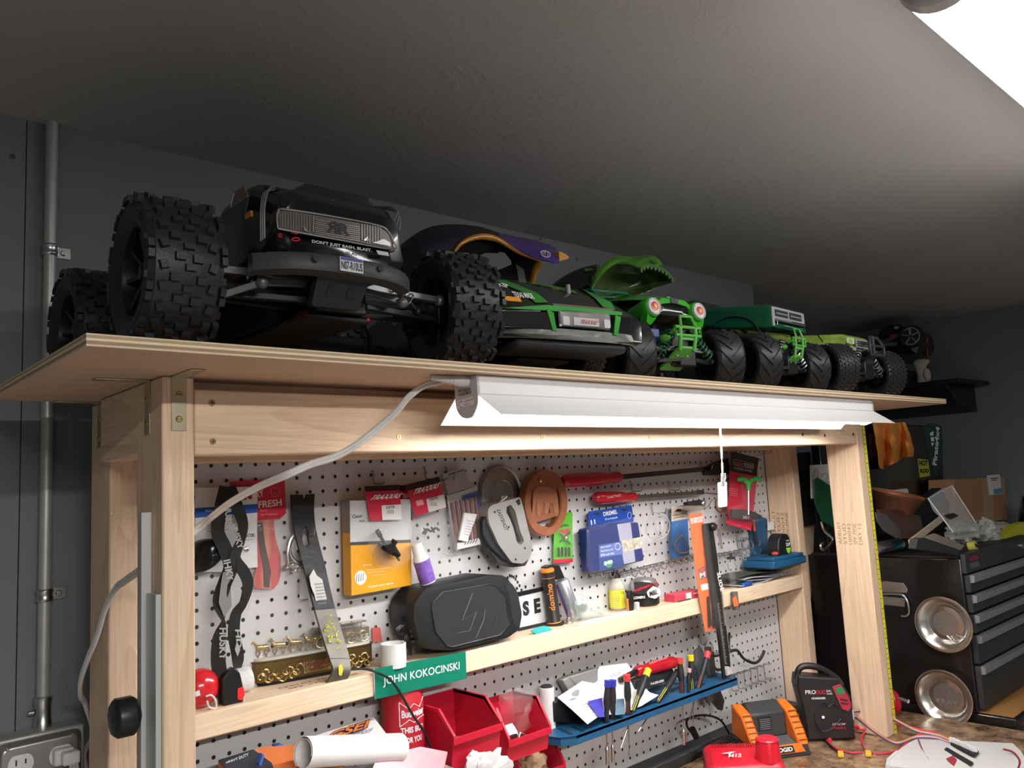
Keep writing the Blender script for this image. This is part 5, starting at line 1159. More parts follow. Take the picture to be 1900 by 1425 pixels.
# TRAXXAS parts cards
def tcard(lb, quad, number, la, lc, lh, y, extra=None, box=None, nb=None, blk=.16):
    t = T('parts_card', lb, 'package', *quad[0], y); A, B_, C_, D = [V((*q, 0)) for q in quad]
    sheet(t, 'header', quad, y, CR, .0008)
    e = A.lerp(D, blk); f = B_.lerp(C_, blk); sheet(t, 'black_band', [tuple(A.xy), tuple(B_.xy), tuple(f.xy), tuple(e.xy)], y - .0004, mat('band_black', (.03, .01, .012), .4), .0003)
    b = B(); write(b, 'TRAXXAS', PY(y - .0008), la, lc, lh, .03, .2); b.obj('lettering', WINK, t, smooth=0)
    if box:
        sheet(t, 'white_label', box, y - .0004, CW, .0003); b = B(); write(b, number, PY(y - .0009), nb[0], nb[1], nb[2], .01)
        x0_, y0_ = nb[0]; 
        for i in range(11):
            if i % 3 != 1: b.bar(P(x0_ + 1 + i * 1.3, y0_ + 2, y - .0009), P(x0_ + 1.6 + i * 1.3, y0_ + 9, y - .0009), .0005, .0002)
        b.obj('barcode', INK, t, smooth=0)
    return t
tcard('red parts card half hidden between the two front red cards', [(735, 901), (758, 900), (765, 965), (742, 967)], '', (746, 926), (762, 923), 9, -.012)
t = tcard('red parts card numbered 6878 hanging level over a clear bag with a gear', [(676, 902), (741, 899), (746, 965), (687, 966)], '6878', (684, 928), (739, 924), 9, -.05, box=[(708, 938), (744, 936), (746, 965), (710, 965)], nb=((717, 944), (732, 943), 5))
bag(t, [(688, 966), (745, 965), (757, 1000), (760, 1040), (735, 1056), (705, 1058), (690, 1030), (684, 1000)], -.052, 'clear_bag', .005, .012, 8)
DMET = mat('dark_metal', (.05, .045, .045), .35, .8)
b = B(); c = P(723, 1020, -.058); ax = V((.4, -.35, .85)).normalized(); b.lathe([(.004, -.004), (.019, -.004), (.021, -.001), (.021, .003), (.012, .008), (.006, .012), (.006, .02)], c, ax, n=30)
for i in range(30):
    x, y, d = frame(ax); a_ = 2 * PI * i / 30; r_ = x * math.cos(a_) + y * math.sin(a_); b.bar(c + r_ * .018, c + r_ * .0225, .0022, .005, ax)
b.obj('gear', DMET, t)
b = B(); b.cyl(P(718, 1016, -.058), P(702, 988, -.058), .0032); b.cyl(P(700, 984, -.058), P(706, 995, -.058), .0045); b.cyl(P(736, 1032, -.056), P(741, 1040, -.056), .0025); b.obj('shaft', DMET, t)
hook(690, 880, .04, label='wire hook holding the level red parts card')
t = tcard('red parts card numbered 2579 hanging tilted over a clear bag', [(753, 899), (815, 884), (828, 942), (771, 958)], '2579', (764, 919), (811, 906), 10, -.045, box=[(791, 926), (824, 917), (828, 941), (796, 951)], nb=((797, 930), (812, 926), 5), blk=.2)
sheet(t, 'pink_label', [(771, 930), (784, 926), (787, 936), (774, 939)], -.0455, mat('label_pink', (.75, .35, .36), .5), .0003)
bag(t, [(771, 958), (828, 942), (842, 990), (856, 1040), (850, 1070), (800, 1085), (770, 1090), (762, 1030)], -.047, 'clear_bag', .006, .014, 12)
b = B(); b.tube(spline([P(x, y, -.055) for x, y in ((784, 990), (792, 982), (800, 986), (808, 980), (815, 984))], 4), .0022, 6); b.tube([P(786, 980, -.055), P(792, 986, -.055), P(788, 992, -.055)], .0018, 6); b.tube([P(800, 978, -.055), P(806, 988, -.055)], .0018, 6); b.obj('clip', INK, t)
hook(786, 872, .04, label='wire hook holding the tilted red parts card')
t = T('glue_bottle', 'small white bottle with blue label in the clear bag below the tilted red card', 'bottle', 785, 1080, -.05)
b = B(); a0 = P(795, 1082, -.062); a1 = P(772, 1008, -.062); ax = (a1 - a0); H = ax.length; b.lathe([(.012, 0), (.015, .002), (.015, H * .62), (.012, H * .72), (.011, H * .74), (.0105, H), (.002, H + .001)], a0, ax, n=24); b.obj('bottle', mat('bottle_white', (.75, .74, .73), .4), t)
b = B(); b.lathe([(.0154, H * .05), (.0155, H * .055), (.0155, H * .58), (.0154, H * .585)], a0, ax, n=24, cap=False); k = b.obj('label', mat('label_blue_print', (.02, .04, .30), .4, var=.5, vscale=160, dirt=(.25, .12, .45)), t)
# repair kit card
t = T('repair_kit', 'clear packet of brown plug strips with white tube, blue edged, beside the staple gun', 'package', 850, 880, -.03)
sheet(t, 'header', [(821, 880), (861, 868), (874, 903), (832, 918)], -.026, mat('header_grey', (.35, .33, .32), .3), .0006)
words_(t, [('Repair', (818, 895), (834, 890), 6, -.027)], INK)
lines_(t, [(832, 882, 860, 873)], -.0268, INK, th=1.6)
sheet(t, 'backing', [(829, 920), (885, 903), (901, 1004), (846, 1022)], -.026, mat('backing_grey', (.5, .5, .52), .4), .001)
sheet(t, 'blue_edge', [(879, 913), (886, 911), (899, 985), (889, 1002), (884, 990)], -.0266, CB, .0005)
sheet(t, 'blue_edge', [(857, 920), (878, 913), (880, 922), (858, 930)], -.0266, CB, .0005)
JB = mat('brown_rubber_strip', (.17, .06, .035), .4, bump=.5, bscale=120)
for i in range(6):
    b = B(); x = 838 + i * 8.6; b.tube([P(x, 932 - i * 2.3, -.029), P(x + 4, 960 - i * 2, -.031), P(x + 10, 1012 - i * 2.6, -.029)], .0037, 8); b.obj('plug_strip', JB, t)
sheet(t, 'bottom_print', [(848, 1008), (890, 998), (892, 1010), (848, 1020)], -.0335, mat('card_light', (.6, .6, .6), .5), .0004)
lines_(t, [(862 + i * 5, 1012 - i, 866 + i * 5, 1005 - i) for i in range(5)], -.034, INK, th=2.4)
bb_ = sheet(t, 'tube', [(862, 951), (886, 954), (867, 1006), (852, 1002)], -.040, mat('tube_white', (.70, .70, .72), .3), .006, .002, .002)
lines_(t, [(866 - i, 966 + i * 5, 880 - i * 1.6, 969 + i * 5) for i in range(6)], -.0408, GREYP)
bag(t, [(828, 915), (886, 900), (903, 1004), (845, 1024)], -.034, 'clear_pouch', .002, .007, 2, CLEAR)
hook(826, 872, .03, label='wire hook holding the brown strip packet')
# metal lid
t = T('metal_disc', 'round grey pressed metal lid hanging behind the staple gun', 'disc', 935, 870, -.015)
c = P(929, 915, -.010); b = B(); b.lathe([(.0001, .006), (.026, .006), (.028, .008), (.030, .006), (.040, .006), (.054, .001), (.058, .004), (.060, 0), (.058, -.001), (.0001, .003)], c, (0, -1, 0), n=48, cap=False); b.obj('lid', mat('brushed_grey', (.30, .30, .29), .38, .9, var=.3, vscale=20), t)
# staple gun
t = T('staple_gun', 'silver and black staple gun hanging handle down in front of the metal lid', 'staple gun', 935, 925, -.05)
SB = mat('gun_silver', (.47, .46, .44), .38, .55); y0 = -.058
pl = PY(y0); out = rnd([pl.p(*a) for a in ((905, 945), (912, 937), (965, 922), (972, 945), (988, 1015), (984, 1035), (970, 1046), (950, 1044), (925, 1010), (907, 970))], .006)
hole = rnd([pl.p(*a) for a in ((940, 940), (948, 936), (956, 948), (965, 985), (973, 1004), (966, 1012), (959, 1006), (953, 980), (946, 962), (939, 950))], .004)
b = B(); b.plate(out, [hole], (0, .032, 0)); g_ = b.obj('body', SB, t, bev=.0015)
b = B(); b.prism(rnd([PY(y0 + .006).p(*a) for a in ((896, 966), (905, 955), (912, 965), (930, 1000), (954, 1030), (951, 1043), (935, 1040), (908, 1015), (897, 995))], .005), (0, .028, 0)); b.obj('grip', mat('grip_rubber', (.015, .016, .018), .6), t, bev=.003)
b = B(); b.prism(rnd([PY(y0 + .012).p(*a) for a in ((905, 985), (935, 1022), (975, 1040), (985, 1030), (975, 1050), (950, 1053), (925, 1045), (905, 1015))], .004), (0, .018, 0)); b.obj('magazine', mat('gun_dark', (.04, .04, .042), .45), t, bev=.002)
b = B(); b.tube(spline([PY(y0 + .014).p(*a) for a in ((944, 938), (950, 955), (958, 980), (966, 1004))], 5), .0055, 8); b.obj('lever', mat('lever_grey', (.16, .15, .15), .4, .6), t)
b = B()
for a in ((918, 950), (944, 978), (974, 1017), (957, 1038)): q = PY(y0 - .0004).p(*a); b.cyl(q, q + V((0, .001, 0)), .0024, n=12)
b.obj('rivets', INK, g_)
pl = PY(y0 - .0006); o = pl.p(935, 984); b = B(); letters(b, 'EASYSHOT', pl.p(921, 946), pl.p(937, 985) - pl.p(921, 946), pl.p(928, 945) - pl.p(921, 946), .02); b.obj('lettering', mat('print_dark', (.05, .05, .05), .5), g_, smooth=0)
b = B(); b.prism([pl.p(*a) for a in ((957, 930), (964, 925), (966, 935), (962, 938))], (0, .0004, 0)); b.obj('badge', INK, g_, smooth=0)
b = B(); b.cyl(P(925, 934, -.045), P(940, 922, -.05), .004); b.box(tuple(P(930, 926, -.05)), tuple(P(942, 920, -.05) + V((0, .008, 0)))); b.obj('nose', STEEL, t)
# wooden elephant plaque
t = T('wooden_plaque', 'round carved wooden elephant plaque hanging beside the staple gun', 'plaque', 1010, 872, -.03)
c = P(1010, 933, -.035); sp_ = scale_at(c); pl = PY(c.y)
def el(cx, cy, rx, ry, n=44, a0=0, a1=2 * PI): return [pl.p(cx + rx * math.cos(a0 + (a1 - a0) * i / n), cy + ry * math.sin(a0 + (a1 - a0) * i / n)) for i in range(n)]
PW = mat('carved_wood', (.27, .095, .045), .42, bump=.5, bscale=150, var=.35, vscale=30)
out = el(1011, 933, 40, 62)
h1 = [pl.p(*a) for a in ((985, 912), (989, 902), (990, 925), (992, 953), (986, 950), (983, 930))]
h2 = [pl.p(*a) for a in ((1032, 902), (1040, 917), (1042, 940), (1038, 955), (1036, 930))]
h3 = [pl.p(*a) for a in ((994, 970), (1034, 957), (1030, 970), (1018, 978), (1004, 976))]
h4 = [pl.p(*a) for a in ((1003, 925), (1006, 925), (1004, 955), (1000, 955))]
h5 = [pl.p(*a) for a in ((1012, 938), (1018, 935), (1021, 952), (1011, 954))]
b = B(); b.plate(out, [h1, h2, h3, h4, h5], (0, .016, 0)); pq = b.obj('disc', PW, t, bev=.0012, smooth=30)
b = B(); q1 = [p + V((0, -.0045, 0)) for p in el(1011, 933, 39.5, 61, 40)]; q2 = [p + V((0, -.0045, 0)) for p in el(1011, 933, 29, 47, 40)]; b.grid([el(1011, 933, 40, 62, 40), q1, q2, el(1011, 933, 28, 46, 40)], close=True); b.obj('rim', PW, pq, smooth=30)
eb = PY(c.y - .0015); b = B()
b.prism(rnd([eb.p(*a) for a in ((990, 910), (1000, 903), (1014, 902), (1030, 908), (1035, 925), (1036, 952), (1029, 954), (1026, 934), (1020, 932), (1018, 952), (1010, 955), (1011, 933), (1007, 931), (1003, 957), (997, 957), (996, 930), (993, 940), (991, 958), (988, 957))], .002), (0, .004, 0)); b.obj('elephant', mat('carved_wood_light', (.36, .14, .07), .4, bump=.3, bscale=100), pq, bev=.001)
b = B(); b.ball(P(1003, 892, -.044), .004, 10, 6); b.obj('nail', STEEL, t)
# screwdrivers on the board
HR = mat('handle_red', (.42, .008, .02), .22, coat=.4)
def driver(lb, a, b_, c, y, R_, sr, blade, name='screwdriver', txt=None, hm=HR, sm=DMET):
    t = T(name, lb, 'screwdriver', *a, y); p0 = P(*a, y); p1 = P(*b_, y); p2 = P(*c, y); d = p1 - p0; L_ = d.length; b = B()
    n = 8; x, yy_, dd = frame(d); rs = []
    for f, r in ((0, .55), (.03, .86), (.08, 1), (.30, 1.02), (.62, .98), (.74, .78), (.80, .70), (.86, .82), (.95, .84), (1.0, .6)):
        ring_ = []
        for i in range(24):
            a_ = 2 * PI * i / 24; k = 1 - .06 * (abs(math.cos(a_ * 3)) if .05 < f < .7 else 0); ring_.append(p0 + dd * L_ * f + (x * math.cos(a_) + yy_ * math.sin(a_)) * R_ * r * k)
        rs.append(ring_)
    b.rings(rs); h = b.obj('handle', hm, t, smooth=40)
    e = (p2 - p1); b = B(); b.bar(p1, p1 + e * (.86 if blade else 1), sr * 2, sr * 2) if sr > .0035 else b.cyl(p1, p1 + e * .9, sr)
    if blade: b.rings([[p1 + e * f + V((0, i * ty, 0)) + V((0, 0, j * tz)) for i, j in ((-1, -1), (1, -1), (1, 1), (-1, 1))] for f, ty, tz in ((.84, sr, sr), (.92, sr * .8, sr * 1.5), (1.0, sr * .25, sr * 1.3))])
    b.obj('shaft', sm, t, smooth=30)
    if txt:
        pl = PY(y - R_ * 1.02); b = B(); write(b, txt[0], pl, txt[1], txt[2], txt[3], .02); b.obj('lettering', mat('handle_print', (.75, .35, .35), .5), h, smooth=0)
    return t
t = driver('large red handled screwdriver with long black shaft, upper of the two on the board', (1043, 894), (1151, 885), (1350, 866), -.03, .0165, .006, False)
b = B(); b.prism([P(*a) for a in ((1305, 868, -.036), (1330, 856, -.036), (1352, 850, -.036), (1354, 880, -.036), (1332, 882, -.036), (1308, 882, -.036))], (0, .008, 0)); b.obj('pry_tip', DMET, t, bev=.001)
t = driver('smaller red handled screwdriver with grey flat blade, lower of the two on the board', (1103, 924), (1179, 922), (1306, 913), -.03, .0145, .0042, True, txt=('CRAFTSMAN', (1153, 921), (1127, 926), -5), sm=mat('grey_steel', (.16, .15, .14), .4, .85))
for x, y, l in ((1128, 868, 'red end of the upper'), (1298, 860, 'blade end of the upper'), (1168, 898, 'red end of the lower'), (1238, 897, 'blade end of the lower')): hook(x, y, .035, label='wire hook carrying the %s long screwdriver' % l)
# green card multi tool
t = T('tool_card', 'green blister card with small silver multi tool and keys, red bottom strip', 'package', 1045, 950, -.02)
sheet(t, 'card', [(1028, 990), (1043, 960), (1045, 952), (1062, 950), (1063, 1043), (1027, 1046)], -.014, mat('card_green', (.10, .42, .03), .4), .001, .002)
sheet(t, 'red_strip', [(1027, 1038), (1063, 1036), (1063, 1043), (1028, 1046)], -.0145, CR, .0005)
words_(t, [('MY TOOL', (1040, 979), (1056, 977), 5, -.0146)], INK, bold=.03)
sheet(t, 'white_label', [(1036, 984), (1060, 980), (1048, 992)], -.0143, CR, .0003)
b = B()
for a, c in (((1038, 988), (1058, 1010)), ((1058, 986), (1040, 1006))): b.bar(P(*a, -.02), P(*c, -.02), .004, .003)
b.ball(P(1050, 998, -.02), .006, 10, 6); b.obj('multi_tool', STEEL, t)
for i in range(4):
    b = B(); x = 1037 + i * 6.5; b.cyl(P(x, 1018, -.02), P(x, 1032, -.02), .0024, n=8); b.ball(P(x, 1017, -.02), .003, 8, 6); b.obj('key', mat('key_metal', (.12, .13, .08), .35, .8), t)
bag(t, [(1030, 986), (1060, 975), (1061, 1035), (1029, 1038)], -.02, 'blister', .001, .006, 4, CLEAR)
# DREMEL kit
t = T('rotary_tool_kit', 'dark blue blister pack of a rotary tool cutting kit with green price spot', 'package', 1130, 940, -.03)
DB = mat('kit_blue', (.006, .018, .13), .3); 
sheet(t, 'header', [(1092, 949), (1172, 937), (1176, 968), (1130, 975), (1092, 980)], -.02, mat('header_blue', (.015, .06, .34), .35), .0012, .003)
words_(t, [('DREMEL', (1120, 958), (1146, 953), 8, -.0206), ('11', (1097, 974), (1105, 972), 9, -.0206), ('EZ Lock Cutting Kit', (1123, 966), (1146, 962), 4, -.0206)], WINK, bold=.03)
b = B(); b.tube([P(1168 + 3.5 * math.cos(a), 956 + 6 * math.sin(a), -.0206) for a in [2 * PI * i / 16 for i in range(16)]], .0005, 5, loop=True); b.obj('round_mark', WINK, t)
for x, y in ((1108, 954), (1158, 947)): sheet(t, 'hang_slot', [(x - 7, y - 1), (x, y - 3), (x + 7, y - 2), (x, y + 2)], -.0206, INK, .0003)
b = B(); fr = rnd([P(*a, -.05) for a in ((1090, 982), (1140, 970), (1186, 969), (1197, 1040), (1150, 1052), (1096, 1063))], .006); b.rings([[p + V((0, .028, 0)) for p in fr], [p + V((0, .004, 0)) for p in fr], [sum(fr, V()) / len(fr) + (p - sum(fr, V()) / len(fr)) * .95 for p in fr]]); b.obj('case', DB, t, bev=.001)
sheet(t, 'photo_panel', [(1145, 973), (1170, 969), (1179, 1042), (1158, 1047)], -.0506, mat('panel_lilac', (.38, .38, .50), .3), .0004)
sheet(t, 'picture', [(1153, 1003), (1191, 996), (1194, 1016), (1156, 1025)], -.0510, mat('picture_brown', (.30, .14, .09), .4, var=.9, vscale=120, dirt=(.7, .5, .4)), .0004)
k = sheet(t, 'label', [(1110, 1010), (1153, 1004), (1157, 1052), (1112, 1060)], -.0512, mat('label_navy', (.02, .05, .20), .35), .0004)
sheet(t, 'label_strip', [(1112, 1013), (1153, 1005), (1155, 1028), (1113, 1035)], -.0515, mat('label_blue2', (.10, .16, .42), .35), .0004)
words_(t, [('EZLock Cutting Kit', (1115, 1018), (1134, 1014), 3.5, -.052), ('EZLock Rotary Tool', (1115, 1025), (1138, 1021), 3.5, -.052), ('EZLock Kit', (1115, 1032), (1140, 1028), 3.5, -.052)], WINK)
b = B(); c = P(1130, 1046, -.0518); b.prism([c + V((math.cos(a) * .0115, 0, math.sin(a) * .0090)) for a in [2 * PI * i / 24 for i in range(24)]], (0, .0004, 0)); k = b.obj('price_spot', mat('spot_green', (.05, .30, .12), .4), t)
words_(k, [('$40', (1121, 1050), (1137, 1046), 8, -.0524)], WINK, bold=.04)
b = B(); b.tube([P(1146 + 5 * math.cos(a), 1014 + 6 * math.sin(a), -.0522) for a in [2 * PI * i / 16 for i in range(16)]], .0009, 5, loop=True); b.obj('wheel_print', CW, t)
bag(t, [(1088, 980), (1140, 967), (1190, 966), (1200, 1042), (1150, 1056), (1094, 1067)], -.052, 'blister', .0012, .004, 9, CLEAR)
# clear rolled rings
t = T('clear_sleeve', 'roll of clear spiral plastic sleeve hanging on a hook', 'sleeve', 1220, 955, -.03)
for i in range(4):
    b = B(); c = P(1219 + i * 2.2, 976 + (i % 2), -.018 - i * .010); r_ = .0225 + .001 * (i % 2); b.lathe([(r_, 0), (r_ + .0012, 0), (r_ + .0012, .009), (r_, .009)], c, (.12, -1, 0), n=36, loop=True); b.obj('ring', CLEAR, t)
b = B(); b.tube([P(1219 + 24 * math.cos(a), 976 + 25 * math.sin(a), -.052) for a in [2 * PI * i / 36 for i in range(37)]], .0009, 6); b.obj('rim', mat('milky_plastic', (.7, .7, .7), .25, alpha=.75), t)
hook(1206, 938, .045, label='wire hook holding the clear spiral sleeve')
# brass hook card
t = T('hook_card', 'cream and blue blister card with bent brass hooks', 'package', 1262, 940, -.03)
sheet(t, 'card', [(1246, 940), (1275, 936), (1279, 1030), (1249, 1037), (1244, 1030)], -.02, mat('card_blue_mid', (.02, .14, .42), .4), .001, .002)
sheet(t, 'cream_top', [(1246, 940), (1275, 936), (1276, 962), (1246, 968)], -.0205, mat('card_cream', (.62, .55, .44), .5), .0005)
lines_(t, [(1249, 957, 1272, 953), (1250, 962, 1270, 959)], -.0208, INK)
sheet(t, 'hang_slot', [(1252, 949), (1258, 944), (1264, 945), (1264, 949)], -.0208, INK, .0003)
BR = mat('brass_wire', (.50, .33, .15), .3, .95)
for d in (0, .008):
    b = B(); b.tube(spline([P(x, y, -.026 - d) for x, y in ((1266, 992), (1252, 1006), (1254, 1020), (1266, 1026), (1278, 1022), (1276, 1008), (1268, 996))], 5), .0016, 7); b.obj('brass_hook', BR, t)
bag(t, [(1248, 966), (1278, 960), (1281, 1030), (1250, 1038)], -.026, 'blister', .0015, .012, 14, CLEAR)
# knife / clamp
t = T('spring_clamp', 'small black and silver clamp hooked above the orange pack', 'clamp', 1300, 935, -.05)
b = B(); b.prism([P(*a, -.055) for a in ((1274, 932), (1302, 927), (1302, 938), (1276, 938))], (0, .012, 0)); b.obj('jaw', INK, t, bev=.001)
b = B(); b.prism([P(*a, -.058) for a in ((1266, 939), (1300, 938), (1308, 944), (1288, 949), (1268, 944))], (0, .010, 0)); b.ball(P(1305, 934, -.055), (.008, .006, .009), 12, 8); b.tube(spline([P(x, y, -.055) for x, y in ((1306, 943), (1313, 941), (1318, 933), (1322, 926))], 4), .0014, 6); b.obj('frame', STEEL, t, bev=.001)
# leather disc
t = T('leather_disc', 'tan round leather or wood disc hanging on a wire behind the red card', 'disc', 1336, 920, -.01)
c = P(1337, 935, -.010); b = B(); b.lathe([(.0001, .003), (.021, .003), (.0225, .0015), (.021, 0), (.0001, 0)], c, (0, -1, 0), n=36, cap=False); b.obj('disc', mat('tan_disc', (.42, .28, .19), .6, bump=.2), t)
b = B(); b.tube([P(1308, 914, -.005), P(1336, 917, -.008), P(1345, 917, -.01)], .0009, 6); b.obj('wire', DMET, t)
# red card with green T handle tool
t = T('tool_card', 'red and black blister card with green T handle wheel tool', 'package', 1380, 845, -.05)
y = -.055
sheet(t, 'card', [(1356, 868), (1406, 878), (1394, 985), (1370, 978), (1348, 972), (1352, 920)], y, CR, .001, .003)
sheet(t, 'black_header', [(1357, 840), (1362, 838), (1408, 850), (1404, 884), (1353, 873)], y - .0005, mat('header_black', (.02, .015, .016), .4), .0005)
k = words_(t, [('TOOLS', (1380, 866), (1398, 869), 7, y - .001)], mat('print_white2', (.55, .50, .50), .5), bold=.02)
b = B(); b.tube([P(x, yy, y - .001) for x, yy in ((1362, 852), (1399, 861), (1398, 871), (1361, 862))], .0004, 5, loop=True); b.obj('outline', mat('print_pink'), t)
words_(t, [('ROTARY', (1363, 862), (1378, 866), 6, y - .001)], mat('print_red2', (.45, .10, .12), .5), bold=.02)
words_(t, [('CUTTING WHEEL', (1362, 870), (1396, 877), 4, y - .001)], mat('print_white2'))
lines_(t, [(1353, 906 + i * 4, 1369, 909 + i * 4) for i in range(4)] + [(1364, 974, 1376, 977), (1383, 979, 1391, 981)], y - .0006, mat('print_pink'))
GT = mat('green_translucent', (.03, .50, .08), .2, coat=.5)
b = B(); y2 = y - .018; b.tube(spline([P(x, yy, y2) for x, yy in ((1371, 890), (1380, 889), (1388, 896), (1397, 890), (1406, 888), (1411, 893))], 5), [.0055, .0065, .007, .007, .0065, .006, .006, .006, .0065, .007, .007, .007, .007, .0065, .006, .0055, .0055, .006, .006, .006, .006, .006, .006, .0055, .005, .004], 10); b.cyl(P(1388, 894, y2), P(1389, 910, y2), .0065, .005); b.obj('t_handle', GT, t)
b = B(); b.cyl(P(1389, 908, y2), P(1389, 955, y2), .0024); b.obj('rod', STEEL, t)
b = B(); q = [P(x, yy, y2) for x, yy in ((1356, 945), (1380, 945), (1400, 950), (1414, 957), (1412, 961), (1395, 965), (1370, 963), (1356, 958))]; b.prism(q, (0, .004, 0)); b.obj('wheel_blade', mat('blade_steel', (.25, .24, .25), .25, .9), t)
words_(t, [('301', (1378, 963), (1390, 963), 6, y2 - .001)], mat('print_pink'))
bag(t, [(1368, 880), (1410, 884), (1412, 910), (1398, 935), (1414, 952), (1410, 968), (1385, 972), (1354, 965), (1355, 940), (1375, 935), (1376, 905)], y - .012, 'blister', .0012, .012, 21, CLEAR)
b = B(); b.tube(spline([P(x, yy, d) for x, yy, d in ((1384, 855, -.05), (1388, 848, -.04), (1405, 846, -.02), (1420, 840, -.01), (1430, 833, 0))], 4), .0010, 6); b.obj('wire', ZINC, t)
for x in (1411, 1423):
    b = B(); b.tube(spline([P(x, 845, -.02), P(x + 6, 840, -.028), P(x + 11, 831, -.034)], 4), .0011, 6); tag(b.obj('hook_end', BR), 'thin brass wire hook end below the header, %s one' % ('left' if x == 1411 else 'right'), 'hook')
# orange blister saw
t = T('saw_blister', 'long orange blister pack of saw blades hanging in front of the shelf', 'package', 1300, 952, -.095)
y = -.098
sheet(t, 'card', [(1278, 954), (1303, 951), (1313, 1020), (1322, 1090), (1333, 1166), (1309, 1173), (1296, 1100), (1286, 1020)], y, mat('card_orange', (.72, .13, .03), .4), .0012, .003)
words_(t, [('FOR DEMOLITION', (1281, 967), (1304, 962), 5, y - .0006), ('CORDLESS', (1282, 972), (1304, 968), 5, y - .0006)], WINK, bold=.03)
sheet(t, 'white_band', [(1300, 1085), (1319, 1081), (1321, 1092), (1302, 1096)], y - .0005, CW, .0004)
sheet(t, 'dark_print', [(1294, 1056), (1310, 1048), (1314, 1060), (1318, 1070), (1300, 1076)], y - .0005, mat('dark_maroon', (.12, .02, .02), .4, var=.8, vscale=150, dirt=(.4, .1, .08)), .0004)
words_(t, [('M', (1299, 1073), (1309, 1070), 10, y - .0012)], CW, bold=.04)
for x in (1312, 1320):
    sheet(t, 'saw_blade', [(x, 1108), (x + 4, 1106), (x + 9, 1160), (x + 3, 1165)], y - .004, mat('blade_dark', (.05, .045, .04), .35, .7), .001)
bag(t, [(1275, 950), (1306, 947), (1318, 1020), (1336, 1168), (1306, 1176), (1290, 1080), (1280, 1010)], y - .004, 'blister', .001, .008, 31, CLEAR)
# black sliding rule
t = T('depth_gauge', 'long black ruled gauge bar with round knob beside the orange pack', 'gauge', 1315, 975, -.10)
y = -.108
k = sheet(t, 'bar', [(1306, 972), (1322, 970), (1332, 1040), (1340, 1110), (1352, 1190), (1357, 1253), (1343, 1260), (1335, 1190), (1322, 1110), (1312, 1030)], y, mat('bar_black', (.012, .012, .013), .35), .006, 0, .0006)
b = B()
for i in range(46):
    f = i / 45; xa = 1331 + 14 * f; ya = 1120 + 112 * f; n_ = 5 if i % 5 == 0 else 3
    b.bar(P(xa, ya, y - .0004), P(xa + n_, ya - 1, y - .0004), .0006, .0003)
    b.bar(P(xa + 10, ya - 3, y - .0004), P(xa + 12, ya - 3.4, y - .0004), .0006, .0003)
b.obj('ruler_marks', WINK, k, smooth=0)
b = B(); pl = PY(y - .0005); o = pl.p(1330, 1063); letters(b, 'SLIDE', o, pl.p(1337, 1098) - o, pl.p(1336, 1061) - o, .02); b.obj('lettering', WINK, k, smooth=0)
sheet(t, 'steel_edge', [(1337, 1098), (1339.5, 1097), (1347, 1160), (1344, 1161)], y - .0006, STEEL, .001)
b = B(); b.lathe([(.0085, 0), (.0105, .002), (.0105, .009), (.007, .013), (.0001, .014)], P(1320, 977, y), (-.1, -1, 0), n=24); b.obj('knob', BLACK, t)
sheet(t, 'end_stop', [(1347, 1236), (1359, 1238), (1359, 1250), (1349, 1254)], y - .004, mat('stop_red_white', (.6, .1, .12), .4, var=.9, vscale=200, dirt=(.8, .8, .8)), .004, .001)
b = B(); b.tube([P(1354 + 6 * math.cos(a), 1252 + 5 * math.sin(a), y - .003) for a in [2 * PI * i / 16 for i in range(16)]], .001, 6, loop=True); b.obj('keyring', STEEL, t)
# clear tubes with bits
t = T('bit_tube', 'narrow clear tube of thin bits hanging right of the black gauge', 'tube', 1332, 960, -.04)
b = B(); b.cyl(P(1323, 958, -.035), P(1338, 1022, -.035), .0055, n=14); b.obj('tube', CLEAR, t)
for i in range(3):
    b = B(); b.cyl(P(1330 + i * 2, 980, -.035), P(1337 + i * 2, 1018, -.035), .0011, n=8); b.obj('bit', BR if i == 1 else STEEL, t)
t = T('sample_tube', 'clear hanging tube with orange and grey label in front of the shelf edge', 'tube', 1360, 1035, -.10)
b = B(); b.cyl(P(1355, 1036, -.10), P(1365, 1132, -.10), .0085, n=18); b.obj('tube', CLEAR, t)
b = B(); b.cyl(P(1362.3, 1098, -.10), P(1365.5, 1131, -.10), .0088, n=18); k = b.obj('label', mat('label_dark_grey', (.09, .09, .095), .4), t)
sheet(t, 'orange_print', [(1359, 1110), (1366, 1105), (1371, 1124), (1362, 1126)], -.1094, mat('label_orange', (.75, .15, .05), .4), .0004)
b = B(); b.cyl(P(1356, 1034, -.10), P(1356.3, 1037, -.10), .011, n=16); b.cyl(P(1356, 1026, -.10), P(1356.2, 1034, -.10), .003, n=10); b.obj('cap', INK, t)
b = B(); b.tube(spline([P(x, yy, -.1) for x, yy in ((1350, 1046), (1352, 1056), (1360, 1060), (1366, 1052), (1362, 1044))], 4), .0008, 6); b.obj('coil', STEEL, t)
# wire racks of hooks
def zigrack(lb, a, c, n, y=-.012, dn=10):
    b = B(); A = P(*a, y); C_ = P(*c, y); b.tube([A, C_], .0014, 6); b.tube([A + V((0, 0, -.006)), C_ + V((0, 0, -.006))], .0012, 6)
    for i in range(n):
        p = A.lerp(C_, (i + .5) / n); b.tube(spline([p, p + V((.004, -.018, -.003)), p + V((.006, -.030, -.012)), p + V((.008, -.036, -.002))], 4), .0013, 6); b.tube([p + V((0, 0, 0)), p + V((0, -.004, -.016))], .0012, 6)
    return tag(b.obj('wire_rack', ZINC, smooth=60), lb, 'rack')
zigrack('zigzag wire hook rack above the yellow bottle', (1150, 1062), (1232, 1042), 6)
zigrack('zigzag wire hook rack left of the orange pack', (1236, 1040), (1290, 1026), 5)
zigrack('zigzag wire hook rack right of the black gauge', (1328, 1028), (1376, 1020), 5)
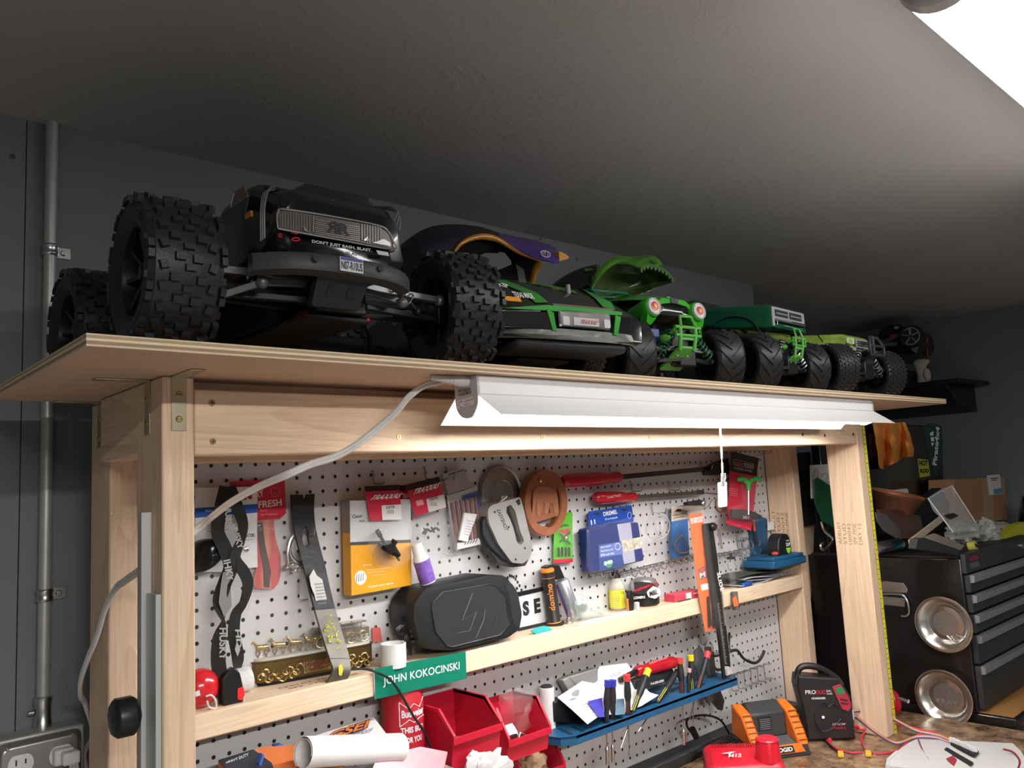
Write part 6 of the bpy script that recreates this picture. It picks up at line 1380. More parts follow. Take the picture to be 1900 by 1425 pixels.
zigrack('short wire rack under the rotary tool kit', (1090, 1066), (1140, 1056), 3)
for i, (x, yy) in enumerate(((1365, 992), (1366, 1006), (1374, 1005), (1391, 1000), (1376, 1036), (1385, 1037))):
    hook(x, yy, .028 + .004 * (i % 3), label='bare wire hook left of the tape measure, %s of six' % ('first', 'second', 'third', 'fourth', 'fifth', 'sixth')[i] + ' counted from the top')
b = B(); b.tube(spline([P(x, yy, -.03) for x, yy in ((1374, 998), (1388, 1000), (1396, 1008), (1398, 1024), (1408, 1028), (1412, 1018))], 4), .0015, 6); tag(b.obj('pegboard_hook', ZINC), 'large bent wire hook left of the blue magnetic holder', 'hook')
# blue magnetic holder with tape measure
t = T('magnetic_holder', 'blue plastic tray holder fixed at the right end of the pegboard', 'holder', 1440, 1050, -.05)
BL = mat('tray_blue', (.010, .085, .19), .45, bump=.15, bscale=200)
b = B(); q = [P(*a) for a in ((1396, 975, -.02), (1412, 958, -.02), (1424, 962, -.02), (1426, 1040, -.02), (1404, 1052, -.02))]; b.prism(rnd(q, .004), (0, .014, 0)); b.obj('back_plate', BL, t, bev=.002)
b = B(); q = [P(*a) for a in ((1400, 1035, -.10), (1470, 1024, -.10), (1474, 1050, -.10), (1404, 1060, -.10))]; X_ = [P(1408, 1052, -.088)]
lo = P(1424, 1054, -.085); hi = P(1476, 1026, -.085); b.box((lo.x - .02, -.118, lo.z), (hi.x - .0, -.02, lo.z + .020)); b.box((lo.x - .016, -.114, lo.z + .0195), (hi.x - .006, -.03, lo.z + .030)); b.obj('tray', BL, t, bev=.003)
zt_ = lo.z + .030
t = T('tape_measure', 'black tape measure with green tag standing on the blue holder', 'tape measure', 1440, 1025, -.08)
cc = V(((lo.x + hi.x) / 2 - .008, -.085, zt_)); pr_ = []
pf = [(-.034, 0), (.034, 0), (.036, .012), (.034, .040), (.022, .056), (-.005, .060), (-.026, .048), (-.034, .025)]
pr_ = rnd([cc + V((x, -.018, z)) for x, z in pf], .008); b = B(); b.prism(pr_, (0, .036, 0)); b.obj('case', mat('tape_black', (.012, .012, .013), .45), t, bev=.003)
b = B(); b.prism(rnd([cc + V((x, -.0186, z)) for x, z in ((.006, .018), (.030, .018), (.026, .006), (.018, .001), (.010, .006))], .002), (0, .0006, 0)); b.obj('green_tag', mat('tag_green', (.25, .58, .05), .4), t)
b = B(); letters(b, 'DUP', cc + V((.006, -.0190, .022)), (.022, 0, 0), (0, 0, .010), .04); letters(b, 'XTREME', cc + V((.007, -.0190, .036)), (.018, 0, 0), (0, 0, .004), .02); b.obj('lettering', WINK, t, smooth=0)
b = B(); b.ball(cc + V((-.036, -.006, .006)), (.008, .010, .006), 10, 6); b.obj('red_lock', mat('lock_red', (.6, .05, .05), .4), t)
b = B(); b.cyl(P(1398, 966, -.03), P(1400, 985, -.03), .0035); b.k = 1; b.cyl(P(1400, 985, -.03), P(1404, 1010, -.03), .005); tag(b.obj('screwdriver', [mat('handle_red2', (.6, .08, .06), .3), INK]), 'small red tipped tool standing in the blue holder', 'screwdriver')
b = B(); b.box(tuple(P(1422, 985, -.02)), tuple(P(1436, 968, -.02) + V((0, .02, 0)))); tag(b.obj('marker_cap', WHITE, bev=.002), 'white block behind the black tape measure', 'block')
# ================================================================ things standing on the middle shelf board
ZM = 1.3562
def Q(px, py, z=ZM): return PZ(z).p(px, py)
# toy helmet
t = T('toy_helmet', 'small red plastic helmet with stickers at the left end of the middle shelf', 'helmet', 380, 1310, -.06)
b = B(); c = P(372, 1292, -.055); c.z = ZM + .0285; b.ball(c, (.028, .025, .0285), 22, 12); b.obj('shell', mat('gloss_red', (.62, .02, .03), .2, coat=.5), t, smooth=80)
b = B(); b.tube(spline([P(x, y, -.082) for x, y in ((382, 1292), (392, 1290), (400, 1300), (400, 1314), (388, 1312), (384, 1300))], 4), .0016, 6); b.obj('face_guard', mat('guard_white', (.7, .6, .6), .4), t)
sheet(t, 'sticker', [(362, 1284), (370, 1280), (372, 1290), (364, 1293)], -.0835, CW, .0005)
t = T('paper_cup', 'small white cup with dark blue lettering lying behind the red helmet', 'cup', 400, 1290, -.02)
b = B(); b.cyl((.008, -.022, ZM + .017), (.050, -.020, ZM + .021), .017, .020, n=24); b.obj('cup', CW, t)
words_(t, [('Bud', (399, 1285), (412, 1281), 9, -.0425)], mat('navy_ink', (.02, .03, .15), .5), bold=.04)
# gold train under a clear dome
t = T('display_case', 'gold ornate miniature horse wagon in a clear dome case on the middle shelf', 'display case', 590, 1270, -.04)
GD = mat('gold_trim', (.17, .11, .04), .35, .8, bump=.3, bscale=350, var=.3, vscale=60)
GB2 = mat('gold_bright', (.62, .47, .22), .22, .95, bump=.5, bscale=250)
ca = Q(470, 1279); cb = Q(700, 1236); u = (cb - ca); u.z = 0; LN = u.length; u.normalize(); v = V((-u.y, u.x, 0)); W_ = .052
mid = ca + u * LN / 2 + v * W_ / 2; H1 = .040
def oval(z, k=1.0, w=1.0): 
    return [mid + u * (LN / 2 * k) * (math.copysign(abs(math.cos(a)) ** .35, math.cos(a))) + v * (W_ / 2 * w) * (math.copysign(abs(math.sin(a)) ** .55, math.sin(a))) + V((0, 0, z)) for a in [2 * PI * (i + .5) / 40 for i in range(40)]]
b = B(); b.rings([oval(.006, .985, .96), oval(.008), oval(.010), oval(.011, .985, .96), oval(H1 - .003, .985, .96), oval(H1 - .002), oval(H1)]); bs = b.obj('base', GD, t, smooth=30)
b = B(); b.rings([oval(0, .9, .85), oval(.006, .93, .9)]); b.obj('foot', BLACK, t)
random.seed(5); f0 = mid - v * (W_ * .485)
for i in range(34):
    s_ = -LN * .44 + LN * .88 * i / 33
    if abs(s_ + .005) < LN * .11: continue
    b = B() if i in (0, 21) else b; c = f0 + u * s_ + V((0, 0, .016 + .006 * math.sin(i * 1.9))); r_ = .0075; k = random.choice((-1, 1))
    b.tube([c + (u * math.cos(a * k) + V((0, 0, 1)) * math.sin(a * k)) * r_ * (1 - a / 9) - v * .0006 for a in [j * .55 for j in range(9)]], .0013, 5)
    if i in (11, 33): b.obj('scroll_relief', GB2, bs)
b = B(); c = f0 - u * LN * .115 - v * .0012; b.prism([c + V((0, 0, .010)), c + u * LN * .22 + V((0, 0, .010)), c + u * LN * .22 + V((0, 0, .029)), c + V((0, 0, .029))], -v * .001); pk = b.obj('name_panel', GB2, bs)
b = B(); letters(b, 'BUDWEISER', c - v * .0014 + u * .003 + V((0, 0, .020)), u * LN * .20, V((0, 0, .0075)), .03); letters(b, 'KING OF BEERS', c - v * .0014 + u * .010 + V((0, 0, .013)), u * LN * .15, V((0, 0, .004)), .02); b.obj('lettering', mat('sign_maroon', (.20, .03, .03), .5), pk, smooth=0)
b = B(); b.rings([oval(H1, .95, .9), oval(H1 + .004, .95, .9)]); b.obj('snow_floor', mat('snow', (.62, .60, .56), .5), t)
HD = .074
b = B(); b.rings([oval(H1 - .001, .97, .92), oval(H1 + HD * .75, .93, .86), oval(H1 + HD * .92, .90, .78), oval(H1 + HD, .82, .55)]); b.obj('dome', CLEAR, t, smooth=60)
def horse(c, s, k):
    b = B(); z = V((0, 0, 1)); q = [c - u * .010 * s + z * .016, c + z * .0165, c + u * .008 * s + z * .018]; b.tube(q, [.0045, .0048, .004], 8)
    b.tube([c + u * .007 * s + z * .017, c + u * .012 * s + z * .026, c + u * .013 * s + z * .028], [.0032, .0022, .002], 7); b.tube([c + u * .012 * s + z * .028, c + u * .018 * s + z * .024], [.0022, .0014], 7)
    for x, o in ((-.009, .002), (-.007, -.003), (.006, .003), (.008, -.002)): b.tube([c + u * x * s + z * .014, c + u * (x + o * k) * s + z * .008, c + u * (x + o * .5) * s + z * .0005], [.0020, .0012, .0012], 6)
    b.tube([c - u * .011 * s + z * .016, c - u * .014 * s + z * .008], [.0014, .0008], 5); return b
hx = thing('miniature_team', 'row of small gold horses pulling a tiny wagon inside the clear dome', 'figurine', tuple(mid + V((0, 0, H1 + .004))))
for i in range(4):
    for w in (-.010, .010):
        c = mid - u * LN * (.41 - .13 * i) + v * w + V((0, 0, H1 + .0041)); horse(c, -1, 1 if w > 0 else -1).shake(.0006, 300, i).obj('horse', GB2, hx, smooth=60)
c = mid + u * LN * .22 + V((0, 0, H1 + .0041)); b = B()
b.bar(c - u * .05 + V((0, 0, .018)), c + u * .055 + V((0, 0, .018)), .020, .012); b.bar(c - u * .045 + V((0, 0, .034)), c + u * .05 + V((0, 0, .034)), .022, .002)
for i in range(6): b.bar(c - u * (.04 - .016 * i) + v * -.010 + V((0, 0, .02)), c - u * (.04 - .016 * i) + v * -.010 + V((0, 0, .034)), .001, .001)
b.obj('wagon', mat('wagon_silver', (.50, .44, .32), .25, .9), hx)
for x in (-.036, -.012, .020, .044):
    b = B(); cc = c + u * x - v * .013 + V((0, 0, .0095)); b.tube([cc + (u * math.cos(a) + V((0, 0, 1)) * math.sin(a)) * .009 for a in [2 * PI * i / 18 for i in range(18)]], .0010, 6, loop=True)
    for j in range(4): a = PI * j / 4; d = (u * math.cos(a) + V((0, 0, 1)) * math.sin(a)) * .009; b.bar(cc - d, cc + d, .0008, .0008)
    b.obj('wheel', GB2, hx)
t = T('red_tag_card', 'small clear packet with red tag behind the right end of the dome case', 'package', 700, 1160, -.01)
sheet(t, 'card', [(690, 1165), (706, 1164), (709, 1190), (692, 1192)], -.006, mat('tag_red', (.6, .1, .08), .4), .001); bag(t, [(684, 1140), (712, 1140), (716, 1185), (690, 1190)], -.008, 'clear_bag', .001, .003, 1, CLEAR)
# white roll
t = T('tape_roll_cup', 'short white open cylinder standing between the dome case and the speaker', 'cylinder', 730, 1236, -.05)
c = Q(731, 1237); c.z = ZM; s_ = scale_at(c) * 23.5; h_ = .040; b = B(); b.lathe([(s_, 0), (s_, h_), (s_ - .001, h_ + .0006), (s_ - .002, h_), (s_ - .002, .002), (.0001, .002)], c + V((0, 0, .0002)), n=40, cap=False); b.obj('wall', CW, t)
# speaker
t = T('bluetooth_speaker', 'rugged black portable speaker with perforated grille standing on the middle shelf', 'speaker', 865, 1200, -.05)
yf_ = -.088
pl = PY(yf_); out = rnd([pl.p(*a) for a in ((766, 1120), (786, 1092), (905, 1066), (940, 1068), (962, 1096), (971, 1140), (966, 1168), (945, 1184), (845, 1208), (800, 1206), (775, 1188), (765, 1150))], .008)
cen = sum(out, V()) / len(out); SPK = mat('speaker_rubber', (.0085, .009, .010), .5, bump=.2, bscale=300)
dz = ZM + .0005 - min(p.z for p in out)
out = [V((p.x, p.y, max(p.z, ZM + .0008))) for p in out]
b = B(); b.rings([[cen.lerp(p, .90) + V((0, -.001, 0)) for p in out], [cen.lerp(p, .975) for p in out], [p + V((0, .008, 0)) for p in out], [p + V((0, .070, 0)) for p in out], [cen.lerp(p, .93) + V((0, .082, 0)) for p in out]]); sp = b.obj('cabinet', SPK, t, smooth=40)
pl2 = PY(yf_ - .0015); gq = [pl2.p(*a) for a in ((804, 1117), (821, 1099), (909, 1084), (919, 1087), (938, 1106), (945, 1158), (928, 1178), (840, 1200), (830, 1199), (808, 1173), (801, 1130))]
def perf():
    m = bpy.data.materials.new('perforated_grille'); m.use_nodes = True; nt = m.node_tree; b_ = nt.nodes['Principled BSDF']; L = nt.links
    g = nt.nodes.new('ShaderNodeTexCoord'); mp = nt.nodes.new('ShaderNodeMapping'); mp.inputs['Rotation'].default_value = (0, .785, 0); mp.inputs['Scale'].default_value = (380, 0, 380)
    L.new(g.outputs['Object'], mp.inputs[0]); vr = nt.nodes.new('ShaderNodeTexVoronoi'); vr.inputs['Scale'].default_value = 1; vr.inputs['Randomness'].default_value = 0; L.new(mp.outputs[0], vr.inputs[0])
    r = nt.nodes.new('ShaderNodeValToRGB'); r.color_ramp.elements[0].position = .28; r.color_ramp.elements[0].color = (.003, .003, .003, 1); r.color_ramp.elements[1].position = .36; r.color_ramp.elements[1].color = (.07, .07, .072, 1)
    L.new(vr.outputs['Distance'], r.inputs[0]); L.new(r.outputs[0], b_.inputs['Base Color']); b_.inputs['Roughness'].default_value = .4; b_.inputs['Metallic'].default_value = .4; return m
b = B(); b.prism(gq, (0, .004, 0)); gr_ = b.obj('grille', perf(), sp, bev=.001)
b = B(); b.tube([p + V((0, -.0005, 0)) for p in gq], .0010, 6, loop=True); b.obj('grille_edge', BLACK, gr_)
lg_ = PY(yf_ - .0022); b = B()
for s_ in (((877, 1101), (858, 1150)), ((858, 1152), (884, 1135)), ((884, 1135), (872, 1170), (848, 1175)), ((900, 1130), (898, 1150), (884, 1182)), ((918, 1138), (922, 1148), (916, 1168))):
    b.tube([lg_.p(*a) for a in s_], .0006, 5)
b.obj('bolt_logo', mat('logo_dark_grey', (.10, .10, .105), .3, .5), gr_)
b = B(); b.prism(rnd([pl2.p(*a) for a in ((936, 1084), (950, 1083), (961, 1100), (967, 1140), (963, 1160), (955, 1163), (949, 1140), (944, 1105))], .003), (0, .006, 0)); b.obj('handle_recess', INK, sp)
for i in range(9):
    b = B(); x = 762 + abs(i - 4) * 1.2; y = 1114 + i * 9.5; b.bar(P(x, y, yf_ + .012), P(x - 1, y - 1, yf_ + .07), .008, .0045); b.obj('rib', SPK, sp, bev=.001)
for i in range(7):
    b = B(); x = 946 + i * 3.6; y = 1068 + i * i * .75; b.bar(P(x, y, yf_ + .01), P(x, y, yf_ + .065), .004, .006); b.obj('rib', SPK, sp, bev=.001)
b = B(); b.prism(rnd([P(*a, yf_ + .03) for a in ((737, 1146), (764, 1140), (764, 1146), (744, 1152), (745, 1165), (738, 1166))], .001), (0, .006, 0)); b.obj('strap_clip', BLACK, t)
b = B()
for o in (0, 3, 6):
    b.tube(spline([P(x + o, y, yf_ + .03) for x, y in ((744, 1160), (735, 1168), (738, 1178), (752, 1175), (750, 1190), (757, 1205), (757, 1216))], 4), .0016, 6)
b.obj('cord_loop', BLACK, t)
# licence plate frame sign
t = T('framed_sign', 'white plate with black letters in a black frame standing behind the speaker', 'sign', 990, 1170, -.03)
y = -.012; k = sheet(t, 'plate', [(960, 1108), (1032, 1090), (1034, 1156), (962, 1172)], y, CW, .002)
words_(t, [('S', (971, 1144), (983, 1141), 28, y - .0006), ('E', (992, 1139), (1004, 1136), 28, y - .0006)], INK, bold=.06)
b = B(); b.bar(P(958, 1103, y), P(1032, 1087, y), .005, .008); b.bar(P(960, 1176, y), P(1034, 1160, y), .005, .010); b.bar(P(962, 1168, y - .01), P(1034, 1152, y - .01), .003, .006); b.obj('frame', BLACK, t)
# domino can and spray can
t = T('filler_can', 'slim black can with orange rings and orange lettering leaning beside the sign', 'can', 1028, 1160, -.035)
a0 = Q(1029, 1159); a0.z = ZM; a1 = P(1015, 1055, a0.y); ax = a1 - a0; H = ax.length; r_ = scale_at(a0) * 12.5
b = B(); b.lathe([(r_ * 1.5, 0), (r_ * 1.5, .004), (r_ * 1.06, .006), (r_, H * .06), (r_, H * .93), (r_ * .98, H * .95)], a0, ax, n=32); cn = b.obj('body', mat('can_black', (.02, .018, .017), .38), t)
OR = mat('can_orange', (.72, .22, .03), .4)
b = B(); b.lathe([(r_ * 1.1, .004), (r_ * 1.12, .005), (r_ * 1.08, H * .055), (r_ * 1.01, H * .06)], a0, ax, n=32, cap=False); b.obj('lower_ring', OR, cn)
b = B(); b.lathe([(r_ * 1.02, H * .945), (r_ * 1.02, H * .99), (r_ * .8, H * 1.01), (.0001, H * 1.01)], a0, ax, n=32, cap=False); b.obj('cap', OR, cn)
b = B(); b.lathe([(r_ * 1.015, H * .84), (r_ * 1.015, H * .85)], a0, ax, n=32, cap=False); b.obj('line', OR, cn)
n_ = (CO - a0); n_.z = 0; n_ = n_.normalized(); d_ = ax.normalized(); s_ = d_.cross(n_).normalized(); o = a0 + d_ * H * .26 + n_ * (r_ * 1.03) + s_ * .006; b = B(); g_, fs, _ = glyphs('domino', .02)
b.add([a0 + d_ * (H * (.27 + .47 * q.x)) + (n_ * math.cos((q.y - .5) * .9) - s_ * math.sin((q.y - .5) * .9)) * r_ * 1.03 for q in g_], fs); b.obj('lettering', OR, cn, smooth=0)
t = T('spray_can', 'white and blue spray can with black trigger cap leaning behind the black can', 'spray can', 1060, 1150, -.02)
a0 = Q(1062, 1150); a0.z = ZM; a0.y = -.034; a1 = P(1040, 1074, -.022); ax = a1 - a0; H = ax.length; r_ = .0165
b = B(); b.lathe([(r_ * .95, 0), (r_, .002), (r_, H * .93), (r_ * .8, H * .98), (r_ * .5, H)], a0, ax, n=28); k = b.obj('can', mat('can_silver', (.42, .42, .45), .3, .6), t)
for nm, m_, da in (('blue_stripe', CB, .95), ('red_stripe', CR, 1.25)):
    x, y_, d = frame(ax); b = B(); rs = []
    base = math.atan2((CO - a0).dot(y_), (CO - a0).dot(x))
    for h in (.04, .5, .93): rs.append([a0 + d * H * h + (x * math.cos(a_) + y_ * math.sin(a_)) * r_ * 1.012 for a_ in [base - da + .1 * j for j in range(4)]])
    b.grid(rs); b.obj(nm, m_, k)
b = B(); b.prism(rnd([P(*a, -.035) for a in ((1014, 1052), (1022, 1048), (1038, 1049), (1048, 1072), (1034, 1076), (1027, 1066), (1015, 1058))], .002), (0, .018, 0)); b.obj('trigger', BLACK, t, bev=.002)
# small things to the right
b = B(); q = [Q(x, y) for x, y in ((986, 1170), (998, 1166), (1018, 1163), (1026, 1168), (1020, 1175), (1008, 1180), (992, 1182), (994, 1175))]; q = [V((p.x, max(p.y, -.088), ZM)) for p in q]
b.prism([P(x, y, -.075) for x, y in ((986, 1171), (1000, 1164), (1016, 1162), (1025, 1168), (1018, 1174), (1004, 1178), (1006, 1180), (990, 1180), (994, 1176))], (0, .006, 0)); tag(b.obj('fish_cutout', mat('teal_foam', (.03, .36, .36), .6), bev=.001), 'small teal fish shaped piece in front of the black can', 'toy')
t = T('metal_post', 'small metal threaded post on a round base beside the spray can', 'post', 1056, 1156, -.05)
b = B(); c = Q(1056, 1157); c.z = ZM; c.y = max(c.y, -.08); b.lathe([(.009, 0), (.009, .003), (.006, .004), (.006, .012), (.002, .013), (.002, .042)], c, n=20); b.obj('post', STEEL, t)
t = T('parts_bag', 'crumpled green tinted bag with dark part and white card on the shelf middle', 'bag', 1100, 1150, -.05)
b = B(); b.ball(P(1081, 1128, -.05), (.013, .011, .009), 14, 8); b.obj('dark_part', mat('part_dark', (.05, .03, .04), .4), t)
bag(t, [(1066, 1116), (1078, 1104), (1100, 1115), (1130, 1135), (1136, 1146), (1100, 1147), (1075, 1150), (1068, 1140)], -.055, 'plastic_bag', .004, .012, 6, mat('bag_green', (.5, .62, .55), .2, alpha=.45, bump=.6, bscale=60))
b = B(); q = [V((p.x, max(min(p.y, -.03), -.088), ZM + .0004)) for p in (Q(1070, 1150), Q(1105, 1160), Q(1200, 1132), Q(1160, 1128))]; q = [V((.752, -.086, ZM + .0004)), V((.93, -.086, ZM + .0004)), V((.98, -.06, ZM + .0004)), V((.82, -.045, ZM + .0004))]; b.prism(q, (0, 0, .0012)); b.obj('white_card', CW, t)
t = T('oil_bottle', 'small clear bottle with yellow label and black cap on the middle shelf', 'bottle', 1145, 1130, -.03)
c = Q(1147, 1131); c.z = ZM; s_ = scale_at(c); r_ = s_ * 14.5; b = B(); b.lathe([(r_ * .9, 0), (r_, .002), (r_, s_ * 42), (r_ * .8, s_ * 50), (r_ * .5, s_ * 56), (r_ * .5, s_ * 60)], c, n=28); b.obj('glass', mat('bottle_glass', (.8, .75, .6), .1, alpha=.5, spec=.8), t)
b = B(); b.lathe([(r_ * 1.02, s_ * 4), (r_ * 1.02, s_ * 36)], c, n=28, cap=False); k = b.obj('label', mat('label_yellow', (.78, .74, .05), .4), t)
b = B(); b.lathe([(r_ * .58, s_ * 58), (r_ * .58, s_ * 67), (.0001, s_ * 67)], c, n=20, cap=True); b.obj('cap', INK, t)
lines_(k, [(1136, 1104 + i * 4, 1150, 1103 + i * 4) for i in range(7)], c.y - r_ * 1.03, GREYP, th=.8)
words_(k, [('TE', (1152, 1103), (1158, 1102), 5, c.y - r_ * 1.03)], INK)
b = B(); c2 = Q(1172, 1134); c2.z = ZM; b.box((c2.x - .007, c2.y - .002, ZM), (c2.x + .007, c2.y + .008, ZM + .046)); b.k = 1; b.box((c2.x + .016, c2.y - .004, ZM), (c2.x + .026, c2.y + .006, ZM + .018)); b.k = 2; b.box((c2.x - .012, c2.y, ZM), (c2.x - .0072, c2.y + .006, ZM + .030))
tag(b.obj('fob', [BLACK, CW, mat('amber_orange', (.65, .18, .03), .35)], bev=.002), 'black and orange fob standing right of the yellow labelled bottle', 'fob')
t = T('round_tub', 'black round tub with silver lid and white lettered stickers on the shelf', 'tub', 1197, 1128, -.03)
c = Q(1198, 1122); c.z = ZM; s_ = scale_at(c); r_ = s_ * 26; b = B(); b.lathe([(r_ * .85, 0), (r_, s_ * 3), (r_, s_ * 24), (r_ * .97, s_ * 27)], c, n=36); tb = b.obj('body', BLACK, t)
b = B(); b.lathe([(r_ * .98, s_ * 27), (r_ * .96, s_ * 38), (r_ * .86, s_ * 46), (r_ * .6, s_ * 49), (.0001, s_ * 50)], c, n=36, cap=False); b.obj('lid', mat('lid_silver', (.5, .5, .5), .3, .8), tb)
yy = c.y - r_ - .0015
sheet(t, 'sticker', [(1176, 1080), (1194, 1079), (1212, 1082), (1222, 1092), (1210, 1104), (1178, 1102)], yy + .002, mat('sticker_dark', (.03, .03, .03), .4), .0004)
words_(t, [('LargeScaleRC.com', (1176, 1100), (1221, 1085), 7, yy)], rp, bold=.03); 
sheet(t, 'round_sticker', [(1200, 1098), (1212, 1087), (1224, 1092), (1226, 1103), (1216, 1111), (1203, 1108)], yy + .0012, CW, .0004, .004)
words_(t, [('M&L', (1206, 1107), (1221, 1102), 10, yy - .0004), ], INK, bold=.02)
words_(t, [('LOSABERG', (1176, 1112), (1197, 1110), 5, yy)], WINK, bold=.02)
t = T('red_box', 'flat red and white carton lying at the right of the round tub', 'box', 1258, 1112, -.04)
b = B(); c = Q(1250, 1114); c = V((1.125, -.072, ZM)); b.box((1.105, -.078, ZM), (1.215, -.045, ZM + .018)); b.obj('carton', mat('carton_red', (.62, .06, .10), .4), t, bev=.001)
b = B(); b.box((1.150, -.0785, ZM + .002), (1.172, -.0779, ZM + .016)); b.box((1.180, -.0785, ZM + .010), (1.21, -.0779, ZM + .013)); b.obj('white_print', CW, t)
b = B(); q = V((1.11, -.084, ZM + .0022)); b.tube([q + V((.0022 * i, .002 * (i % 2), 0)) for i in range(24)], .0018, 5); tag(b.obj('drill_bit', mat('bronze_bit', (.2, .14, .08), .35, .9)), 'small twisted bronze bit lying in front of the red carton', 'bit')
t = T('paper_stack', 'loose papers and dark folded cloth lying at the right end of the middle shelf', 'papers', 1410, 1080, -.05)
for i, (x0_, x1_, m_) in enumerate(((1.36, 1.60, mat('cloth_dark', (.06, .065, .055), .7)), (1.40, 1.62, CW), (1.42, 1.64, mat('paper_lilac', (.45, .44, .55), .6)), (1.38, 1.60, CW))):
    b = B(); z = ZM + .0005 + .006 * (3 - i) if i else ZM + .022; b.grid([[V((x0_ + (x1_ - x0_) * f, -.086 + .07 * g, z + .004 * math.sin(f * 5 + i) + .004)) for g in (0, .5, 1)] for f in [j / 8 for j in range(9)]], .0012); b.obj('sheet', m_, t)
b = B(); b.box((1.395, -.088, ZM), (1.44, -.075, ZM + .012)); b.obj('blue_tab', CB, t, bev=.004)
# green name plate on the shelf front
t = T('name_plate', 'green engraved name plate with white letters on the front of the middle shelf', 'sign', 780, 1270, -.09)
sheet(t, 'plate', [(695, 1241), (864, 1209), (866, 1259), (695, 1298)], -.0925, mat('engraved_green', (.005, .17, .105), .35), .002)
words_(t, [('JOHN KOKOCINSKI', (711, 1276), (853, 1246), 20, -.0928)], WINK, bold=.006)
b = B(); b.box((P(695, 1241, -.0925).x, -.0925, P(695, 1241, -.0925).z - .0002), (P(695, 1241, -.0925).x - .0016, -.0905, P(695, 1298, -.0925).z)); b.obj('edge', CW, t)
b = B(); b.tube(spline([P(x, y, d) for x, y, d in ((640, 1243, -.07), (675, 1241, -.085), (700, 1248, -.098), (725, 1262, -.100), (745, 1290, -.102), (765, 1325, -.11), (785, 1355, -.12), (800, 1390, -.12))], 6), .0022, 8); tag(b.obj('black_cable', BLACK), 'thin black cable running over the green name plate down to the red can', 'cable')
# ================================================================ below the shelf
BR_ = mat('bin_red', (.50, .012, .035), .32, coat=.2)
def bin_(lb, x0, x1, yl, zt_, zl, zb, grp='red bins hung on the pegboard'):
    t = thing('parts_bin', lb, 'bin', ((x0 + x1) / 2, yl / 2, zb), 0, grp)
    w = .003; b = B(); yb = -.004
    side = [V((0, yb, zt_)), V((0, yl * .72, zt_)), V((0, yl * .98, zl + .004)), V((0, yl, zl)), V((0, yl * .92, zb)), V((0, yb, zb))]
    for x in (x0, x1 - w): b.prism([p + V((x, 0, 0)) for p in side], (w, 0, 0))
    b.box((x0 + w, yb - w, zb), (x1 - w, yb, zt_)); b.box((x0 + w, yl * .93, zb), (x1 - w, yb - w, zb + w))
    b.prism([V((x0 + w, yl, zl)), V((x0 + w, yl + w, zl)), V((x0 + w, yl * .92 + w, zb)), V((x0 + w, yl * .92, zb))], (x1 - x0 - 2 * w, 0, 0)); b.obj('tray', BR_, t, smooth=0)
    b = B()
    for x in (x0 - .002, x1 - w): b.prism([V((x, yb, zt_ - .006)), V((x, yl * .70, zt_ - .006)), V((x, yl * .98 - .002, zl + .002)), V((x, yl - .003, zl - .004)), V((x, yl - .004, zl + .006)), V((x, yl * .73, zt_ + .001)), V((x, yb, zt_ + .001))], (w + .002, 0, 0))
    b.box((x0 - .002, yl - .004, zl - .010), (x1 + .002, yl + .001, zl + .002)); b.obj('rim', BR_, t, bev=.0006, smooth=0); return t
bin_('large red parts bin left of the others, nearly empty with a green disc inside', .366, .476, -.140, 1.272, 1.228, 1.160)
b = B(); b.cyl((.425, -.085, 1.1635), (.425, -.095, 1.196), .030, n=30); tag(b.obj('green_disc', mat('disc_green', (.03, .38, .08), .4), bev=.001), 'green and orange plastic disc lying in the left red bin', 'disc')
bin_('middle red parts bin holding a clear bag of metal parts', .520, .630, -.108, 1.236, 1.180, 1.140)
bin_('lowest red parts bin filled with crumpled brown paper', .572, .684, -.088, 1.136, 1.092, 1.010)
bag_ = thing('parts_bag', 'clear bag with metal and blue parts bulging out of the middle red bin', 'bag', (.57, -.05, 1.16))
bag(bag_, [(925, 1290), (950, 1280), (985, 1283), (978, 1305), (975, 1330), (980, 1350), (950, 1358), (935, 1345), (930, 1315)], -.05, 'plastic_bag', .008, .02, 40)
b = B(); b.box((.565, -.085, 1.150), (.60, -.06, 1.175), Matrix.Rotation(.5, 3, 'Y')); b.box((.55, -.075, 1.17), (.575, -.05, 1.19), Matrix.Rotation(.8, 3, 'X')); b.obj('metal_part', STEEL, bag_, bev=.002)
b = B(); b.cyl((.535, -.07, 1.13), (.535, -.085, 1.19), .005); b.obj('blue_part', mat('part_blue', (.03, .04, .5), .35), bag_)
def crumple(name, lb, cat, c, r, m, seed=0, amp=.4, par=None):
    b = B(); b.ball((0, 0, 0), (1, 1, 1), 30, 20)
    for v in b.v:
        d = noise.noise(v * 2.2 + V((seed, 0, 0))) * amp + abs(noise.noise(v * 5 + V((0, seed, 0)))) * amp * .7 - amp * .2; v *= (1 + d)
    b.v = [V(c) + V((v.x * r[0], v.y * r[1], v.z * r[2])) for v in b.v]; o = b.obj(name, m, par, smooth=25, world=par is not None)
    if par is None: tag(o, lb, cat)
    return o
crumple('crumpled_paper', 'crumpled brown kraft paper filling the lowest red bin', 'paper', (.628, -.046, 1.094), (.040, .028, .034), mat('kraft_paper', (.42, .27, .16), .7), 3)
crumple('plastic_wrap', 'crumpled translucent white plastic bag bulging below the left red bin', 'bag', (.405, -.172, 1.165), (.052, .018, .038), mat('milky_bag', (.62, .59, .60), .3, bump=.8, bscale=30), 7, .5)
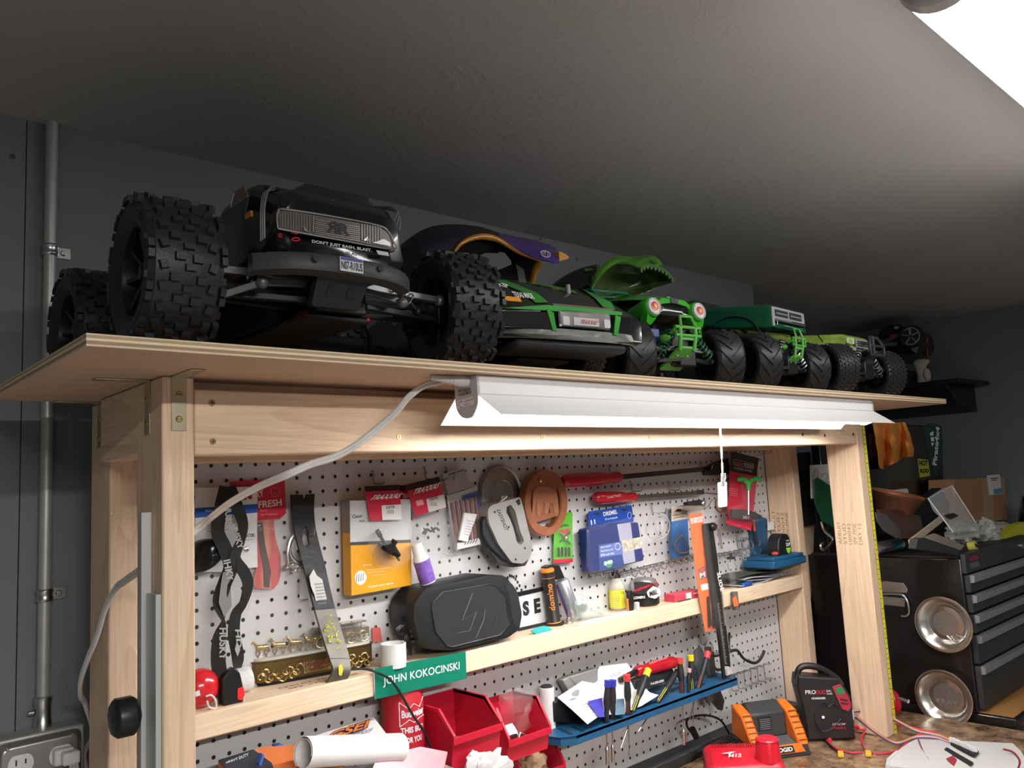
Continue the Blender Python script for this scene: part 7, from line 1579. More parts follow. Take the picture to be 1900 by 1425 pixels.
# behind: white paper cup tube with black bag
t = T('paper_tube', 'white tube with black lining standing right of the middle red bin', 'tube', 1015, 1350, -.03)
b = B(); c = V((.703, -.030, 1.1503)); b.lathe([(.015, 0), (.0155, .082), (.014, .0825), (.0135, .02), (.0001, .02)], c, n=28, cap=False); b.obj('tube', CW, t)
b = B(); b.lathe([(.0137, .05), (.0137, .083), (.010, .086), (.0001, .080)], c, n=20, cap=False); b.shake(.001, 200); b.obj('black_lining', INK, t)
# red can in a sleeve
t = T('can_cooler', 'red drink can sleeve with white lettering standing below the name plate', 'can', 755, 1390, -.12)
c = V((.322, -.052, 1.194)); rr_ = .0375; b = B(); b.lathe([(rr_ * .9, 0), (rr_, .004), (rr_, .118), (rr_ * .97, .120), (rr_ * .93, .118), (rr_ * .93, .03), (.0001, .03)], c, n=40, cap=False); cn = b.obj('sleeve', mat('sleeve_red', (.42, .008, .02), .5), t)
def wrap(txt, c, r, z, h, a0, a1, bold=.03, sl=0):
    b = B(); g_, fs, _ = glyphs(txt, bold); th0 = math.atan2(CY - c.y, CX - c.x)
    b.add([V((c.x + math.cos(th0 + a0 + (a1 - a0) * (q.x + sl * q.y)) * r, c.y + math.sin(th0 + a0 + (a1 - a0) * (q.x + sl * q.y)) * r, z + h * q.y)) for q in g_], fs); return b
for txt, z, h, a0, a1 in (('Budweiser', 1.268, .013, -.05, 1.25), ('THIS BUD', 1.242, .010, -.12, 1.15), ("FOR YOU", 1.225, .010, .02, 1.0)):
    wrap(txt, c, rr_ + .0006, z, h, a0, a1).obj('lettering', WINK, cn, smooth=0)
b = B(); th0 = math.atan2(CY - c.y, CX - c.x)
for pts in (((-.15, 1.295), (.3, 1.282), (.55, 1.290), (.9, 1.282), (1.3, 1.295)), ((-.15, 1.295), (-.15, 1.254)), ((-.15, 1.254), (.3, 1.264), (.55, 1.258), (.9, 1.264), (1.3, 1.264))):
    b.tube([V((c.x + math.cos(th0 + a) * (rr_ + .0004), c.y + math.sin(th0 + a) * (rr_ + .0004), z)) for a, z in pts], .0008, 5)
b.obj('bow_tie_outline', WINK, cn)
# papers, roll and boxes at the lower left, stacked on a tall carton
t = T('carton_stack', 'large plain carton carrying the papers below the shelf at the picture bottom', 'box', 560, 1500, -.15)
b = B(); b.box((-.13, -.24, ZT + .0002), (.36, -.02, 1.185)); b.obj('carton', mat('carton_grey', (.25, .22, .19), .7), t, bev=.003)
t = T('tool_box_pack', 'dark grey package with heavy duty lettering below the shelf at the left', 'package', 450, 1420, -.10)
b = B(); b.box((-.10, -.18, 1.1855), (.02, -.06, 1.240)); b.obj('dark_pack', mat('pack_dark', (.04, .045, .045), .5), t, bev=.002)
t = T('orange_pack', 'orange and black printed pack with heavy duty lettering lying under the paper roll', 'package', 520, 1410, -.12)
b = B(); q = [P(*a) for a in ((405, 1412, -.10), (490, 1386, -.10), (600, 1378, -.12), (640, 1425, -.17), (470, 1470, -.17))]; b.prism(q, (0, .0, -.03)); b.obj('pack', mat('pack_orange', (.55, .15, .04), .4, var=.3), t)
b = B(); q = [P(*a) for a in ((405, 1412, -.101), (470, 1392, -.101), (515, 1425, -.14), (440, 1450, -.15))]; b.prism([p + V((0, 0, .0008)) for p in q], (0, 0, .0006)); b.obj('black_panel', mat('panel_black', (.02, .025, .04), .4), t)
pl = Pl(P(440, 1405, -.11), (0, -.7, .7)); b = B(); write(b, 'HEAVY DUTY', PY(-.112), (420, 1419), (462, 1402), 6, .03); b.obj('lettering', CW, t, smooth=0)
for i, pts in enumerate((((507, 1383, -.10), (522, 1380, -.105), (545, 1392, -.11), (548, 1403, -.12), (520, 1396, -.11)), ((480, 1420, -.15), (488, 1398, -.14), (492, 1400, -.14), (486, 1425, -.15)))):
    b = B(); q = [P(*a) for a in pts]; b.prism(q, (0, .012, 0)); b.shake(.001, 90); tag(b.obj('blue_glove', mat('glove_blue', (.02, .07, .30), .5, bump=.5, bscale=90), bev=.002), ('crumpled dark blue glove fingers left of the paper roll' if i == 0 else 'narrow blue folded strip lying on the orange pack'), 'glove')
t = T('logo_box', 'white box with orange and blue slanted lettering behind the paper roll', 'box', 650, 1350, -.1)
A = P(568, 1370, -.05); q = [P(566, 1371, -.05), P(693, 1330, -.05), P(722, 1368, -.12), P(580, 1400, -.12)]; b = B(); b.prism(q, (0, .0, -.028)); b.obj('box', CW, t)
fu = (q[1] - q[0]); fv = (q[3] - q[0]); nn = fu.cross(fv).normalized(); nn = nn if nn.z > 0 else -nn
def onbox(txt, a, w, c_, h, m_, nm, bold=.03, dz=.0008, sl=.2): b = B(); letters(b, txt, q[0] + fu * a + fv * c_ + nn * dz, fu * w - fv * .0, -fv * h, bold, sl); b.obj(nm, m_, t, smooth=0)
onbox('GSEI', .22, .60, .58, .50, mat('logo_navy', (.01, .02, .10), .4), 'logo_shadow', .09, .0006); onbox('GSEI', .23, .58, .56, .42, mat('logo_orange', (.75, .20, .03), .4), 'logo', .03, .0012)
onbox('Performance', .24, .58, .86, .24, mat('logo_navy'), 'logo_shadow', .08, .0014); onbox('Performance', .25, .56, .85, .20, CW, 'logo_text', .02, .0018)
t = T('paper_roll', 'white rolled paper lying across the stack below the name plate', 'paper', 640, 1395, -.15)
a0 = P(563, 1397, -.175); a1 = P(742, 1388, -.150); d = (a1 - a0); b = B(); x, y_, dd = frame(d)
def spir(p, k=1): return [p + (x * math.cos(a) + y_ * math.sin(a)) * (.0235 - .0010 * a * .5)  for a in [j * .30 - 1.0 for j in range(36)]]
b.grid([spir(a0 + (x * .0) * 0), spir(a0.lerp(a1, .33)), spir(a0.lerp(a1, .66)), spir(a1)], .0005); b.obj('sheet', PAPER, t, smooth=60)
b = B(); q2 = [P(*a) for a in ((690, 1430, -.18), (700, 1405, -.17), (780, 1385, -.14), (830, 1395, -.14), (820, 1440, -.17))]; b.prism(q2, (0, 0, -.004)); b.shake(.002, 40); tag(b.obj('clear_packet', mat('packet_pink_white', (.62, .52, .54), .25, var=.4, vscale=80, dirt=(.7, .15, .2))), 'pinkish white packet with red edging below the red can', 'packet')
# blue tool rack
t = T('tool_rack', 'blue plastic tool rack with slots and round holes fixed low on the pegboard', 'rack', 1200, 1310, -.06)
zr = 1.150; yF = -.118; x0_, x1_ = .655, 1.300
out = [V((x0_ + .0, -.045, zr)), V((x0_ + .012, yF + .018, zr)), V((x0_ + .04, yF, zr)), V((x1_ - .02, yF, zr)), V((x1_ + .0, yF + .02, zr)), V((x1_ + .002, -.03, zr)), V((x1_ - .03, -.003, zr)), V((x0_ + .04, -.003, zr))]
def rh(x, y, w, h, a=0):
    M = Matrix.Rotation(a, 3, 'Z'); return [V((x, y, zr)) + M @ V((i * w / 2, j * h / 2, 0)) for i, j in ((-1, -1), (1, -1), (1, 1), (-1, 1))]
def ch(x, y, r, n=12): return [V((x + r * math.cos(2 * PI * i / n), y + r * math.sin(2 * PI * i / n), zr)) for i in range(n)]
holes = [rh(.705, -.075, .010, .055, -.25), rh(.732, -.085, .007, .045, -.25), rh(.775, -.06, .035, .012), rh(.93, -.035, .05, .012), rh(1.03, -.04, .045, .010), rh(1.12, -.055, .05, .014), rh(1.20, -.045, .05, .014), rh(1.26, -.05, .03, .03), rh(.965, -.09, .05, .008), rh(1.17, -.085, .035, .008)]
sock = [.795, .824, .862, .903, .973, 1.061, 1.085, 1.104, 1.125]
holes += [ch(x, -.104, .0075) for x in (.845, .882)] + [ch(x, -.062, .007) for x in (1.06, 1.085)] + [ch(x, -.028, .009) for x in (.84, .88, 1.15)]
b = B(); b.prism(out, (0, 0, -.004)); rk = b.obj('top_plate', BL, t, smooth=0)
for h in holes: B().prism([p + V((0, 0, .0001)) for p in h], (0, 0, .0003)).obj('slot', mat('slot_dark', (.004, .018, .035), .7), rk, smooth=0)
b = B(); q = out[0:6]
for a, c in zip(q, q[1:]): b.prism([a, c, c + V((0, 0, -.016)), a + V((0, 0, -.016))], (0, .003, 0))
b.obj('front_lip', BL, t, smooth=0)
b = B(); b.box((x0_ + .02, -.005, zr - .04), (x1_ - .02, -.0008, zr - .002)); b.obj('back_flange', BL, t)
# precision drivers in the rack
def pdriver(lb, base, top, yb, yt, m_, tip=None, socket=False, r=.0082, stripe=None):
    """base and top pixels of the handle, tip pixel of the shaft"""
    p0 = P(*base, yb); p1 = P(*top, yt); t = thing('precision_driver', lb, 'screwdriver', p0, 0, 'precision drivers in the blue rack'); ax = p1 - p0; H = ax.length
    b = B(); b.lathe([(r * .60, 0), (r * .72, H * .02), (r * .66, H * .28), (r * .70, H * .34), (r * .98, H * .46), (r * .95, H * .62), (r * .78, H * .80), (r * .80, H * .84)], p0, ax, n=20); h = b.obj('handle', mat('driver_black', (.016, .016, .018), .5), t, smooth=50)
    b = B(); b.lathe([(r * .86, H * .83), (r * .95, H * .85), (r * .92, H * .96), (r * 1.05, H * .985), (r * .9, H), (.0001, H)], p0, ax, n=20, cap=False); b.obj('swivel_cap', m_, t, smooth=50)
    if stripe:
        b = B(); x, y_, d = frame(ax); v_ = (CO - p0); base_a = math.atan2(v_.dot(y_), v_.dot(x))
        for da in (-.55, .15): 
            n_ = x * math.cos(base_a + da) + y_ * math.sin(base_a + da); b.bar(p0 + n_ * r * .72 + d * H * .03, p0 + n_ * r * .70 + d * H * .36, .0012, .0005)
        b.obj('stripe', stripe, h)
    if tip:
        q0 = p0; q1 = P(*tip[:2], tip[2]); b = B(); b.cyl(q0, q1, .0014, n=10)
        if socket: b.cyl(q1 + (q0 - q1).normalized() * .030, q1, .0042, n=14); b.cyl(q1 + (q0 - q1).normalized() * .036, q1 + (q0 - q1).normalized() * .030, .002, .0042, n=14)
        b.obj('shaft', STEEL, t)
BLU = mat('cap_blue', (.03, .04, .42), .35); RDC = mat('cap_red', (.72, .05, .05), .35); YLC = mat('cap_yellow', (.78, .68, .02), .35); YS = mat('stripe_yellow', (.6, .6, .08), .5); RS = mat('stripe_red', (.35, .06, .06), .5)
pdriver('blue capped driver with nut socket, left of the blue pair', (1125, 1341), (1128, 1262), -.104, -.104, BLU, (1127, 1418, -.104), True)
pdriver('blue capped driver with nut socket, right of the blue pair', (1136, 1338), (1137, 1261), -.096, -.096, BLU, (1137, 1414, -.096), True)
pdriver('upright red capped driver just right of the blue pair', (1166, 1327), (1163, 1251), -.104, -.104, RDC, (1167, 1402, -.104), stripe=RS)
pdriver('yellow capped driver leaning left, nearest to the blue pair', (1174, 1322), (1203, 1242), -.100, -.080, YLC, (1152, 1388, -.115), stripe=YS)
pdriver('yellow capped driver leaning over the white papers, middle one', (1219, 1305), (1264, 1234), -.098, -.07, YLC, (1184, 1358, -.11), stripe=YS)
pdriver('upright red capped driver behind the middle yellow one', (1266, 1288), (1261, 1220), -.09, -.085, RDC, (1269, 1382, -.09), True, stripe=RS)
pdriver('upright yellow capped driver between two red capped ones', (1286, 1283), (1281, 1215), -.09, -.085, YLC, (1286, 1345, -.09), stripe=YS)
pdriver('red capped driver leaning right at the end of the row', (1295, 1280), (1314, 1210), -.095, -.085, RDC, (1279, 1335, -.09), stripe=RS)
pdriver('slim red driver with white ball top beside the yellow capped ones', (1277, 1286), (1279, 1240), -.10, -.10, mat('ball_white', (.7, .4, .4), .4), None, r=.0055)
# large red screwdriver lying on the rack
driver('red handled screwdriver lying along the blue rack behind the papers', (1252, 1228), (1180, 1246), (1150, 1262), -.045, .0155, .005, False, txt=('CRAFTSMAN', (1205, 1233), (1238, 1222), 4))
b = B(); b.prism([P(*a, -.05) for a in ((1178, 1262), (1250, 1242), (1250, 1262), (1178, 1284))], (0, .02, 0)); k = b.obj('black_case', MATTE, bev=.002); tag(k, 'black case with white number lying under the red screwdriver on the rack', 'case')
b = B(); write(b, '714-293-0000', PY(-.0505), (1207, 1272), (1232, 1265), 5, .03); k2 = b.obj('lettering', WINK, k, smooth=0)
# instruction papers and blue card
t = T('instruction_sheet', 'folded white instruction leaflet draped over the front of the blue rack', 'paper', 1100, 1320, -.12)
b = B(); b.grid([[P(*a) for a in r] for r in (((1034, 1294, -.05), (1080, 1264, -.03), (1100, 1268, -.03), (1128, 1278, -.03)), ((1062, 1318, -.085), (1095, 1296, -.08), (1120, 1300, -.08), (1148, 1308, -.07)), ((1090, 1344, -.115), (1110, 1330, -.110), (1122, 1328, -.10), (1150, 1322, -.095)))], .0006); b.obj('sheet', PAPER, t)
b = B(); b.grid([[P(*a) for a in r] for r in (((1100, 1270, -.03), (1112, 1236, -.02), (1163, 1230, -.01), (1180, 1255, -.02)), ((1125, 1315, -.05), (1140, 1290, -.05), (1180, 1280, -.05), (1205, 1285, -.05)), ((1150, 1325, -.10), (1165, 1320, -.10), (1190, 1310, -.10), (1222, 1290, -.10)))], .0006); b.obj('sheet', PAPER, t)
lines_(t, [(1078, 1310, 1094, 1303), (1081, 1315, 1097, 1308), (1085, 1320, 1096, 1315), (1092, 1327, 1106, 1320), (1096, 1331, 1108, 1325)], -.112, GREYP)
words_(t, [('VESP', (1132, 1258), (1152, 1252), 6, -.08)], GREYP)
b = B(); b.ball(P(1068, 1286, -.075), (.012, .001, .007), 12, 6); b.shake(.002, 120); b.obj('line_drawing', mat('drawing_grey', (.35, .35, .36), .7), t)
b = B(); q = [P(*a) for a in ((1090, 1302, -.09), (1117, 1296, -.085), (1122, 1330, -.112), (1111, 1331, -.116))]; b.prism(q, (0, .0012, .0008)); tag(b.obj('blue_card', mat('card_violet', (.06, .05, .38), .35)), 'violet blue card behind the blue capped drivers', 'card')
b = B(); q = [P(*a) for a in ((1145, 1298, -.092), (1158, 1297, -.092), (1160, 1325, -.115), (1142, 1327, -.115))]; b.prism(q, (0, .001, .0008)); tag(b.obj('foil_card', mat('foil_blue', (.20, .33, .45), .25, .6, bump=.4, bscale=120)), 'pale blue foil card between blue and red capped drivers', 'card')
b = B(); b.prism([P(*a, -.03) for a in ((1044, 1262), (1056, 1256), (1070, 1274), (1058, 1288))], (0, .02, 0)); b.prism([P(*a, -.03) for a in ((1056, 1256), (1110, 1240), (1110, 1268), (1070, 1274))], (0, .02, 0)); tag(b.obj('grey_tool', mat('tool_grey', (.28, .28, .27), .45, .3), bev=.002), 'grey tool head sticking out behind the white leaflet', 'tool')
b = B(); b.prism([P(*a, -.05) for a in ((1028, 1302), (1050, 1296), (1078, 1325), (1078, 1345), (1030, 1340))], (0, .03, 0)); tag(b.obj('black_caliper', BLACK, bev=.003), 'glossy black tool case under the leaflet beside the white tube', 'case')
# pliers, hook, ring rack
t = T('pliers', 'grey and black pliers hanging nose down through the blue rack', 'pliers', 1330, 1230, -.05)
for pts, m_ in ((((1292, 1208), (1302, 1200), (1308, 1215), (1310, 1245), (1325, 1300), (1316, 1306), (1300, 1262), (1292, 1235)), mat('plier_grip', (.09, .095, .10), .5)), (((1312, 1200), (1320, 1200), (1326, 1230), (1330, 1262), (1345, 1300), (1342, 1318), (1336, 1318), (1322, 1300), (1316, 1250)), mat('plier_steel', (.14, .14, .12), .35, .7))):
    b = B(); b.prism(rnd([P(*a, -.052) for a in pts], .003), (0, .010, 0)); b.obj('arm', m_, t, bev=.002)
t = T('black_hook', 'large black curved wire holder with end loop at the right of the lower pegboard', 'hook', 1370, 1200, -.03)
b = B(); q = spline([P(*a) for a in ((1353, 1175, 0), (1352, 1200, -.02), (1356, 1207, -.035), (1368, 1207, -.04), (1380, 1222, -.045), (1398, 1230, -.05), (1408, 1226, -.055), (1415, 1215, -.06), (1418, 1207, -.062))], 6); b.tube(q, .0040, 8)
b.tube(spline([P(*a) for a in ((1356, 1209, -.035), (1340, 1214, -.035), (1326, 1217, -.035), (1322, 1212, -.03), (1325, 1235, -.03), (1330, 1242, -.04), (1345, 1242, -.04))], 5), .0036, 8); b.obj('rod', mat('hook_black', (.02, .02, .021), .45), t, smooth=60)
t = T('ring_rack', 'chrome rack of round wire tool rings at the lower right of the pegboard', 'rack', 1390, 1250, -.03)
b = B(); b.tube([P(1352, 1254, -.012), P(1415, 1234, -.012)], .0014, 6)
for i in range(6):
    f = i / 5; c = P(1355 + 62 * f, 1251 - 20 * f, -.012)
    for dz in (0, -.040):
        b.tube([c + V((0, -.012, dz)) + V((math.cos(a) * .009, math.sin(a) * .010, 0)) for a in [2 * PI * j / 14 for j in range(14)]], .0011, 5, loop=True)
    b.tube([c, c + V((0, 0, -.040))], .0012, 5)
b.obj('wire', ZINC, t, smooth=60)
for x, y in ((1296, 1182), (1319, 1197)): hook(x, y, .02, label='thin wire hook below the middle shelf, %s of the two' % ('left' if x == 1296 else 'right'))
# cable loop and dark power strip on the worktop
b = B(); b.box((.93, -.055, ZT + .0005), (1.69, -.004, ZT + .024)); tag(b.obj('power_bar', mat('bar_dark', (.03, .03, .031), .5), bev=.002), 'long black bar lying at the back of the worktop under the pegboard', 'bar')
b = B(); random.seed(11)
b.tube(spline([P(*a) for a in ((1285, 1362, -.05), (1276, 1350, -.05), (1274, 1338, -.05), (1284, 1330, -.05), (1310, 1327, -.05), (1335, 1335, -.05), (1350, 1355, -.05), (1356, 1372, -.05))], 6), .0028, 8)
for i in range(7):
    yy = -.07 - .012 * i; b.tube(spline([(1.13 + .01 * i, yy, ZT + .030), (1.19, yy - .01, ZT + .034 + .004 * (i % 3)), (1.27, yy, ZT + .028), (1.33, yy + .02, ZT + .02), (1.24, yy + .012, ZT + .0285), (1.15, yy + .004, ZT + .026)], 5), .0026, 6)
tag(b.obj('black_cable', BLACK), 'coiled black cable behind the red battery charger', 'cable')
b = B(); b.cyl(P(1284, 1352, -.055), P(1292, 1368, -.055), .008); tag(b.obj('cable_plug', BLACK), 'black plug end in the coiled cable', 'plug')
# ================================================================ chargers and wiring on the worktop
def hexa(par, name, base, top, m, bev=.002):
    b = B(); b.rings([[V(p) for p in base], [V(p) for p in top]]); return b.obj(name, m, par, bev=bev, smooth=30)
def local(o, a):    # placed frame: x right, y back, z up
    return Matrix.Translation(o) @ Matrix.Rotation(a, 4, 'Z')
CHG = mat('charger_orange', (.75, .17, .015), .4); CHD = mat('charger_grey', (.035, .036, .038), .5)
M = local((1.335, -.165, ZT + .0004), math.radians(-30)) @ Matrix.Diagonal((1, 1, 1.12, 1))
t = thing('battery_charger', 'orange and dark grey battery charger on the worktop left of the black charger', 'charger', (1.335, -.165, ZT))
def part(par, nm, m, f, bev=.002, smooth=30): b = B(); f(b); b.xf(M); return b.obj(nm, m, par, bev=bev, smooth=smooth)
part(t, 'base', CHD, lambda b: b.rings([[(-.075, -.055, 0), (.075, -.055, 0), (.080, .06, 0), (-.080, .06, 0)], [(-.070, -.050, .022), (.070, -.050, .022), (.078, .06, .030), (-.078, .06, .030)]]))
for s in (-1, 1):
    k = part(t, 'side_grip', CHG, lambda b: b.prism([V((s * .048, -.052, .018)), V((s * .048, -.035, .045)), V((s * .048, .0, .085)), V((s * .048, .05, .098)), V((s * .048, .062, .030))], (s * .028, 0, 0)), .006)
    part(k, 'vents', mat('vent_dark_orange', (.35, .07, .01), .5), lambda b: [b.bar((s * .05, -.046 + .008 * i, .030 + .0105 * i), (s * .073, -.046 + .008 * i, .030 + .0105 * i), .0015, .003) for i in range(6)], 0)
part(t, 'back', CHD, lambda b: b.prism([V((-.047, .0, .030)), V((-.047, .005, .080)), V((-.047, .04, .100)), V((-.047, .066, .090)), V((-.047, .066, .02))], (.094, 0, 0)), .004)
part(t, 'slot', mat('slot_grey', (.09, .095, .10), .35), lambda b: b.prism([V((-.046, -.045, .022)), V((-.046, -.001, .032)), V((-.046, -.001, .027)), V((-.046, -.045, .019))], (.092, 0, 0)), .001)
part(t, 'front_bar', CHG, lambda b: b.rings([[(-.06, -.057, .008), (.06, -.057, .008), (.06, -.045, .010), (-.06, -.045, .010)], [(-.05, -.052, .026), (.05, -.052, .026), (.05, -.042, .024), (-.05, -.042, .024)]]), .001)
k = part(t, 'name_panel', INK, lambda b: b.prism([V((-.030, -.0572, .011)), V((.030, -.0572, .011)), V((.027, -.0535, .024)), V((-.027, -.0535, .024))], (0, -.0008, -.0002)), 0)
part(k, 'lettering', WINK, lambda b: letters(b, 'RIDGID', (-.024, -.0586, .0135), (.048, 0, 0), (0, .0028, .0082), .03), 0)
k = part(t, 'instruction_label', INK, lambda b: b.prism([V((-.030, .0015, .045)), V((.006, .0015, .045)), V((.006, .0028, .075)), V((-.030, .0028, .075))], (0, -.001, 0)), 0)
part(k, 'small_print', GREYP, lambda b: [b.bar((-.026, -.0002, .049 + .004 * i), (.002, -.0002, .049 + .004 * i), .0003, .0012) for i in range(6)], 0)
MR = mat('charger_red', (.62, .012, .03), .35)
M = local((1.13, -.215, ZT + .0004), math.radians(-50))
t = thing('battery_charger', 'red battery charger with white bolt lettering at the bottom edge of the picture', 'charger', (1.13, -.215, ZT))
part(t, 'case', MR, lambda b: b.rings([[(-.085, -.07, 0), (.085, -.07, 0), (.085, .07, 0), (-.085, .07, 0)], [(-.085, -.07, .038), (.085, -.07, .044), (.085, .07, .052), (-.085, .07, .048)], [(-.070, -.058, .052), (.072, -.058, .056), (.07, .06, .062), (-.068, .06, .060)]]), .008)
part(t, 'battery_post', MR, lambda b: (b.cyl((.052, -.035, .05), (.052, -.035, .098), .030, .025, 8), b.lathe([(.026, 0), (.020, .006), (.012, .004), (.0001, .004)], (.052, -.035, .097), (0, 0, 1), n=20, cap=False)), .004)
part(t, 'base_strip', INK, lambda b: b.box((-.08, -.072, 0), (.08, .06, .008)), .001)
part(t, 'vents', mat('vent_dark_red', (.25, .01, .015), .5), lambda b: [b.bar((-.062 + .0055 * i, .030, .0615), (-.062 + .0055 * i, .056, .0622), .0018, .0012) for i in range(20)], 0)
part(t, 'lettering', WINK, lambda b: letters(b, 'M12', (-.035, -.035, .0592), (.028, 0, .0012), (.004, .020, .0012), .03), 0)
part(t, 'bolt_mark', WINK, lambda b: b.prism([V((-.048, -.012, .0605)), V((-.02, -.002, .0615)), V((-.028, -.008, .061)), V((-.014, -.002, .0615)), V((-.034, -.022, .0605)), V((-.030, -.014, .061))], (0, 0, .0004)), 0)
# black charger with red panel
t = thing('balance_charger', 'black upright charger with carry handle, red keypad and small green screen', 'charger', (1.50, -.23, ZT))
BC = mat('charger_black', (.018, .014, .016), .35)
A = P(1500, 1375, -.19); A = PZ(ZT).p(1500, 1378); Bp = PZ(ZT).p(1588, 1374); u = (Bp - A).normalized(); L_ = (Bp - A).length; vb = V((-u.y, u.x, 0))
if vb.dot(CO - A) > 0: vb = -vb
def F(a, h, d=0): return A + u * (L_ * a) + V((0, 0, h * 1.1)) + vb * d
s_ = scale_at(A.lerp(Bp, .5)); k_ = s_
prof = [(.0, .004), (-.02, .06), (-.12, .128), (-.08, .150), (.55, .142), (.78, .140), (.98, .098), (1.0, .07), (1.0, .003)]
prof = [(a, h * 1.0) for a, h in prof]; D_ = .052
ca_ = sum((F(a, h) for a, h in prof), V()) / len(prof)
b = B(); fr = [F(a, h) for a, h in prof]; b.rings([[ca_.lerp(p, .95) for p in fr], [p + vb * .004 for p in fr], [p + vb * D_ for p in fr]]); cs = b.obj('case', BC, t, smooth=30, bev=.001)
b = B(); b.tube(spline([F(-.05, .138, D_ / 2), F(.0, .158, D_ / 2), (F(.15, .166, D_ / 2)), F(.45, .160, D_ / 2), F(.75, .138, D_ / 2), F(.88, .118, D_ / 2)], 5), .0085, 8); b.obj('handle', BC, t, smooth=60)
def Ff(a, h, d=.0012): return F(a, h) - vb * d
fp = lambda pts: [Ff(a, h) for a, h in pts]
b = B(); b.prism(rnd(fp([(.60, .122), (.78, .128), (.93, .098), (.97, .078), (.90, .066), (.76, .072)]), .002), -vb * .003); kp = b.obj('keypad', mat('keypad_red', (.40, .025, .05), .4), t, bev=.0008)
b = B(); b.prism([Ff(a, h, .005) for a, h in ((.66, .119), (.80, .122), (.86, .107), (.70, .104))], -vb * .0005); b.obj('screen', mat('lcd_green', (.02, .14, .05), .3, emit=(.02, .2, .06, .25)), kp, smooth=0)
b = B()
for i in range(4):
    for j in range(2): c = Ff(.76 + .04 * i, .086 - .001 * i + .008 * j, .005); b.ball(c, .0022, 8, 5)
b.obj('button', INK, kp)
def fl(t_, a, h, w_, hh, m_, par, nm='lettering', bold=.01, sl=0): b = B(); letters(b, t_, Ff(a, h, .0016), u * L_ * w_ + V((0, 0, -.003 * w_)), V((0, 0, hh)), bold, sl); b.obj(nm, m_, par, smooth=0)
fl('PRO', .03, .108, .22, .010, WINK, cs); fl('DUO', .26, .107, .20, .010, rp, cs); fl('DUAL', .48, .111, .10, .005, WINK, cs); fl('POWER', .48, .105, .12, .004, WINK, cs); fl('CHARGER', .15, .096, .30, .005, WINK, cs, bold=.03)
fl('VENOM', .50, .036, .28, .006, mat('pink_print', (.7, .35, .45), .4), cs, sl=.2); fl('[ PROUD ]', .50, .027, .30, .006, rp, cs, bold=.03); fl('VENOM', .74, .098, .10, .003, WINK, kp)
b = B(); q = spline([Ff(a, h, .0014) for a, h in ((.72, .07), (.60, .085), (.48, .078), (.38, .090), (.20, .065), (.18, .045), (.30, .025), (.52, .030), (.72, .05))], 5); b.tube(q, .004, 4, flat=.1); b.obj('ring_print', mat('print_slate', (.06, .07, .08), .4), cs)
b = B(); b.ball(Ff(.36, .055, .001), .0032, 10, 6); b.obj('led', mat('led_pink', (.9, .2, .4), .3, emit=(1, .25, .5, 3)), cs)
for h in (.052, .060):
    b = B(); q = F(1.0, h, .010 if h < .055 else .036); b.box(tuple(q - V((.003, .003, .008))), tuple(q + V((.005, .005, .010)))); b.obj('balance_plug', CW, t)
# wiring
def cable(name, lb, px, m, r=.0022, flat=1, cat='cable', n=6):
    b = B(); b.tube(spline([P(*a) for a in px], n), r, 8, flat=flat); o = b.obj(name, m, smooth=60); return tag(o, lb, cat)
WR = mat('wire_red', (.60, .02, .05), .35)
pz = lambda x, y, h=.003: PZ(ZT + h).p(x, y)
def wz(name, lb, pts, m, r=.0022):
    b = B(); b.tube(spline([pz(*a) if len(a) == 3 else pz(*a) for a in pts], 6), r, 8); return tag(b.obj(name, m, smooth=60), lb, 'cable')
e1 = F(1.0, .044, .012); e2 = F(1.0, .056, .036)
def ribbonw(lb, e, pts):
    t = thing('balance_lead', lb, 'cable', tuple(e)); q = spline([e] + [pz(*a) for a in pts], 6)
    for i, m_ in enumerate((mat('wire_orange2', (.7, .25, .04), .4), CW, mat('wire_violet', (.12, .08, .4), .4), mat('wire_brown', (.2, .08, .04), .4))):
        b = B(); b.tube([p + V((0, .0002 * i, .0022 * (1.5 - i))) for p in q], .0013, 6); b.obj('wire', m_, t, smooth=60)
ribbonw('multicoloured flat lead from the lower side port of the black charger, looping low', e1, [(1590, 1330, .04), (1620, 1355, .018), (1662, 1379, .008), (1700, 1368, .012), (1735, 1369, .012), (1762, 1378, .010)])
ribbonw('multicoloured flat lead from the upper side port of the black charger', e2, [(1625, 1318, .05), (1665, 1338, .035), (1700, 1356, .022), (1740, 1365, .016), (1764, 1374, .010)])
t = thing('power_lead', 'red lead with yellow connectors curling across the worktop from the black charger', 'cable', tuple(pz(1590, 1350)))
for pts in (((1570, 1346, .02), (1590, 1353, .01), (1620, 1352, .012), (1660, 1343, .02), (1700, 1352, .02), (1740, 1362, .015), (1760, 1375, .01)), ((1606, 1355, .006), (1598, 1370, .006), (1605, 1390, .005), (1620, 1398, .004)), ((1625, 1399, .004), (1650, 1397, .004), (1672, 1388, .005), (1690, 1372, .008), (1720, 1358, .02), (1745, 1368, .012)), ((1530, 1366, .004), (1545, 1385, .004), (1575, 1396, .004), (1600, 1396, .004))):
    b = B(); b.tube(spline([pz(*a) for a in pts], 6), .0024, 8); b.obj('wire', WR, t, smooth=60)
b = B(); b.tube(spline([pz(*a) for a in ((1524, 1364, .006), (1540, 1382, .004), (1556, 1396, .006))], 6), .0022, 8); b.obj('wire', BLACK, t)
for x, y in ((1560, 1399), (1611, 1398)):
    b = B(); c = pz(x, y, .006); b.bar(c - V((.011, .006, 0)), c + V((.011, .006, 0)), .013, .009); b.obj('connector', mat('connector_yellow', (.75, .45, .03), .35), t, bev=.0012)
for a, c, r_ in ((F(1.0, .030, .012), pz(1592, 1350, .022), .0045), (F(.45, .006, -.004), F(.38, .004, -.014), .005)): B().cyl(a, c, r_).obj('plug_sleeve', WR, t)
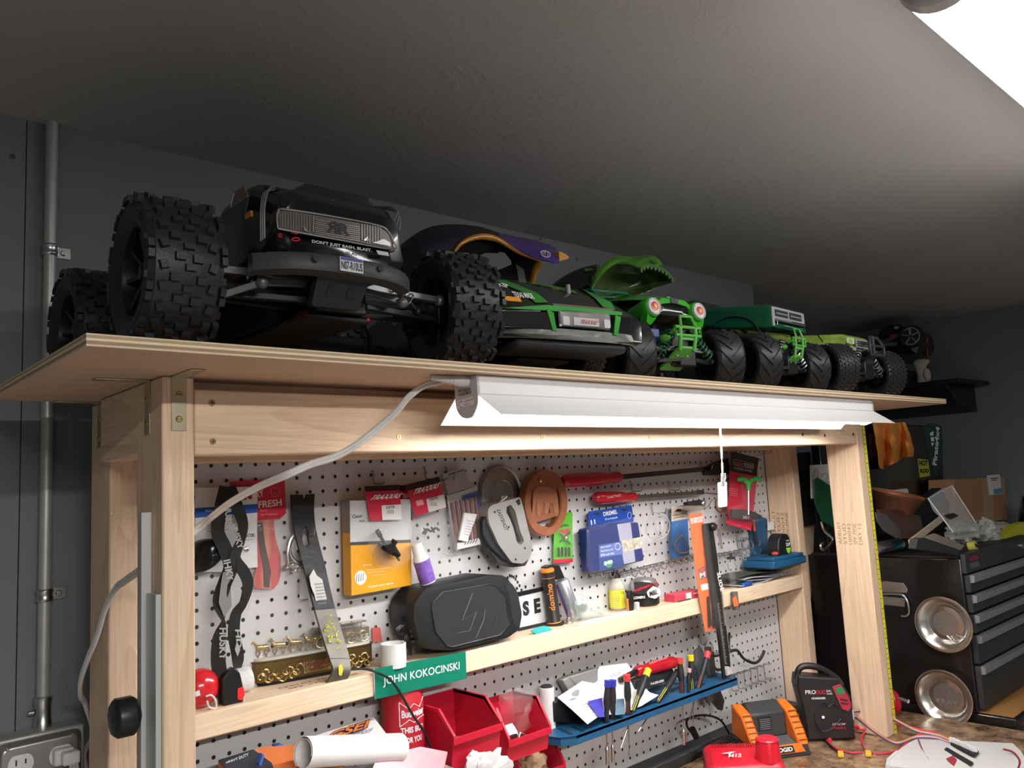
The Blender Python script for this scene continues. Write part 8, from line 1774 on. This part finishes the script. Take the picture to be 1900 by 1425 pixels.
# towel with distribution board
t = thing('cloth', 'folded white cloth spread on the right end of the worktop under the wiring board', 'cloth', tuple(pz(1750, 1400)))
g0 = [(1645, 1424), (1648, 1412), (1680, 1385), (1702, 1374)]; g1 = [(1900, 1450), (1900, 1440), (1900, 1405), (1880, 1382)]
rows = []
for i in range(9):
    f = i / 8; rows.append([pz(a[0] + (c[0] - a[0]) * f, a[1] + (c[1] - a[1]) * f, .004 + .002 * math.sin(i * 2.1 + a[0] * .05)) for a, c in zip(g0, g1)])
b = B(); b.grid([[p for p in spline(r, 4)] for r in rows], .004); b.obj('upper_fold', mat('cloth_white', (.60, .59, .57), .85, bump=.4, bscale=60), t, smooth=60)
b = B(); b.tube([pz(1647, 1424, .006), pz(1649, 1410, .008), pz(1665, 1396, .008)], .005, 8); b.obj('fold_roll', MATS['cloth_white'], t)
b = B(); b.prism([pz(*a) for a in ((1755, 1408, .009), (1768, 1402, .009), (1776, 1410, .009), (1770, 1422, .009), (1760, 1414, .009))], (0, 0, .0006)); b.obj('red_print', mat('print_dark_red', (.28, .03, .05), .7), t)
t = thing('wiring_board', 'black charging board with a row of white sockets lying on the white cloth', 'circuit board', tuple(pz(1790, 1385)))
for pts, h in ((((1763, 1378), (1772, 1373), (1816, 1393), (1808, 1401)), .016), (((1752, 1389), (1757, 1386), (1806, 1414), (1801, 1418)), .013)):
    b = B(); b.prism([pz(*a, h) for a in pts], (0, 0, -.006)); b.obj('board', INK, t, bev=.001)
for i in range(10):
    b = B(); c = pz(1767 + i * 4.6, 1375.5 + i * 2.05, .018); b.box((c.x - .003, c.y - .006, c.z - .001), (c.x + .003, c.y + .006, c.z + .009)); b.obj('socket', CW, t, bev=.0005)
wz('thin_lead', 'thin red and black lead hanging off the cloth to the bottom edge', [(1704, 1372, .012), (1712, 1392, .006), (1728, 1415, .006), (1745, 1430, .006)], mat('wire_dark_red', (.25, .02, .03), .4), .0016)
wz('thin_lead', 'thin red and black lead at the right end of the cloth', [(1862, 1390, .02), (1880, 1396, .012), (1892, 1412, .008), (1888, 1430, .006)], MATS['wire_dark_red'], .0022)
# ================================================================ tool chest
XC, YC0, YC1 = 1.87, -.475, -.02; X2 = 2.62
BLK = mat('chest_black', (.010, .008, .008), .28, coat=.3); BLF = mat('chest_front', (.030, .031, .033), .42)
ch_ = thing('tool_chest', 'black steel drawer chest with grey drawer pulls right of the workbench', 'tool chest', (2.2, -.25, .98))
B().box((XC, YC0 + .012, .992), (X2, YC1, 1.395)).obj('body', BLK, ch_, bev=.003)
b = B(); zr_ = [P(1798, 1071, YC0).z, P(1803, 1108, YC0).z, P(1808, 1145, YC0).z, P(1812, 1183, YC0).z, P(1816, 1242, YC0).z]
ed = [1.405] + zr_ + [1.0]
b = B(); b.box((XC + .002, YC0, zr_[0] + .010), (X2, YC0 + .012, 1.408)); fp_ = b.obj('front_panel', BLF, ch_, bev=.0015)
for i in range(5):
    zt1 = zr_[i] + .006; zb1 = (zr_[i + 1] + .012) if i < 4 else 1.000
    b = B(); b.box((XC + .012, YC0 - .002, zb1), (X2 - .01, YC0 + .012, zt1)); dr = b.obj('drawer', BLF, ch_, bev=.0015)
    b = B(); b.prism([V((XC + .016, YC0 - .002, zt1)), V((XC + .016, YC0 - .014, zt1 - .002)), V((XC + .016, YC0 - .012, zt1 - .020)), V((XC + .016, YC0 - .002, zt1 - .022))], (X2 - XC - .03, 0, 0)); b.obj('drawer_pull', mat('pull_grey', (.30, .30, .31), .4, .4), dr)
b = B(); letters(b, 'US GENERAL', (XC + .035, YC0 - .0006, 1.386), (.065, 0, 0), (0, 0, .011), .02); b.obj('lettering', mat('badge_red', (.5, .02, .07), .4), fp_, smooth=0)
b = B(); b.box((XC + .035, YC0 - .0008, 1.366), (XC + .10, YC0, 1.380)); b.obj('badge', mat('badge_grey', (.10, .10, .10), .4), fp_)
b = B(); b.cyl((2.34, YC0 - .006, 1.388), (2.34, YC0, 1.388), .009); b.obj('lock', STEEL, ch_)
hx0 = PX(XC - .0015)
b = B(); b.prism([hx0.p(*a) for a in ((1625, 1084), (1640, 1078), (1676, 1082), (1684, 1094), (1682, 1100), (1625, 1099))], (.0015, 0, 0)); b.prism([hx0.p(*a) for a in ((1625, 1105), (1680, 1110), (1678, 1126), (1640, 1122), (1625, 1122))], (.0015, 0, 0)); hd = b.obj('handle_plate', mat('nickel', (.45, .40, .34), .32, .85), ch_, bev=.0004)
b = B(); b.tube(spline([PX(XC - .01).p(*a) for a in ((1625, 1102), (1660, 1102), (1676, 1105), (1684, 1118), (1687, 1135), (1682, 1143), (1672, 1143))], 5), .0035, 8); b.obj('handle_bar', STEEL, hd, smooth=60)
for i, (x, y) in enumerate(((1757, 1156), (1757, 1291))):
    t = thing('magnetic_dish', 'round steel dish on the chest side, %s' % ('upper one with small screws in it' if i == 0 else 'lower empty one'), 'dish', tuple(PX(XC).p(x, y)))
    c = PX(XC - .001).p(x, y); r_ = .0745; b = B(); b.lathe([(r_ * .55, .0), (r_ * .62, .004), (r_ * .82, .022), (r_ * .95, .026), (r_, .026), (r_, .0275), (r_ * .94, .0285), (r_ * .80, .0245), (r_ * .66, .010), (r_ * .60, .0055), (r_ * .52, .0065), (.0001, .0065)], c, (-1, 0, 0), n=48); b.obj('dish', mat('dish_steel', (.60, .57, .53), .25, 1.0), t, smooth=50)
    b = B(); b.lathe([(r_ * .45, 0), (r_ * .45, .0005), (.0001, .0005)], c + V((-.0066, 0, 0)), (-1, 0, 0), n=36, cap=False); b.obj('magnet_disc', mat('magnet_face', (.34, .30, .28), .35, .8), t)
    b = B(); letters(b, 'MAGNETIC TRAY' if i == 0 else 'TRAY', c + V((-.0076, .030, -.006 if i == 0 else -.02)), (0, -.06, 0), (0, 0, .006 if i == 0 else .012), .01); b.obj('lettering', mat('print_grey2', (.22, .19, .18), .5), t, smooth=0)
random.seed(9)
for i in range(9):
    c = PX(XC - .016).p(1768 + random.uniform(-10, 14), 1186 + random.uniform(-6, 8)); a = random.uniform(0, 6); d = V((0, math.cos(a), math.sin(a))) * .005
    b = B(); b.cyl(c - d, c + d, .0011, n=8); b.cyl(c + d, c + d * 1.5, .0026, n=10); tag(b.obj('small_screw', STEEL), 'small bright screw lying in the upper magnetic dish', 'screw', 'screws in the upper magnetic dish')
t = thing('rolling_cabinet', 'black lower cabinet with light wood top under the drawer chest', 'cabinet', (2.2, -.25, 0))
fy = PZ(.985).p(1858, 1360).y
b = B(); b.box((1.874, fy + .004, .02), (2.66, YC1, .962)); b.obj('body', BLK, t, bev=.004)
b = B(); b.box((1.872, fy, .962), (2.665, YC1, .9905)); b.obj('rim', BLK, t, bev=.004)
b = B(); b.box((1.885, fy + .01, .9900), (2.655, YC1 - .01, .9915)); b.obj('wood_top', mat('hardboard_top', (.40, .20, .07), .4, var=.15), t)
b = B(); letters(b, 'US GENERAL', (1.90, fy - .0006, .966), (.06, 0, 0), (0, 0, .010), .02); b.obj('lettering', MATS['badge_red'], t, smooth=0)
b = B(); c = P(1668, 1322, -.27); b.ball((1.80, c.y, ZT + .035), (.022, .022, .034), 16, 10); b.k = 1; b.cyl((1.80, c.y - .01, ZT + .05), (1.795, c.y - .045, ZT + .045), .006); tag(b.obj('latch_handle', [mat('knob_red', (.5, .01, .03), .3), STEEL]), 'red knob with chrome pin behind the foot of the taped post', 'handle')
# lid and what is stuck on it
YL = -.09; LP = PY(YL - .006)
t = thing('black_backboard', 'upright black lid board standing behind the drawer chest', 'board', (2.35, YL, 1.40))
b = B(); b.prism([V((1.875, YL, 1.395)), V((2.83, YL, 1.395)), P(1752, 920, YL), P(1748, 790, YL), V((1.88, YL, 1.80))], (0, .03, 0)); b.obj('panel', BLK, t, bev=.004)
def stick(nm, poly, m, lb, cat='sticker', d=.001, extra=None):
    q = pts_on(PY(YL - d), poly); b = B(); b.prism(q, (0, .0008, 0)); o = b.obj(nm, m); o = tag(o, lb, cat); return o
def ontop(o, txt, a, c, h, m, d, bold=.02):
    b = B(); write(b, txt, PY(YL - d), a, c, h, bold); q = b.obj('lettering', m, o, smooth=0); return q
o = stick('sticker', [(1612, 804), (1628, 803), (1631, 848), (1616, 850)], mat('sticker_brown', (.36, .18, .04), .5), 'brown orange sticker on the lid beside the post ruler')
o = stick('sticker', [(1703, 851), (1722, 853), (1726, 883), (1707, 886)], mat('sticker_lime', (.50, .50, .04), .5), 'yellow sticker with dark lettering on the black lid'); ontop(o, 'HOT', (1706, 864), (1722, 864), 10, INK, .0016, .05); ontop(o, 'ROD', (1708, 878), (1724, 877), 8, INK, .0016, .05)
o = stick('pennant', [(1713, 790), (1722, 785), (1738, 786), (1746, 798), (1750, 820), (1747, 848), (1738, 886), (1733, 878), (1724, 850), (1718, 815)], mat('pennant_green', (.01, .06, .05), .5), 'dark green pointed pennant with white lettering at the right edge of the lid', 'pennant')
b = B(); pl = PY(YL - .0018); o_ = pl.p(1738, 864); letters(b, 'Pirate4x4', o_, pl.p(1744, 793) - o_, pl.p(1730, 862) - o_, .03); q = b.obj('lettering', WINK, o, smooth=0)
b = B()
for pts in (((1726, 803), (1732, 800), (1732, 808), (1726, 808)), ((1727, 811), (1733, 811), (1733, 819), (1728, 818)), ((1728, 821), (1733, 822), (1731, 827), (1729, 827))): b.prism(pts_on(pl, pts), (0, .0005, 0))
q = b.obj('emblem', WINK, o, smooth=0)
t = thing('orange_rag', 'crumpled orange yellow rag hanging over the black lid beside the bench post', 'rag', tuple(P(1655, 830, YL - .02)))
rows = []
for i in range(10):
    f = i / 9; l = (1619 + 12 * f, 783 + 76 * f); r = (1680 + 14 * f if f < .6 else 1688 + 8 * (1 - f), 784 + (60 if f > .9 else 66) * f); cx_ = 1650
    r = (1680 + 20 * min(f, .7), 784 + 62 * f); rows.append([P(l[0] + (r[0] - l[0]) * g, l[1] + (r[1] - l[1]) * g + (14 * (1 - abs(g - .15) * 2) if f > .8 and g < .6 else 0), YL - .03 - .022 * math.sin(g * 14 + f * 2.5) * (.5 + f)) for g in [j / 12 for j in range(13)]])
b = B(); b.grid(rows, .002); b.shake(.003, 40); b.obj('cloth', mat('rag_orange', (.78, .36, .02), .8, bump=.5, bscale=100, var=.2, vscale=20, dirt=(.74, .26, .08)), t, smooth=60)
# things behind the gap between the posts
def back(nm, poly, y, m, lb, cat, th=.02, bev=.002): b = B(); b.prism(pts_on(PY(y), poly), (0, th, 0)); return tag(b.obj(nm, m, bev=bev), lb, cat)
back('speaker_box', [(1470, 842), (1504, 838), (1514, 972), (1485, 980)], -.03, MATTE, 'black board standing just behind the right rear bench post', 'board', .025)
back('wood_board', [(1484, 972), (1512, 972), (1505, 1110), (1500, 1150), (1490, 1150)], -.02, W_Z[2], 'pale wooden board below the black board behind the rear post', 'board', .02)
pc = back('framed_picture', [(1504, 863), (1541, 861), (1548, 905), (1548, 925), (1506, 925)], YL - .010, CW, 'white line drawing stuck on the lid between the two right posts', 'picture', .003, 0)
b = B(); pl = PY(YL - .0105); 
for q in (((1510, 880), (1513, 872), (1518, 878), (1515, 888), (1522, 892)), ((1524, 884), (1530, 878), (1536, 884), (1532, 892), (1540, 896))): b.tube(spline(pts_on(pl, q), 4), .0012, 5)
q = b.obj('drawing', GREYP, pc)
back('green_flag', [(1511, 892), (1517, 885), (1548, 905), (1556, 960), (1556, 985), (1525, 965), (1512, 930)], YL - .03, mat('flag_green', (.008, .09, .035), .6), 'dark green cloth in the gap between the two right bench posts', 'cloth', .004)
b = B(); b.tube(spline([P(x, y, -.15) for x, y in ((1528, 1008), (1523, 1012), (1526, 1020), (1535, 1016), (1545, 1000), (1530, 985), (1524, 968))], 5), .004, 8); tag(b.obj('chrome_wrench', STEEL), 'chrome tool end shining in the dark gap between the posts', 'tool')
# clutter on top of the chest
TP = 1.396
t = thing('spray_can', 'white and light blue spray can lying on the chest edge beside the taped post', 'spray can', tuple(P(1650, 1010, -.25)))
c = P(1668, 1011, -.24); c.z = TP + .020; a0 = c + V((-.14, .015, 0)); b = B(); b.cyl(a0, c, .019, n=28); b.obj('can', mat('can_white', (.60, .58, .62), .3, var=.3, vscale=50, dirt=(.3, .3, .35)), t)
d = (c - a0).normalized()
for nm, f0, f1, r0, r1, m_ in (('blue_band', .55, .90, .0194, .0194, mat('band_sky', (.08, .38, .55), .3)), ('shoulder', 1.0, 1.12, .019, .014, STEEL), ('cap', 1.12, 1.28, .015, .013, INK)):
    b = B(); b.cyl(a0 + (c - a0) * f0, a0 + (c - a0) * f1, r0, r1, 28); b.obj(nm, m_, t)
COP = mat('copper', (.75, .32, .18), .25, .75, bump=.15, bscale=20)
t = thing('copper_pan', 'shiny copper cake pan lying among the clutter behind the spray can', 'pan', tuple(P(1660, 940, -.2)))
c = P(1662, 932, -.24); b = B(); b.lathe([(.050, -.03), (.052, -.028), (.078, .026), (.083, .028), (.080, .029), (.050, -.024), (.0001, -.024)], c, (.05, -.25, .97), n=40); b.obj('pan', COP, t, smooth=50)
t = thing('copper_tray', 'dull copper sheet tray tilted below the copper cake pan', 'tray', tuple(P(1670, 970, -.25)))
b = B(); b.grid([[P(*a) for a in r] for r in (((1625, 946, -.3), (1660, 945, -.28), (1706, 958, -.26)), ((1650, 975, -.32), (1675, 985, -.30), (1712, 985, -.28)), ((1670, 1000, -.34), (1695, 1000, -.32), (1712, 994, -.30)))], .003); b.obj('tray', mat('dull_copper', (.22, .11, .08), .35, .8), t)
def blk(nm, poly, y, m, lb, cat, th=.03, bev=.001): return back(nm, poly, y, m, lb, cat, th, bev)
blk('dark_panel', [(1625, 950), (1645, 955), (1672, 985), (1665, 1000), (1640, 985), (1628, 968)], -.345, mat('panel_dark2', (.06, .055, .055), .4), 'dark grey sheet corner in front of the copper tray', 'sheet', .003)
wb = blk('white_container', [(1621, 918), (1628, 913), (1683, 906), (1686, 910), (1686, 924), (1622, 926)], -.13, CW, 'white flat container with green mark behind the copper pan', 'container', .01, .002)
q = back('green_mark', [(1673, 913), (1685, 911), (1685, 918), (1674, 920)], -.131, mat('mark_green', (.02, .25, .12), .4), 'x', 'x', .001, 0); del q['label']; del q['category']; q.parent = wb
blk('black_box', [(1698, 940), (1745, 905), (1762, 935), (1757, 1000), (1710, 1000)], -.22, INK, 'black box behind the clear plastic tray', 'box', .03)
CTR = mat('clear_tray', (.85, .85, .87), .08, alpha=.25, bump=.8, bscale=22, spec=1.0)
t = thing('blister_tray', 'large clear empty plastic blister tray leaning against the cardboard box', 'tray', tuple(P(1770, 940, -.3)))
b = B(); b.grid([[P(*a) for a in r] for r in (((1722, 925, -.34), (1745, 908, -.33), (1766, 901, -.32)), ((1733, 948, -.36), (1755, 935, -.34), (1785, 930, -.33)), ((1750, 965, -.37), (1775, 960, -.35), (1803, 960, -.34)), ((1770, 985, -.39), (1795, 985, -.37), (1820, 985, -.36)))], .001); b.shake(.003, 30); b.obj('tray', CTR, t, smooth=50)
b = B(); b.tube([P(*a) for a in ((1722, 925, -.342), (1766, 901, -.322), (1820, 985, -.362), (1768, 987, -.392), (1722, 925, -.342))], .0022, 6); b.obj('rim', mat('clear_rim', (.8, .8, .82), .15, alpha=.7), t)
CBD = mat('cardboard', (.36, .19, .095), .7, var=.12)
t = thing('cardboard_box', 'taped brown cardboard box with white shipping label at the back of the clutter', 'box', tuple(P(1815, 930, -.15)))
q = [P(*a, -.20) for a in ((1770, 889), (1862, 883), (1868, 963), (1825, 965), (1775, 968))]; q = [P(1770, 889, -.20), P(1864, 886, -.20), P(1869, 964, -.20), P(1772, 975, -.20)]
b = B(); b.prism(q, (0, .09, 0)); b.obj('box', CBD, t, bev=.002)
b = B(); b.prism(pts_on(PY(-.2008), ((1823, 888), (1842, 887), (1844, 965), (1826, 966))), (0, .0006, 0)); b.prism(pts_on(PY(-.2006), ((1829, 886), (1864, 885), (1865, 918), (1832, 920))), (0, .0005, 0)); b.obj('tape', mat('packing_tape', (.42, .27, .16), .25), t)
b = B(); b.prism(pts_on(PY(-.2016), ((1831, 882), (1855, 880), (1860, 915), (1836, 919))), (0, .0006, 0)); lb_ = b.obj('shipping_label', CW, t, smooth=0)
b = B(); b.prism(pts_on(PY(-.2022), ((1843, 908), (1859, 905), (1860, 914), (1845, 917))), (0, .0004, 0)); b.obj('blue_print', mat('print_blue', (.10, .30, .5), .4), lb_, smooth=0)
lines_(lb_, [(1838, 889, 1853, 887), (1840, 892, 1850, 891)], -.2024, INK, th=1.5)
t = thing('card_tray', 'long open cardboard tray lying diagonally across the clutter', 'tray', tuple(P(1740, 980, -.35)))
b = B(); b.bar(P(1688, 1008, -.40), P(1752, 958, -.36), .006, .018); b.obj('side', mat('tray_board', (.42, .34, .25), .6), t)
b = B(); b.prism(pts_on(PY(-.37), ((1755, 957), (1770, 952), (1779, 957), (1766, 963))), (0, .01, 0)); b.obj('black_end', INK, t)
t = thing('open_carton', 'open dark carton with silver lining at the front corner of the chest', 'box', tuple(P(1740, 1010, -.43)))
b = B(); b.prism([P(*a) for a in ((1703, 1000, -.44), (1712, 998, -.44), (1782, 1022, -.46), (1778, 1030, -.46), (1700, 1018, -.44))], (0, .02, 0)); b.obj('wall', MATTE, t)
b = B(); b.prism([P(*a) for a in ((1712, 997, -.42), (1735, 990, -.40), (1790, 1012, -.43), (1782, 1021, -.45))], (0, .002, .001)); b.obj('lining', mat('foil_tan', (.50, .42, .34), .25, .6, bump=.6, bscale=50), t)
for i, (c, r_, m_, lb) in enumerate((((1790, 990), (.07, .05, .035), mat('bag_grey', (.48, .48, .46), .25, alpha=.8, bump=.8, bscale=40), 'crumpled clear bag in the middle of the chest clutter'), ((1830, 1000), (.05, .04, .045), MATS['bag_grey'], 'crumpled clear bag near the front edge of the chest'), ((1850, 985), (.10, .05, .025), mat('paper_grey', (.42, .41, .38), .5), 'crumpled grey paper below the cardboard box'))):
    p = P(*c, -.33 - .03 * (i == 1)); p.z = max(p.z, TP + .02); crumple('plastic_wrap' if i < 2 else 'crumpled_paper', lb, 'bag' if i < 2 else 'paper', p, r_, m_, i + 2, .5)
p = P(1797, 1010, -.42); p.z = TP + .014; b = B(); b.cyl(p, p + V((.0, -.02, .004)), .013); b.k = 1; b.cyl(p + V((0, -.02, .004)), p + V((0, -.021, .0045)), .008); tag(b.obj('yellow_spool', [mat('cap_dull_yellow', (.45, .40, .08), .5), INK]), 'dull yellow round spool at the front corner of the chest', 'spool')
blk('yellow_case', [(1850, 1010), (1862, 1000), (1885, 975), (1905, 968), (1905, 998), (1870, 1008)], -.40, mat('case_yellow', (.62, .60, .03), .45), 'bright yellow flat case at the right picture edge', 'case', .03)
p = P(1893, 945, -.30); b = B(); b.lathe([(.05, 0), (.058, .01), (.058, .06), (.045, .08), (.0001, .08)], p, (.3, -.8, -.2), n=28); tag(b.obj('black_helmet', mat('visor_black', (.015, .015, .017), .12, coat=.6)), 'glossy black rounded helmet shape at the right picture edge', 'helmet')
b = B(); b.box((1.875, -.455, 1.3955), (2.60, -.03, 1.40)); tag(b.obj('chest_mat', MATTE), 'dark mat lining the top of the drawer chest', 'mat')
# aluminium clamp guide on the left post
t = thing('clamp_guide', 'aluminium straightedge guide with black knob leaning against the left bench post', 'clamp', (-.197, -.29, 1.2))
AL = mat('mill_aluminium', (.52, .52, .52), .4, .3)
b = B(); b.box((-.206, -.303, ZT + .0003), (-.1945, -.296, 1.654)); b.obj('edge_bar', AL, t)
b = B(); b.box((-.2005, -.335, ZT + .0003), (-.1945, -.3035, 1.560)); b.obj('flat_bar', AL, t)
b = B(); K = P(235, 1329, -.30); kz = K.z; b.lathe([(.008, 0), (.018, .004), (.022, .008), (.022, .026), (.018, .030), (.0001, .031)], (-.2065, -.30, kz), (-1, 0, 0), n=10); b.obj('knob', BLACK, t, smooth=50, bev=.001)
